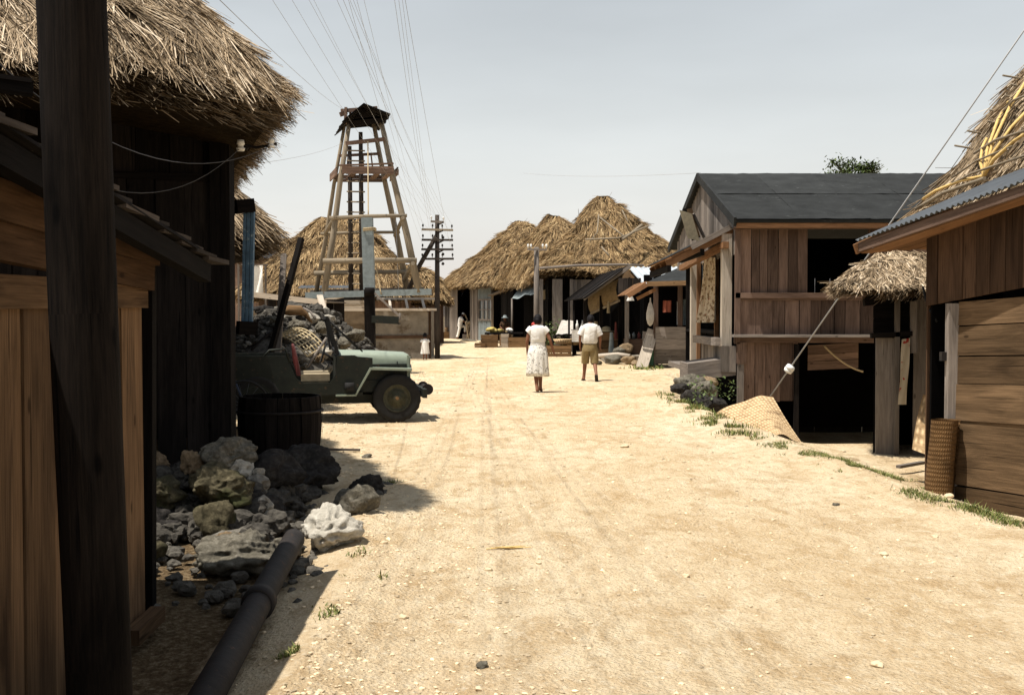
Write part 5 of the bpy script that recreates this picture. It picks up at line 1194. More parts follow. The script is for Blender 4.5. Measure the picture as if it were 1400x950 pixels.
# awning over the gallery with orange rafters
an0, an1 = V((X(1003), 21.2, 3.26)), V((P(908, 358, 21.4).x, 21.2, 2.63)); ad = V((0, 2.7, -.02)); aw = an1 - an0; an = ad.cross(aw).normalized(); an = -an if an.z < 0 else an
b = MB(); b.planks(an0, ad, aw, an, ad.length, aw.length, pw=.22, along='U', th=.03); b.build('awning_boards', M['wood_orange'], TS)
b = MB(); b.poly([an0 + an * .05, an1 + aw * .10 + an * .05, an1 + aw * .10 + ad * 1.01 + an * .05, an0 + ad * 1.01 + an * .05]); b.poly([an0 + an * .042, an1 + aw * .10 + an * .042, an1 + aw * .10 + ad * 1.01 + an * .042, an0 + ad * 1.01 + an * .042]); b.build('awning_felt', M['tar_roof'], TS)
for k in range(4):
    b = MB(); q = ad * (k / 3.2 + .02); b.beam(an0 + q - an * .07, an1 + q - an * .07, .07, .12, up=an, tone=.4); b.build('awning_rafter', M['wood_orange'], TS)
b = MB(); b.beam(an1 - an * .16, an1 + ad - an * .16, .08, .12, tone=.3); b.beam(an0.lerp(an1, .5) - an * .16, an0.lerp(an1, .5) + ad - an * .16, .08, .12, tone=.3); b.build('awning_purlin', M['wood_dark'], TS)
b = MB(); b.beam(an0 + V((-.03, -.04, .02)), an0.lerp(an1, .62) + V((0, -.04, .02)), .03, .10, tone=.7); b.build('awning_verge', M['wood_grey'], TS)
# sign board standing on the awning
q0, q1 = P(949, 327, 23.2), P(937, 286, 23.2)
SG = thing('sign_board', 'weathered tan sign board tilted on the awning edge of the two storey house', 'sign', tuple(q0))
ax = (q1 - q0); sdv = V((.26, .9, .12))
b = MB(); b.hexa((q0 + q1) / 2 + sdv * .35, V((.035, -.01, .01)), sdv * .5, ax / 2 * 1.05, .4); b.build('board', M['green_paint'] if False else M['wood_dark'], SG)
b = MB(); nn_ = ax.cross(sdv).normalized(); nn_ = -nn_ if nn_.y > 0 else nn_
b.hexa((q0 + q1) / 2 + sdv * .35 + nn_ * .04 , nn_ * .006, sdv * .44, ax / 2 * .96, .8); b.build('face', M['wood_crate'], SG)
b = MB(); c0 = P(941, 309, 23.1); b.hexa(c0 + V((.02, -.05, 0)), V((.13, .02, -.035)), V((.0, .012, .0)), ax * .46, .6); b.build('front_plate', M['tan_canvas'], SG)
b = MB(); b.beam(q1 + V((.25, .5, -.05)), V((X(1004), 23.9, 3.1)), .05, .05); b.build('prop', M['wood_grey'], SG)
# floral curtain
t0, t1 = P(963, 352, 23.6), P(978, 352, 22.9); b = MB()
def curt(u, v):
    p = t0.lerp(t1, u); bl = P(952, 441, 23.6); br_ = P(976, 441, 22.9); q = bl.lerp(br_, u)
    k = v ** 1.6
    p = V((p.x + (q.x - p.x) * k, p.y, p.z + (q.z - p.z) * v)); return p + V((.05 * sin(u * 22) * (.3 + v), .04 * cos(u * 17), 0))
b.grid([[curt(i / 24, j / 12) for i in range(25)] for j in range(13)]); tag(b.build('floral_curtain', M['floral_curtain']), 'faded floral curtain hanging in the open gallery of the two storey house', 'curtain')
# thick plank step
b = MB(); b.hexa(P(972, 503, 21.2) + V((-.02, .3, -.02)), V((0, 0, .17)), V((0, .5, 0)), V((.46, 0, .06)), .6); tag(b.build('plank_step', M['wood_grey']), 'thick grey plank step jutting from the two storey house toward the road', 'step')
# board and pole hung in the open ground floor
b = MB(); b.planks((X(1118), Y0 + .7, Z(509)), (1, 0, .05), (0, 0, 1), (0, -1, 0), 1.0, .5, pw=.17, along='U'); tag(b.build('hanging_board', M['wood_brown']), 'dim board slung across the dark open ground floor', 'board')
b = MB(); b.tube(sag(P(1126, 472, Y0 + .5), P(1180, 508, Y0 + .5), .08), .02, 6); tag(b.build('hanging_rope', M['rope']), 'curved rope drooping across the slung board in the dark ground floor', 'rope')
# rubble bank by the step
for i, (px, py, Y, s_, m_) in enumerate(((940, 524, 20.6, (.25, .2, .15), 'coral'), (962, 536, 20.2, (.22, .2, .19), 'coral'), (928, 532, 20.2, (.18, .18, .10), 'coral_dark'), (950, 548, 19.6, (.25, .2, .18), 'coral_dark'), (970, 522, 20.8, (.16, .14, .10), 'coral_tan'), (975, 552, 19.4, (.2, .18, .14), 'coral_dark'))):
    rock(P(px, py, Y), s_, 600 + i, M[m_], ('pale stone heaped below the plank step', 'whitish stone at the corner of the stone bank below the plank step', 'dark stone on the grassy edge of the stone bank', 'shadowed stone low in the weedy bank', 'tan stone tucked right under the plank step', 'dark stone beside the sunlit straw mat')[i], sub=4, pit=.1, name='bank_stone', cat='stone', group='stones of the bank below the step')
# ================================================================== NEAR RIGHT HOUSE
RH = thing('iron_eaved_house', 'near board house with a corrugated iron eave and orange soffit at the road edge', 'house', (5, 9, 0))
wd = V((.287, -.958, 0)); wn = V((-.958, -.287, 0))           # along the wall towards the camera, and outward
A = V((3.9, 10.3, 0)); wi = -wn
tilt = V((.287, -.958, .115)).normalized()
b = MB(); b.planks(A + V((0, 0, 1.68)), tilt, V((0, 0, 1)), wn, 4.2, .78, pw=.17, th=.022, gap=.006); b.build('upper_wall', M['wood_right'], RH)
b = MB(); b.planks(A + wd * .42 - V((0, 0, .22)) - wn * .03, V((.287, -.958, .045)).normalized(), (0, 0, 1), wn, 3.8, 1.93, pw=.265, along='U', th=.030, gap=.005, jit=.012, lap=.02); b.build('lower_wall', M['wood_tan'], RH)
b = MB(); q = A + wd * .37 + wn * .02; b.beam(q - V((0, 0, .2)), q + V((.0, 0, 1.70)), .09, .09, tone=.9); b.build('door_post', M['wood_grey'], RH)
b = MB(); q = A + wd * .33 + wn * .05 + V((0, 0, 1.22)); b.box(q - V((.05, .03, .04)), q + V((.05, .03, .04))); q = A + wd * .33 + wn * .06 + V((0, 0, .25)); b.box(q - V((.05, .03, .06)), q + V((.07, .03, .04))); b.build('hinge', M['iron'], RH)
b = MB(); b.planks(A - V((0, 0, .2)), wi, (0, 0, 1), -wd, 4, 2.6, pw=.25); b.build('end_wall', M['wood_right'], RH)
b = MB(); b.planks(A + wd * .04 - V((0, 0, .2)), wi, (0, 0, 1), wd, 1.2, 2.4, pw=.3); b.planks(A + wi * 1.0 - V((0, 0, .2)), wd, (0, 0, 1), wn, 4.2, 2.6, pw=.4); b.planks(A + wd * .9 + wi * .09 - V((0, 0, .2)), wi, (0, 0, 1), -wd, 1, 2.4, pw=.3); b.build('inner_wall', M['shade_dark'], RH)  # black lining boards added inside so the doorway looks deep in shade
O1, O2 = P(1170, 331, 10.7), P(1400, 249, 8.75)
eu = (O2 - O1); eL = eu.length * 2.1; eu.normalize()
rv = V((wi.x, wi.y, .40)).normalized()
b = MB(); corr(b, O1 + V((0, 0, .012)), eu, rv, eL, 1.75, pitch=.066, amp=.011); b.build('corrugated_roof', M['corr_blue'], RH)
b = MB(); b.beam(O1 + rv * .05 - V((0, 0, .07)), O1 + eu * eL + rv * .05 - V((0, 0, .07)), .035, .085, tone=.4); b.build('eave_beam', M['wood_brown'], RH)
b = MB(); b.planks(O1 + rv * .06 + V((0, 0, -.115)), eu, V((wi.x, wi.y, .08)), (0, 0, -1), eL, .9, pw=.11, along='U', th=.014, gap=.004); b.build('soffit', M['wood_orange'], RH)
b = MB(); b.beam(O1 + V((0, .02, -.07)), O1 + rv * 1.2 + V((0, .02, -.07)), .03, .10, tone=.5); b.build('end_board', M['wood_orange'], RH)
b = MB(); b.tube([P(1262, 392, 10.45), P(1266, 410, 10.4), P(1272, 425, 10.3), P(1281, 440, 10.25)], .012, 6); b.build('cable', M['black'], RH)
# thatched house right behind it
c0 = P(1247, 292, 15.6)
H3 = thing('thatched_house', 'thatched house with yellow rope ties rising behind the corrugated iron eave', 'house', (9, 18, 0))
thatch('thatch_roof', H3, [(c0.x - .35, c0.y - 5.4, c0.z), (c0.x + 7.5, c0.y - 5.4, c0.z), (c0.x + 7.5, c0.y, c0.z), (c0.x, c0.y, c0.z)], (8.0, 12.4, 6.9), (8.0, 13.4, 6.9), M['straw_near'], 42000, .42, .014, 51, bulge=.05, thick=.3, NU=90, rnd=1, fringe=.15)
b = MB(); b.planks((c0.x + .8, c0.y - .7, -.2), (1, 0, 0), (0, 0, 1), (0, 1, 0), 6, c0.z + .1, pw=.25); b.planks((c0.x + .8, c0.y - 4.4, -.2), (0, 1, 0), (0, 0, 1), (-1, 0, 0), 3.7, c0.z + .1, pw=.25); b.build('wall', M['wood_dark'], H3)
pA_, pB_, pR_ = V((c0.x - .35, c0.y - 5.4, c0.z)), V((c0.x, c0.y, c0.z)), V((8.0, 12.9, 6.9))
pn = (pB_ - pA_).cross(pR_ - pA_).normalized(); pn = -pn if pn.x > 0 else pn
def onroof(px, py, lift=.13):
    d = ray(px, py); o = V((0, 0, EYE)); t_ = (pA_ + pn * lift - o).dot(pn) / d.dot(pn); return o + d * t_
kn = (1345, 241)
for px, py in ((1349, 190), (1378, 140), (1402, 112), (1406, 150), (1412, 176), (1262, 272)):
    b = MB(); p, q = onroof(*kn), onroof(px, py); b.tube([p, p.lerp(q, .3) + pn * .06, p.lerp(q, .7) + pn * .05, q], .020, 6, tone=.6, wob=.4); b.build('rope_tie', M['tie'], H3)
for a, c, r in (((1252, 286), (1346, 244), .022), ((1280, 262), (1404, 212), .014), ((1332, 210), (1404, 178), .016), ((1302, 243), (1384, 200), .012), ((1372, 152), (1410, 128), .014)):
    b = MB(); p, q = onroof(*a, .17), onroof(*c, .17); b.tube([p, p.lerp(q, .5) + pn * .05, q], r, 6); b.build('roof_pole', M['wood_log'], H3)
for px, py, l in ((1384, 106, .30), (1384, 118, .2), (1374, 133, .18), (1358, 153, .22), (1353, 168, .2), (1329, 181, .24), (1314, 201, .26)):
    q = onroof(px + 14, py + 2, .02); b = MB(); b.tube([q + V((-l, -.1, .02)), q, q + V((l, .15, -.02))], .014, 5); b.build('roof_peg', M['wood_log'], H3)

# small thatched lean-to between the houses
LT = thing('thatched_lean_to', 'small thatched lean to over a dark doorway between the two board houses', 'shed', (4.9, 14, 0))
thatch('thatch_roof', LT, [(3.80, 13.0, 1.92), (6.9, 12.8, 1.99), (6.9, 15.2, 2.1), (4.62, 15.1, 2.06)], (4.86, 14.6, 2.42), (6.9, 14.5, 2.44), M['straw_near'], 30000, .24, .009, 52, bulge=.02, thick=.11, inset=.4, NU=70, rnd=2, rough=.04, fringe=.3, drop=.1)
zL = lambda py, Y=13.5: P(1200, py, Y).z
def px_x(px, Y): return P(px, 500, Y).x
b = MB(); b.planks((px_x(1197, 13.4), 13.4, -.25), (1, 0, 0), (0, 0, 1), (0, -1, 0), px_x(1224, 13.4) - px_x(1197, 13.4), zL(462, 13.4) + .25, pw=.3); b.build('door_leaf', M['wood_grey'], LT)
b = MB(); b.planks((px_x(1248, 13.5), 13.5, -.25), (1, 0, 0), (0, 0, 1), (0, -1, 0), .62, zL(414) + .3, pw=.13); b.build('light_panel', M['wood_grey'], LT)
b = MB(); b.beam((px_x(1180, 13.35), 13.35, zL(412)), (px_x(1262, 13.35), 13.35, zL(402)), .08, .12, tone=.3); b.beam((px_x(1190, 13.3), 13.3, zL(459, 13.3)), (px_x(1246, 13.3), 13.3, zL(456, 13.3)), .06, .06, tone=.5); b.build('lintel_beam', M['wood_dark'], LT)
b = MB(); b.planks((px_x(1193, 13.45), 13.45, zL(455)), (1, 0, 0), (0, 0, 1), (0, -1, 0), .46, .38, pw=.2, along='U'); b.build('transom_board', M['wood_dark'], LT)
b = MB(); b.beam((px_x(1249, 13.3), 13.3, zL(482)), (px_x(1248, 13.3), 13.3, zL(412)), .07, .05, tone=.6); b.beam((px_x(1226, 13.3), 13.3, -.2), (px_x(1226, 13.3), 13.3, zL(410)), .05, .06, tone=.2); b.build('door_jamb', M['wood_grey'], LT)
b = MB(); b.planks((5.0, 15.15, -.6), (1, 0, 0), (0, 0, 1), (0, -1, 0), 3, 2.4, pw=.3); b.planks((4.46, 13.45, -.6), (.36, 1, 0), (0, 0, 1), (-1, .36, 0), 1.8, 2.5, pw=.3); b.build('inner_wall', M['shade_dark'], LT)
b = MB(); t0, t1, u0, u1 = P(1233, 464, 13.25), P(1245, 462, 13.25), P(1228, 553, 13.25), P(1239, 553, 13.25)
b.grid([[(t0.lerp(t1, i / 4)).lerp(u0.lerp(u1, i / 4), j / 8) + V((0, .012 * sin(i * 2 + j), 0)) for i in range(5)] for j in range(9)]); tag(b.build('floral_strip', M['floral_strip']), 'narrow red flecked strip of cloth hanging in the lean to doorway', 'cloth')

# straw mats
b = MB(); m0, m1, m2, m3 = P(972, 574, 18.0), P(1048, 548, 17.6), P(1092, 610, 14.3), P(1030, 592, 15.2)
m0, m3 = P(972, 575, 17.0), P(1046, 607, 14.3)
rows = []
for j in range(13):
    v = j / 12; r = []
    for i in range(15):
        u = i / 14; p = (m0.lerp(m3, v)).lerp(P(1052, 543, 17.2).lerp(P(1097, 609, 14.2), v), u)
        p = p + V((0, 0, .05 + .07 * sin(pi * min(1, u * 1.1)) + .02 * sin(u * 9 + v * 4))); 
        if u > .86: p.z -= (u - .86) * 1.3 * (.3 + .3 * v); p.x += (u - .86) * .4
        r.append(p)
    rows.append(r)
b.grid(rows, uvs=lambda i, j: (j * .11, i * .2)); b.grid([[p - V((.0, 0, .02)) for p in r] for r in rows], uvs=lambda i, j: (j * .11, i * .2))
tag(b.build('straw_mat', M['mat_weave']), 'big golden straw mat draped in the sun over the roadside bank', 'mat')
b = MB(); c_ = V((3.80, 9.75, -.12)); rows = []
for z in np.linspace(0, .78, 9):
    r = []
    for k in range(33):
        a = 2 * pi * k / 32 * 1.35; rr = .135 - .0012 * k + .006 * noise.noise(V((a, z * 3, 0)))
        r.append(c_ + V((rr * cos(a) + z * .10, rr * sin(a) + .05 * z, z + .05 * 0)))
    rows.append(r)
b.grid(rows, uvs=lambda i, j: (j * .04, i * .11)); b.poly([c_ + V((.11 * cos(a) + .078, .11 * sin(a) + .04, .74)) for a in np.linspace(0, 2 * pi, 20, endpoint=False)], tone=.1)
tag(b.build('rolled_mat', M['mat_brown']), 'brown rush mat rolled up and stood against the door post', 'mat')
b = MB(); q = [P(1262, 539, 10.75), P(1306, 548, 10.6), P(1247, 614, 10.6), P(1300, 634, 10.35)]
q[2].z = max(q[2].z, -.05); 
b.grid([[(q[0].lerp(q[1], i / 6)).lerp(q[2].lerp(q[3], i / 6), j / 8) + V((0, .03 * sin(pi * j / 8) + .02 * sin(i * 1.5), 0)) for i in range(7)] for j in range(9)], uvs=lambda i, j: (j * .1, i * .1)); tag(b.build('leaning_mat', M['mat_weave']), 'tan straw mat leaning behind the rolled one at the doorway', 'mat')
b = MB(); b.beam(G(1228, 638, -.02), G(1262, 632, 0), .06, .03); tag(b.build('wood_scrap', M['wood_grey']), 'grey wood scrap on the ground before the leaning mat', 'wood scrap')

# guy wire with its white insulator
g0, g1 = P(1046, 552, 17.6), P(1400, 42, 15.2); g1 = g1 + (g1 - g0) * .25
GW = thing('guy_wire', 'long guy wire with a white insulator rising from the straw mat past the lean to', 'guy wire', tuple(g0))
b = MB(); b.tube([g0, g0.lerp(g1, .5), g1], .011, 6); b.build('wire', M['wire'], GW)
k = (497 - 552) / (42 - 552) / 1.25; q = g0.lerp(g1, k); dg = (g1 - g0).normalized()
b = MB(); b.tube([q - dg * .07, q - dg * .055, q - dg * .01, q, q + dg * .01, q + dg * .055, q + dg * .07], [.02, .065, .075, .055, .075, .065, .02], 16); b.build('insulator', M['ceramic'], GW)
b = MB(); b.tube([P(1300, 232, 15.6), P(1425, 52, 15.2)], .006, 5); tag(b.build('stay_wire', M['wire']), 'thinner stay wire running parallel below the guy wire at the thatch edge', 'wire')
# the pole both are made fast to, just out of the frame
b = MB(); b.tube([(g1.x, g1.y, -.3), g1 + V((0, 0, 1.2))], .11, 10); tag(b.build('guy_pole', M['wood_dark']), 'timber pole beyond the thatch that carries the guy wire', 'utility pole')

# ---------------------------------------------------------------- tree behind the two-storey house
t = thing('broadleaf_tree', 'leafy tree top showing over the dark tar paper ridge', 'tree', (9.2, 30.5, 0))
b = MB(); rn = random.Random(8)
ct = P(1163, 232, 30.5)
b.tube([(ct.x + .2, 30.5, -.2), (ct.x + .1, 30.5, 2.6), ct - V((0, 0, .5))], [.16, .12, .07], 10)
tips = []
for i in range(16):
    q = ct + V((rn.uniform(-.62, .55), rn.uniform(-.5, .5), rn.uniform(-.3, .2)))
    q.z -= .12 * abs(q.x - ct.x); tips.append(q); b.tube([ct - V((0, 0, .5)), ct.lerp(q, .5) - V((0, 0, .15)), q], [.05, .03, .012], 5)
b.build('trunk', M['bark'], t)
b = MB()
for q in tips:
    for j in range(150):
        o = q + V((rn.gauss(0, .12), rn.gauss(0, .12), rn.gauss(0, .08)))
        d = V((rn.uniform(-1, 1), rn.uniform(-1, 1), rn.uniform(-.5, .8))).normalized(); _, s_, u_ = ortho(d); l = rn.uniform(.08, .14)
        b.poly([o, o + d * l * .5 + s_ * l * .25, o + d * l, o + d * l * .5 - s_ * l * .25], tone=rn.random())
b.build('crown', M['leaf'], t)

# ---------------------------------------------------------------- grass verges, leaves
def blades(name, label, spots, hgt_, seed, mat='grass', wdt=.006):
    rn = random.Random(seed); b = MB()
    for x, y in spots:
        z = hgt(x, y) - .01; h = hgt_ * rn.uniform(.25, 1.0) * (1.5 if rn.random() < .08 else 1) * (.7 + .6 * max(0, noise.noise(V((x * 4, y * 3, 1)) ) + .3)); a = rn.uniform(0, 6.28); l = rn.uniform(.2, 1.2) * h; w_ = wdt * rn.uniform(.7, 1.4)
        sx, sy = cos(a + 1.57) * w_, sin(a + 1.57) * w_
        m = V((x + cos(a) * l * .4, y + sin(a) * l * .4, z + h * .6)); tp = V((x + cos(a) * l, y + sin(a) * l, z + h))
        tn = rn.random()
        b.poly([(x - sx, y - sy, z), (x + sx, y + sy, z), m + V((sx * .8, sy * .8, 0)), m - V((sx * .8, sy * .8, 0))], tone=tn); b.poly([m - V((sx * .8, sy * .8, 0)), m + V((sx * .8, sy * .8, 0)), tp], tone=tn)
    return tag(b.build(name, M[mat]), label, None, None, 'stuff')
rn = random.Random(77)
def strip(pts, n, sd_, gapn=0):
    o = []; 
    while len(o) < n:
        i = rn.randrange(len(pts) - 1); k = rn.random(); x = pts[i][0] + (pts[i + 1][0] - pts[i][0]) * k + rn.gauss(0, sd_); y = pts[i][1] + (pts[i + 1][1] - pts[i][1]) * k + rn.gauss(0, sd_ * 1.6)
        if noise.noise(V((x * 3.1, y * 2.2, 4))) > .06 + gapn: o.append((x, y))
    return o
g = lambda px, py: tuple(G(px, py).xy)
sp = strip([g(1040, 606), g(1070, 618), g(1100, 630)], 900, .08) + strip([g(1120, 625), g(1165, 634), g(1205, 646), g(1265, 654)], 3600, .10, -.12) + strip([g(1240, 680), g(1290, 695), g(1345, 712), g(1395, 732)], 2600, .06, -.25) + strip([g(1130, 640), g(1165, 650)], 350, .05)
blades('grass', 'short green grass in strips along the verge of the road', sp, .052, 1, wdt=.0034)
sp = strip([g(918, 545), g(940, 556), g(975, 580), g(1020, 602)], 1900, .13)
blades('grass', 'tufted green weeds at the foot of the stone bank by the straw mat', sp, .09, 2, wdt=.006)
sp = strip([g(455, 880), g(480, 830), g(505, 790)], 200, .05, .1) + strip([g(400, 930), g(430, 910)], 160, .05) + strip([g(480, 770), g(500, 760)], 60, .03) + strip([g(525, 668), g(540, 664)], 60, .05)
blades('grass', 'sparse grass tufts on the verge near the pipe', sp, .05, 3, wdt=.004)
sp = strip([g(865, 505), g(905, 502)], 260, .2); blades('grass', 'grass tufts at the foot of the leaning boards', sp, .14, 4, wdt=.02)
# low bushy weeds on the bank
t = thing('weedy_bush', 'low dark weedy bush growing on the bank by the house post', 'bush', (3.6, 19.6, 0)); b = MB(); rn = random.Random(9); b2 = MB()
for i in range(16):
    x, y = rn.uniform(3.2, 4.1), rn.uniform(19.0, 20.3); h = rn.uniform(.2, .5)
    if i == 0: b2.tube([(x, y, -.2), (x + .04, y, h)], .008, 4)
    for j in range(16):
        o = V((x + rn.gauss(0, .08), y + rn.gauss(0, .08), h * rn.uniform(.3, 1.1))); d = V((rn.uniform(-1, 1), rn.uniform(-1, 1), rn.uniform(-.3, .8))).normalized(); _, s_, u_ = ortho(d); l = rn.uniform(.05, .09)
        b.poly([o, o + d * l * .5 + s_ * l * .28, o + d * l, o + d * l * .5 - s_ * l * .28], tone=rn.random())
b.build('foliage', M['leaf'], t); b2.build('stem', M['bark'], t)

# ---------------------------------------------------------------- road litter and stones
b = MB(); rn = random.Random(14)
for i in range(3600):
    y = 4.4 + 26 * rn.random() ** 1.8; xr, xl = lerpt(RE, y), lerpt(LE, y)
    x = rn.uniform(xl - .3, xr + .9)
    if rn.random() < .45: x = xl + abs(rn.gauss(0, .7))
    r = rn.uniform(.003, .010) * (1 + y * .05) * (1.5 if rn.random() < .06 else 1)
    rockmesh(b, (x, y, hgt(x, y) + r * .15), (r * rn.uniform(1, 1.5), r, r * .7), i, 1, 0, jag=.35, tone=rn.random(), smooth=False)
M['gravel'] = plain('pale_gravel', (.60, .48, .32), .95, .3, 9, spread=.4)
tag(b.build('gravel', M['gravel']), 'loose coral gravel scattered over the dirt road', None, None, 'stuff')
for i, (px, py, r, m_, lab) in enumerate(((832, 442 + 318, .022, 'coral_tan', 'small brown stone lying by itself mid road, below the guy wire'), (1208, 761, .030, 'coral_tan', 'rounded tan stone in the road opposite the rolled mat'), (1143, 690, .028, 'coral', 'small white stone near the grass verge'), (1200, 906, .030, 'coral_tan', 'flat brown stone low in the view on the open road'), (938, 789, .024, 'coral_tan', 'dark brown clod in the middle of the road'), (552, 848, .022, 'coral_tan', 'brown pebble on the road past the end of the pipe'), (660, 915, .030, 'coral', 'pale pebble near the bottom edge of the view'), (1278, 735, .026, 'coral_tan', 'flat flake of stone in the road below the rolled mat'), (855, 612, .05, 'coral_tan', 'brown stone in the road level with the parked jeep'), (503, 625, .055, 'coral', 'grey stone by the flat stick near the barrel'), (668, 778, .022, 'coral_tan', 'brown clod beside the dry palm leaf'), (1296, 683, .045, 'coral_tan', 'tan stone on the ground by the rolled mat foot'))):
    q = G(px, py); rock((q.x, q.y, hgt(q.x, q.y) + r * .2), (r * 1.15, r * .9, r * .55), 700 + i, M['gravel'] if m_ == 'coral_tan' else M[m_], lab, sub=3, pit=0, name='road_stone', cat='stone', group='single stones on the road')
b = MB(); q = G(695, 752); rn = random.Random(2)
for i in range(9):
    a = rn.uniform(-.12, .12); l = rn.uniform(.10, .2); o = q + V((rn.uniform(-.06, .06), rn.uniform(-.02, .02), .012 + hgt(q.x, q.y))); d = V((cos(a), sin(a), rn.uniform(-.02, .08)))
    b.beam(o - d * l * .5, o + d * l * .5, .012, .003, tone=rn.random())
tag(b.build('dry_leaf', M['tie']), 'dry orange palm leaf lying flat in the middle of the road', 'leaf')
b = MB(); b.beam(G(441, 614, .03), G(492, 615, .03), .035, .025); tag(b.build('flat_stick', M['wood_grey']), 'thin flat stick lying on the ground beside the barrel', 'stick')

# ================================================================== PRODUCE AND CRATES BEFORE THE THATCHED SHOPS
def crate(loc, sz, label, rot=0.0, mat='wood_crate', group='wooden crates before the shops', name='wooden_crate'):
    t = thing(name, label, 'crate', (0, 0, 0), group); w_, d_, h_ = sz
    n = 3
    for sx, a_, c_, nr in ((0, (-w_ / 2, -d_ / 2, 0), (1, 0, 0), (0, -1, 0)), (0, (-w_ / 2, d_ / 2, 0), (1, 0, 0), (0, 1, 0)), (1, (-w_ / 2, -d_ / 2, 0), (0, 1, 0), (-1, 0, 0)), (1, (w_ / 2, -d_ / 2, 0), (0, 1, 0), (1, 0, 0))):
        b = MB(); b.planks(a_, c_, (0, 0, 1), nr, d_ if sx else w_, h_, pw=h_ / n, along='U', th=.018, gap=.02); b.build('side_slats', M[mat], t, local=True)
    b = MB(); b.box((-w_ / 2, -d_ / 2, .01), (w_ / 2, d_ / 2, .03)); b.build('bottom', M[mat], t, local=True)
    t.location = loc; t.rotation_euler = (0, 0, rot); return t
def pile(name, loc, r, n, mat, label, cat, seed, sz=.07, top=.14):
    """a few rounded goods, each one its own object"""
    rn = random.Random(seed)
    for i in range(n):
        b = MB(); a = rn.random() * 6.28; rr = r * sqrt(rn.random()); q = V(loc) + V((rr * cos(a), rr * sin(a), rn.random() * top))
        rockmesh(b, q, (sz * rn.uniform(.8, 1.2), sz, sz * .9), seed * 50 + i, 2, 0, jag=.1, tone=rn.random()); tag(b.build(name, M[mat]), label, cat, label)
gp = lambda px, py, Y=None: V((P(px, py, Y).x, Y, 0)) if Y else G(px, py)
T1 = thing('produce_table', 'dark low table of produce standing between the window front and the slim pole', 'table', (-.45, 55, 0))
b = MB(); b.box((-1.35, 54.2, .62), (.55, 55.6, .70)); b.build('tabletop', M['wood_dark'], T1)
for x, y in ((-1.2, 54.3), (.4, 54.3), (-1.2, 55.5), (.4, 55.5)):
    b = MB(); b.beam((x, y, 0), (x, y, .62), .1, .1); b.build('leg', M['wood_dark'], T1)
crate((-1.1, 53.8, 0), (.8, .6, .62), 'reddish brown crate at the outer end of the dark produce table')
crate((-.35, 53.8, 0), (.35, .4, .66), 'narrow pale upright crate before the dark produce table', mat='wood_pale')
crate((.25, 53.7, 0), (.85, .6, .5), 'wide brown crate at the slim pole end of the dark produce table')
crate((-1.55, 53.4, 0), (.5, .4, .22), 'shallow tray on the ground beside the reddish crate')
pile('gourd', (-.95, 54.8, .74), .35, 9, 'fruit', 'yellow gourd heaped on the dark produce table', 'gourd', 5, .13)
pile('melon', (-.1, 54.8, .74), .22, 4, 'white_cloth', 'white melon beside the seated figure on the dark table', 'melon', 6, .12)
# board trays, white sheet and baskets by the tall hut
WT = thing('display_board', 'white covered display board propped at a slant before the tallest thatched shop', 'display', (P(772, 450, 44).x, 44, 0))
b = MB(); a0, a1, c0_, c1 = P(768, 438, 44.5), P(786, 438, 44.3), P(760, 457, 43.5), P(783, 456, 43.4)
b.grid([[a0.lerp(a1, i / 6).lerp(c0_.lerp(c1, i / 6), j / 6) + V((0, 0, .02 * sin(i * 2.3 + j))) for i in range(7)] for j in range(7)]); b.build('cloth', M['grey_cloth'], WT)
b = MB(); b.beam(c0_ - V((0, 0, .04)), V((c0_.x - .35, 43.1, 0)), .07, .07); b.beam(c1 - V((0, 0, .04)), V((c1.x + .1, 43.1, 0)), .07, .07); b.beam(a0 - V((0, 0, .04)), V((a0.x, 45, 0)), .07, .07); b.beam(a1 - V((0, 0, .04)), V((a1.x, 45, 0)), .07, .07); b.beam(c0_ - V((0, 0, .05)), c1 - V((0, 0, .05)), .06, .05); b.build('leg', M['wood_dark'], WT)
crate((P(764, 480, 42.2).x, 42.2, 0), (.9, .7, .42), 'tan crate on the ground under the white display board')
crate((P(826, 480, 40.2).x, 40.2, 0), (.9, .7, .95), 'tall orange brown crate beside the man in khaki shorts')
b = MB(); q = V((P(829, 463, 40.2).x, 40.2, .97)); b.tube([q, q + V((0, 0, .02)), q + V((0, 0, .05)), q + V((0, 0, .17)), q + V((0, 0, .2))], [.30, .32, .17, .14, .02], 16); tag(b.build('straw_hat', M['hat_straw']), 'pale straw hat resting on the tall orange brown crate', 'hat')
pile('melon', (P(820, 460, 40.4).x, 40.4, 1.02), .16, 3, 'fruit', 'tan melon beside the straw hat on the tall crate', 'melon', 8, .11, .08)
for px, py, Y, r, lab in ((770, 470, 42.6, .40, 'wide tan basket of goods on the crate below the white display board'), (783, 462, 43.0, .30, 'round orange basket beside the white display board')):
    q = P(px, py, Y); q.z = .45 if px == 770 else .40; b = MB()
    b.grid([[q + V((rr * cos(a), rr * sin(a), z)) for a in np.linspace(0, 2 * pi, 20, endpoint=False)] for rr, z in ((r * .7, 0), (r, .2), (r * .96, .2), (r * .5, .12), (.01, .15))], uvs=lambda i, j: (j * .1, i * .1), closed=True); tag(b.build('basket', M['mat_weave']), lab, 'basket')
ST = thing('bottle_stand', 'small stand before the dim stall that carries two white bottles', 'stand', (P(792, 450, 42.5).x, 42.5, 0))
b = MB(); sx = P(792, 450, 42.5).x; b.box((sx - .3, 42.3, .98), (sx + .3, 42.8, 1.02)); b.build('top', M['wood_grey'], ST)
b = MB(); b.grid([[(sx + .3 * u, 42.28 + .02 * sin(u * 9), 1.0 - v * .45) for u in np.linspace(-1, 1, 9)] for v in np.linspace(0, 1, 5)]); b.build('cloth', M['white_cloth'], ST)
for dx in (-.25, .25):
    b = MB(); b.beam((sx + dx, 42.5, 0), (sx + dx, 42.5, .98), .05, .05); b.build('leg', M['wood_dark'], ST)
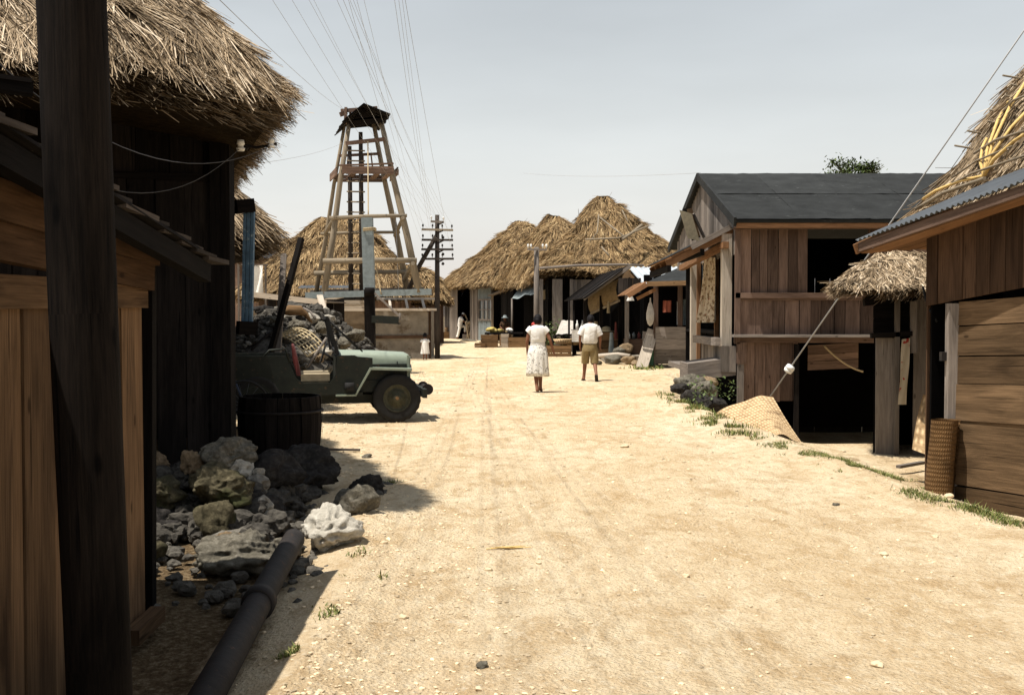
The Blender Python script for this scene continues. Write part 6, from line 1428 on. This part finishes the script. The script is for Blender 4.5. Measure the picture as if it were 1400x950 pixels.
for dx, lab in ((-.08, 'white bottle on the cloth covered stand nearer the display board'), (.12, 'white bottle on the cloth covered stand nearer the man in shorts')):
    b = MB(); q = V((sx + dx, 42.5, 1.02)); b.tube([q, q + V((0, 0, .2)), q + V((0, 0, .26)), q + V((0, 0, .36))], [.06, .06, .025, .022], 10); tag(b.build('white_bottle', M['ceramic']), lab, 'bottle', 'bottles on the stand')
t = thing('potted_shrub', 'bright green leafy plant beside the white display board', 'plant', (P(753, 462, 44.5).x, 44.5, 0)); rn = random.Random(4); b = MB(); c_ = P(754, 458, 44.5)
for i in range(260):
    o = c_ + V((rn.gauss(0, .22), rn.gauss(0, .2), rn.gauss(0, .28))); d = V((rn.uniform(-1, 1), rn.uniform(-1, 1), rn.uniform(-.6, .6))).normalized(); _, s_, u_ = ortho(d); l = rn.uniform(.12, .22)
    b.poly([o, o + d * l * .5 + s_ * l * .3, o + d * l, o + d * l * .5 - s_ * l * .3], tone=rn.random())
b.build('foliage', M['leaf'], t); b = MB(); 
for i in range(1): b.tube([(c_.x, 44.5, 0), c_ + V((rn.uniform(-.2, .2), 0, rn.uniform(-.1, .2)))], .02, 5)
b.build('stem', M['bark'], t)
for px, Y in ((778, 43.2), (785, 42.9)):
    b = MB(); q = P(px, 400, Y); b.tube([(q.x, Y, 0), (q.x, Y, q.z - .3)], .04, 6); tag(b.build('thin_post', M['wood_dark']), 'thin dark post standing among the baskets before the tallest shop', 'post', 'thin dark post standing among the baskets before the tallest shop')
# clutter by the worker: low cart, baskets, timbers
for i, (px, Y, s_, m_, lab) in enumerate(((610, 73.5, (.5, .4, .45), 'wood_crate', 'small brown box on the ground past the telegraph pole'), (617, 74, (.75, .5, .75), 'wood_crate', 'tan box with an open front beside the working man'),)):
    crate((P(px, 450, Y).x, Y, 0), s_, lab, .3)
b = MB(); rn = random.Random(6)
for i in range(11):
    q = V((P(644 + rn.uniform(-9, 11), 455, 70).x, 70 + rn.uniform(-.8, .8), 0)); b.beam(q, q + V((rn.uniform(-.8, .5), rn.uniform(-.3, .3), rn.uniform(.9, 2.1))), .09, .07, tone=rn.random())
b.tube([P(637, 443, 70), P(649, 437, 69.6), P(653, 446, 69.4)], .09, 8); b.tube([P(640, 461, 70), P(646, 449, 70), P(656, 459, 69.8)], .06, 6)
tag(b.build('timber_rack', M['wood_log']), 'rough timber rack of poles the white clad man is working at', 'rack')
for i, (px, py, Y, s_) in enumerate(((655, 464, 66, (.9, .5, .16)), (670, 469, 60, (.7, .5, .16)), (640, 466, 68, (.8, .4, .12)), (748, 470, 50, (.5, .3, .12)))):
    rock(G(px, py), s_, 800 + i, M['coral'] if i != 1 else M['coral_tan'], ('long flat slab at the foot of the blue grey window front', 'flat tan slab beside the produce crates', 'low slab under the feet of the timber rack', 'low slab at the foot of the slim pole')[i], sub=3, pit=0, name='stone_slab', cat='stone', group='slabs at the shop fronts')
# ================================================================== PEOPLE
def skin_mesh(pts, edges, sub=2):
    """pts: {name:(co, r)}; first is the root. returns verts, faces of the skinned, subdivided surface"""
    names = list(pts); me = bpy.data.meshes.new('tmp')
    me.from_pydata([pts[n][0] for n in names], [(names.index(a), names.index(c)) for a, c in edges], [])
    bm = bmesh.new(); bm.from_mesh(me); ly = bm.verts.layers.skin.verify(); bm.verts.ensure_lookup_table()
    for i, n in enumerate(names):
        r = pts[n][1]; bm.verts[i][ly].radius = (r, r) if not isinstance(r, tuple) else r; bm.verts[i][ly].use_root = (i == 0)
    bm.to_mesh(me); bm.free()
    o = bpy.data.objects.new('tmp', me); COL.objects.link(o)
    md = o.modifiers.new('s', 'SKIN'); md.use_smooth_shade = True
    m2 = o.modifiers.new('u', 'SUBSURF'); m2.levels = sub; m2.render_levels = sub
    dg = bpy.context.evaluated_depsgraph_get(); ev = o.evaluated_get(dg); em = ev.to_mesh()
    vs_ = [v.co.copy() for v in em.vertices]; fs = [tuple(p.vertices) for p in em.polygons]
    ev.to_mesh_clear(); bpy.data.objects.remove(o); bpy.data.meshes.remove(me)
    return vs_, fs
def head_mesh(c, R, s=1.0, n=28):
    """head with eye sockets, nose, lips, chin and ears; +Y is forward before R"""
    vs_, fs = [], []
    for i in range(n // 2 + 1):
        th = pi * i / (n // 2)
        for j in range(n):
            ph = 2 * pi * j / n
            d = V((sin(th) * sin(ph), sin(th) * cos(ph), cos(th)))
            p = V((d.x * .073, d.y * .093, d.z * .112))
            if d.z < 0: p.x *= 1 - .28 * (-d.z) ** 1.4; p.y *= 1 - .10 * (-d.z)
            g_ = lambda x, z, w_: math.exp(-(((d.x - x) / w_) ** 2 + ((d.z - z) / w_) ** 2)) if d.y > 0 else 0
            p.y += .022 * g_(0, -.12, .13) + .010 * g_(0, .08, .10) - .012 * (g_(.38, .06, .16) + g_(-.38, .06, .16)) + .007 * g_(0, -.48, .2) + .012 * g_(0, -.86, .22)
            if abs(d.x) > .9 and abs(d.z + .02) < .3 and -.3 < d.y < .2: p.x += math.copysign(.014, d.x)
            vs_.append(V(c) + R @ (p * s))
    for i in range(n // 2):
        for j in range(n): fs.append((i * n + j, i * n + (j + 1) % n, (i + 1) * n + (j + 1) % n, (i + 1) * n + j))
    return vs_, fs
def raw(b, vs_, fs, tone=.5):
    base = len(b.v); b.v += [tuple(v) for v in vs_]
    for f in fs: b.f.append(tuple(base + i for i in f)); b.uv += [(0, 0)] * len(f); b.tone.append(tone); b.sm.append(True)
def hand(pts, edges, name, w_, d, side, thumb, curl=.5, s=1.0):
    """palm and five short bent fingers continuing the wrist w_ along d"""
    d = V(d).normalized(); side = V(side).normalized(); nrm = d.cross(side).normalized()
    pm = V(w_) + d * .05 * s; pts[name + 'p'] = (pm, (.026 * s, .018 * s)); edges.append((name, name + 'p'))
    for i, (o, l) in enumerate(((-.026, .068), (-.009, .080), (.009, .075), (.026, .058))):
        k = pm + d * .035 * s + side * o * s; a = k + (d * .6 + nrm * curl * .5).normalized() * l * .5 * s; e = a + (d * .5 + nrm * curl).normalized() * l * .5 * s
        for q, (nm, co_) in enumerate((('k', k), ('m', a), ('e', e))): pts[f'{name}{i}{nm}'] = (co_, (.0095 - .001 * q) * s)
        edges += [(name + 'p', f'{name}{i}k'), (f'{name}{i}k', f'{name}{i}m'), (f'{name}{i}m', f'{name}{i}e')]
    t0 = pm - d * .01 * s + V(thumb) * .035 * s; t1 = t0 + (d + V(thumb) * .5).normalized() * .035 * s; t2 = t1 + d * .025 * s
    for nm, co_, r in (('t0', t0, .011), ('t1', t1, .010), ('t2', t2, .008)): pts[name + nm] = (co_, r * s)
    edges += [(name + 'p', name + 't0'), (name + 't0', name + 't1'), (name + 't1', name + 't2')]
def foot(pts, edges, an, p, fwd, s=1.0, lift=0.0):
    f = V(fwd).normalized(); p = V(p)
    pts[an + 'h'] = (p - f * .05 * s - V((0, 0, .045 * s)), .030 * s); pts[an + 'b'] = (p + f * .09 * s - V((0, 0, (.050 - lift) * s)), (.042 * s, .024 * s)); pts[an + 't'] = (p + f * .155 * s - V((0, 0, (.060 - lift * 1.1) * s)), (.036 * s, .016 * s))
    edges += [(an, an + 'h'), (an, an + 'b'), (an + 'b', an + 't')]
def body(parent, J_, headR, s=1.0, tone=.5, hands=True, mat='skin', arm_side=None):
    """J_: joint dict in local metres"""
    P_ = {}; E_ = []
    g_ = lambda k: V(J_[k])
    P_['pelvis'] = (g_('pelvis'), (.135 * s, .10 * s)); P_['belly'] = (g_('pelvis').lerp(g_('chest'), .45), (.118 * s, .09 * s)); P_['chest'] = (g_('chest'), (.145 * s, .10 * s)); P_['neck'] = (g_('neck'), .052 * s); P_['skull'] = (g_('head'), .06 * s)
    E_ += [('pelvis', 'belly'), ('belly', 'chest'), ('chest', 'neck'), ('neck', 'skull')]
    for a in 'LR':
        P_['sh' + a] = (g_('sh' + a), .055 * s); P_['el' + a] = (g_('el' + a), .036 * s); P_['wr' + a] = (g_('wr' + a), .025 * s)
        E_ += [('chest', 'sh' + a), ('sh' + a, 'el' + a), ('el' + a, 'wr' + a)]
        P_['hp' + a] = (g_('hp' + a), .085 * s); P_['kn' + a] = (g_('kn' + a), .054 * s); m = g_('kn' + a).lerp(g_('an' + a), .35); P_['cf' + a] = (m, .052 * s); P_['an' + a] = (g_('an' + a), .033 * s)
        E_ += [('pelvis', 'hp' + a), ('hp' + a, 'kn' + a), ('kn' + a, 'cf' + a), ('cf' + a, 'an' + a)]
        d = (g_('wr' + a) - g_('el' + a)).normalized()
        if hands: hand(P_, E_, 'wr' + a, g_('wr' + a), d, (0, 1, .0) if abs(d.y) < .8 else (1, 0, 0), V((0, 1, 0)) if abs(d.y) < .8 else V((0, 0, 1)), .55, s)
        foot(P_, E_, 'an' + a, g_('an' + a), J_.get('ft' + a, (0, 1, 0)), s, J_.get('lift' + a, 0))
    vs_, fs = skin_mesh(P_, E_)
    b = MB(); raw(b, vs_, fs, tone); hv, hf = head_mesh(V(J_['head']) + headR @ V((0, .015, .03)) * s, headR, s); raw(b, hv, hf, tone)
    return b.build('body', M[mat], parent, local=True)
def hair(parent, c, R, s=1.0, bun=True, low=-.25, mat='hair'):
    b = MB(); rows = []
    for i in range(11):
        th = pi * i / 10 * .78; r = []
        for j in range(28):
            ph = 2 * pi * j / 28; d = V((sin(th) * sin(ph), sin(th) * cos(ph), cos(th)))
            k = 1 + .05 * noise.noise(d * 4 + V((s, 0, 0)))
            z = d.z
            if d.y > .25 and z < .35: d = V((d.x, d.y * .9, max(z, .35)))      # clear of the face
            r.append(V(c) + R @ (V((d.x * .090 * k, d.y * .106 * k - .010, d.z * .124 * k)) * s))
        rows.append(r)
    b.grid(rows, closed=True)
    if bun: rockmesh(b, V(c) + R @ V((0, -.105, -.03)) * s, (.05 * s, .04 * s, .05 * s), 5, 2, 0, jag=.12)
    return b.build('hair', M[mat], parent, local=True)
def rings(b, spec, n=48, fold=0, amp=0.0, seed=0, cap=False):
    """spec: (cx, cy, z, rx, ry[, foldamount]) top to bottom"""
    rows = []
    for q in spec:
        cx, cy, z, rx, ry = q[:5]; fa = q[5] if len(q) > 5 else 0; r = []
        for j in range(n):
            a = 2 * pi * j / n
            k = 1 + fa * (sin(a * fold + seed) * .6 + sin(a * (fold * .55) + z * 4 + seed * 2) * .4) + amp * noise.noise(V((cos(a) * 2, sin(a) * 2, z * 7 + seed)))
            r.append(V((cx + rx * k * cos(a), cy + ry * k * sin(a), z)))
        rows.append(r)
    b.grid(rows, closed=True)
def sleeve(b, p, q, r0, r1, n=16, seed=0):
    p, q = V(p), V(q); b.tube([p, p.lerp(q, .3), p.lerp(q, .7), q], [r0, r0 * 1.05, (r0 + r1) / 2, r1], n, cap=False, wob=.12)

# woman in white, walking away (local +Y forward)
Wm = thing('person', 'barefoot woman in a white cap sleeved blouse and floral skirt walking up the road', 'person')
Jw = dict(pelvis=(0, 0, .86), chest=(.0, -.01, 1.20), neck=(0, .01, 1.37), head=(0, .055, 1.46), shL=(-.160, 0, 1.30), shR=(.160, 0, 1.30), elL=(-.215, -.03, 1.06), elR=(.26, -.05, 1.07), wrL=(-.215, .05, .84), wrR=(.325, .0, .85),
          hpL=(-.08, 0, .83), hpR=(.08, 0, .83), knL=(-.045, -.02, .45), knR=(.05, .10, .45), anL=(-.005, -.16, .085), anR=(.055, .15, .07), ftL=(.05, 1, 0), ftR=(.12, 1, 0), liftL=-.0)
Rw = Matrix.Rotation(radians(-14), 3, 'X')
body(Wm, Jw, Rw, .96)
hair(Wm, V(Jw['head']) + Rw @ V((0, .01, .035)), Rw, .98)
b = MB()
rings(b, [(0, .01, 1.385, .062, .058), (0, .0, 1.375, .10, .075), (0, -.005, 1.352, .145, .09), (0, -.008, 1.31, .178, .108, .01), (0, -.008, 1.20, .172, .122, .025), (0, -.005, 1.10, .16, .116, .035), (0, -.005, 1.06, .158, .114, .04), (0, 0, 1.03, .150, .108, .02), (0, 0, .985, .148, .108, .02)], 44, 14, .03, 2)
sleeve(b, (-.11, 0, 1.305), (-.205, -.008, 1.225), .080, .068); sleeve(b, (.11, 0, 1.305), (.207, -.008, 1.225), .080, .068)
b.build('blouse', M['white_cloth'], Wm, local=True)
b = MB(); rings(b, [(0, 0, 1.005, .150, .110, .0), (0, 0, .98, .152, .112, .01), (0, -.005, .90, .186, .148, .03), (0, -.008, .80, .208, .168, .05), (.0, -.01, .60, .222, .188, .075), (.002, -.01, .42, .230, .198, .095), (.004, -.01, .335, .235, .203, .11), (.004, -.01, .34, .226, .194, .10)], 72, 11, .02, 1)
b.build('skirt', M['floral_skirt'], Wm, local=True)
b = MB(); rings(b, [(0, 0, 1.012, .154, .114), (0, 0, .978, .155, .115)], 40); b.build('waistband', M['white_cloth'], Wm, local=True)
b = MB(); rockmesh(b, V((-.085, .045, 1.405)), (.05, .04, .035), 3, 2, 0, jag=.3); b.build('ribbon', M['red'], Wm, local=True)
q = G(735, 536); Wm.location = (q.x - .0, q.y, hgt(q.x, q.y)); Wm.rotation_euler = (0, 0, radians(-3))

# man in khaki shorts, trailing foot lifting
Mn = thing('person', 'man in a white short sleeved shirt and khaki shorts walking up the road', 'person')
Jm = dict(pelvis=(0, 0, .86), chest=(.01, .01, 1.20), neck=(0.01, .04, 1.37), head=(.015, .09, 1.46), shL=(-.18, .0, 1.30), shR=(.19, .0, 1.295), elL=(-.24, -.04, 1.05), elR=(.25, .01, 1.04), wrL=(-.235, .06, .83), wrR=(.245, .16, .86),
          hpL=(-.09, 0, .83), hpR=(.095, 0, .83), knL=(-.115, .12, .46), knR=(.115, -.02, .46), anL=(-.145, .16, .075), anR=(.155, -.34, .155), ftL=(-.2, 1, 0), ftR=(.1, 1, -1.3), liftR=-.0)
Rm = Matrix.Rotation(radians(-26), 3, 'X')
body(Mn, Jm, Rm, 1.0)
hair(Mn, V(Jm['head']) + Rm @ V((0, .012, .033)), Rm, 1.0, bun=False)
b = MB(); rings(b, [(.01, .035, 1.395, .066, .064), (.01, .03, 1.38, .11, .08), (.01, .01, 1.36, .165, .105), (.01, 0, 1.31, .20, .122, .01), (.005, -.01, 1.18, .192, .132, .03), (0, -.012, 1.05, .186, .128, .045), (0, -.012, .96, .19, .134, .06), (0, -.005, .905, .168, .122, .02)], 48, 9, .05, 4)
sleeve(b, (-.13, 0, 1.30), (-.232, -.03, 1.10), .088, .078); sleeve(b, (.14, 0, 1.295), (.245, .0, 1.095), .088, .078); b.build('shirt', M['white_cloth'], Mn, local=True)
b = MB(); rings(b, [(0, 0, .925, .165, .118), (0, 0, .88, .172, .128, .01), (0, -.012, .78, .182, .142, .01), (0, -.01, .715, .176, .135, .01)], 44, 8, .02, 1)
b.tube([(-.085, -.005, .80), (-.095, .03, .66), (-.108, .085, .52), (-.112, .105, .43)], [.105, .104, .098, .096], 22, cap=False, wob=.06); b.tube([(.085, -.005, .80), (.10, -.02, .66), (.112, -.03, .52), (.116, -.035, .43)], [.105, .105, .100, .098], 22, cap=False, wob=.06)
b.build('shorts', M['khaki'], Mn, local=True)
b = MB(); rings(b, [(0, 0, .93, .169, .122), (0, 0, .895, .171, .124)], 40); b.build('belt', M['sandal'], Mn, local=True)
b = MB(); f_ = V((.1, 1, -1.3)).normalized(); c_ = V(Jm['anR']) + f_ * .055 - V((0, .045, .028)); _, sd2, up2 = ortho(f_); b.hexa(c_, sd2 * .040, up2 * .009, f_ * .105, .4); b.build('sandal', M['sandal'], Mn, local=True)
b = MB(); c_ = V(Jm['anL']) + V((-.01, .05, -.068)); b.hexa(c_, V((.046, 0, 0)), V((0, 0, .008)), V((-.02, .125, 0)), .4); b.build('sandal', M['sandal'], Mn, local=True)
q = G(806, 520); Mn.location = (q.x, q.y - .1, hgt(q.x, q.y)); Mn.rotation_euler = (0, 0, radians(-4))

# worker in white at the rack, one foot up, bent forward (seen from his side: forward = world +X)
Wk = thing('person', 'man in white clothes and white cap bending over the timber rack, one foot raised', 'person')
Jk = dict(pelvis=(0, -.05, .92), chest=(0, .0, 1.27), neck=(0, .06, 1.44), head=(0, .11, 1.55), shL=(-.19, .02, 1.37), shR=(.19, .02, 1.37), elL=(-.22, .17, 1.14), elR=(.22, .17, 1.14), wrL=(-.17, .42, 1.08), wrR=(.17, .42, 1.08),
          hpL=(-.09, -.05, .88), hpR=(.09, -.05, .88), knL=(-.10, .30, .80), knR=(.09, -.12, .48), anL=(-.10, .28, .40), anR=(.09, -.26, .085), ftL=(0, 1, 0), ftR=(0, 1, 0))
Rk = Matrix.Rotation(radians(-18), 3, 'X')
body(Wk, Jk, Rk, 1.02)
b = MB()
def chain(b, pts, rx, n=22): b.tube(pts, rx, n, cap=False, wob=.06)
chain(b, [(0, -.06, .90), (0, -.04, 1.02), (0, -.01, 1.2), (0, .01, 1.34), (0, .045, 1.42), (0, .055, 1.445)], [.16, .16, .172, .172, .10, .062]); sleeve(b, (-.13, .01, 1.37), (-.22, .13, 1.19), .085, .075); sleeve(b, (.13, .01, 1.37), (.22, .13, 1.19), .085, .075); b.build('shirt', M['white_cloth'], Wk, local=True)
b = MB(); chain(b, [(0, -.04, 1.0), (0, -.05, .9), (0, -.06, .80)], [.16, .165, .15]); chain(b, [(-.09, -.05, .87), (-.10, .14, .85), (-.10, .31, .80), (-.10, .30, .62), (-.10, .29, .46)], [.10, .10, .085, .075, .07]); chain(b, [(.09, -.06, .88), (.09, -.10, .66), (.09, -.14, .48), (.09, -.21, .22), (.09, -.25, .13)], [.11, .10, .09, .085, .085]); b.build('trousers', M['white_cloth'], Wk, local=True)
b = MB(); c_ = V(Jk['head']) + Rk @ V((0, .02, .09)); rows = [[c_ + Rk @ V((r * sin(a), r * cos(a) + (.06 if r > .1 and cos(a) > .3 and z < 0 else 0), z)) for a in np.linspace(0, 2 * pi, 24, endpoint=False)] for r, z in ((.001, .09), (.06, .08), (.095, .04), (.102, -.01), (.125, -.015))]
b.grid(rows, closed=True); b.build('cap', M['white_cloth'], Wk, local=True)
hair(Wk, V(Jk['head']) + Rk @ V((0, .012, .03)), Rk, 1.0, bun=False)
q = V((P(630, 460, 71.5).x, 71.5, 0)); Wk.location = q; Wk.rotation_euler = (0, 0, radians(-80))
b = MB(); b.box((q.x + .12, 71.2, 0), (q.x + .65, 71.8, .32)); tag(b.build('foot_block', M['wood_grey']), 'low block under the raised foot of the white clad man', 'block')

# small child by the telegraph pole
Ch = thing('person', 'small dark haired child in a white shift standing at the telegraph pole foot', 'person')
s = .56
Jc = {k: tuple(V(v) * s) for k, v in dict(pelvis=(0, 0, .80), chest=(0, 0, 1.10), neck=(0, 0, 1.30), head=(0, .02, 1.42), shL=(-.17, 0, 1.24), shR=(.17, 0, 1.24), elL=(-.22, 0, 1.02), elR=(.22, 0, 1.02), wrL=(-.22, .06, .82), wrR=(.22, .06, .82), hpL=(-.08, 0, .77), hpR=(.08, 0, .77), knL=(-.08, .02, .43), knR=(.08, .02, .43), anL=(-.09, -.02, .085), anR=(.09, -.02, .085)).items()}
Rc = Matrix.Rotation(radians(-8), 3, 'X'); hd = V(Jc['head']) + V((0, 0, .035))
Jc['head'] = tuple(hd); body(Ch, Jc, Rc, s * 1.25 if False else .66, hands=True)
hair(Ch, hd + Rc @ V((0, .01, .025)), Rc, .80, bun=False)
b = MB(); rings(b, [(0, 0, .735, .04, .04), (0, 0, .72, .07, .06), (0, 0, .69, .125, .08), (0, 0, .58, .125, .09, .02), (0, -.0, .40, .14, .11, .05), (0, 0, .20, .155, .125, .07)], 40, 8, .03, 3); sleeve(b, (-.08, 0, .69), (-.135, 0, .60), .055, .055); sleeve(b, (.08, 0, .69), (.135, 0, .60), .055, .055); b.build('shift', M['white_cloth'], Ch, local=True)
q = G(583.5, 490); Ch.location = (q.x, 39.2, 0); Ch.rotation_euler = (0, 0, radians(10))

# vendor sitting behind the produce table, hat on
Vd = thing('person', 'vendor in a dark hat and brown clothes seated behind the dark produce table', 'person')
Jv = dict(pelvis=(0, 0, .42), chest=(0, .06, .78), neck=(0, .09, .97), head=(0, .13, 1.06), shL=(-.19, .06, .90), shR=(.19, .06, .90), elL=(-.24, .14, .66), elR=(.24, .14, .66), wrL=(-.15, .36, .62), wrR=(.15, .36, .62), hpL=(-.09, 0, .42), hpR=(.09, 0, .42), knL=(-.16, .40, .48), knR=(.16, .40, .48), anL=(-.14, .38, .09), anR=(.14, .38, .09))
Rv = Matrix.Rotation(radians(-10), 3, 'X'); body(Vd, Jv, Rv, 1.0)
b = MB(); chain(b, [(0, -.01, .36), (0, .0, .5), (0, .05, .74), (0, .07, .88), (0, .085, .95), (0, .09, .975)], [.16, .165, .17, .19, .11, .06]); sleeve(b, (-.13, .06, .90), (-.235, .12, .70), .085, .07); sleeve(b, (.13, .06, .90), (.235, .12, .70), .085, .07); b.build('jacket', M['orange_cloth'] if False else M['wood_right'], Vd, local=True)
b = MB(); chain(b, [(-.08, -.02, .42), (-.13, .22, .46), (-.16, .41, .48), (-.15, .40, .28), (-.14, .39, .14)], [.11, .10, .085, .075, .07]); chain(b, [(.08, -.02, .42), (.13, .22, .46), (.16, .41, .48), (.15, .40, .28), (.14, .39, .14)], [.11, .10, .085, .075, .07]); b.build('trousers', M['khaki'], Vd, local=True)
b = MB(); c_ = V(Jv['head']) + V((0, .02, .10)); b.grid([[c_ + V((r * sin(a), r * cos(a), z)) for a in np.linspace(0, 2 * pi, 24, endpoint=False)] for r, z in ((.001, .11), (.07, .10), (.095, .06), (.10, .0), (.19, -.025), (.19, -.03))], closed=True); b.build('hat', M['post_blue'], Vd, local=True)
b_ = MB(); hair(Vd, V(Jv['head']) + V((0, .012, .03)), Rv, .98, bun=False)
Vd.location = (P(691, 450, 56.2).x, 56.3, .30); Vd.rotation_euler = (0, 0, radians(170))
b = MB(); b.box((Vd.location.x - .3, 56.05, 0), (Vd.location.x + .3, 56.6, .62)); tag(b.build('seat_box', M['wood_crate']), 'box the vendor in the dark hat is sitting on', 'box')
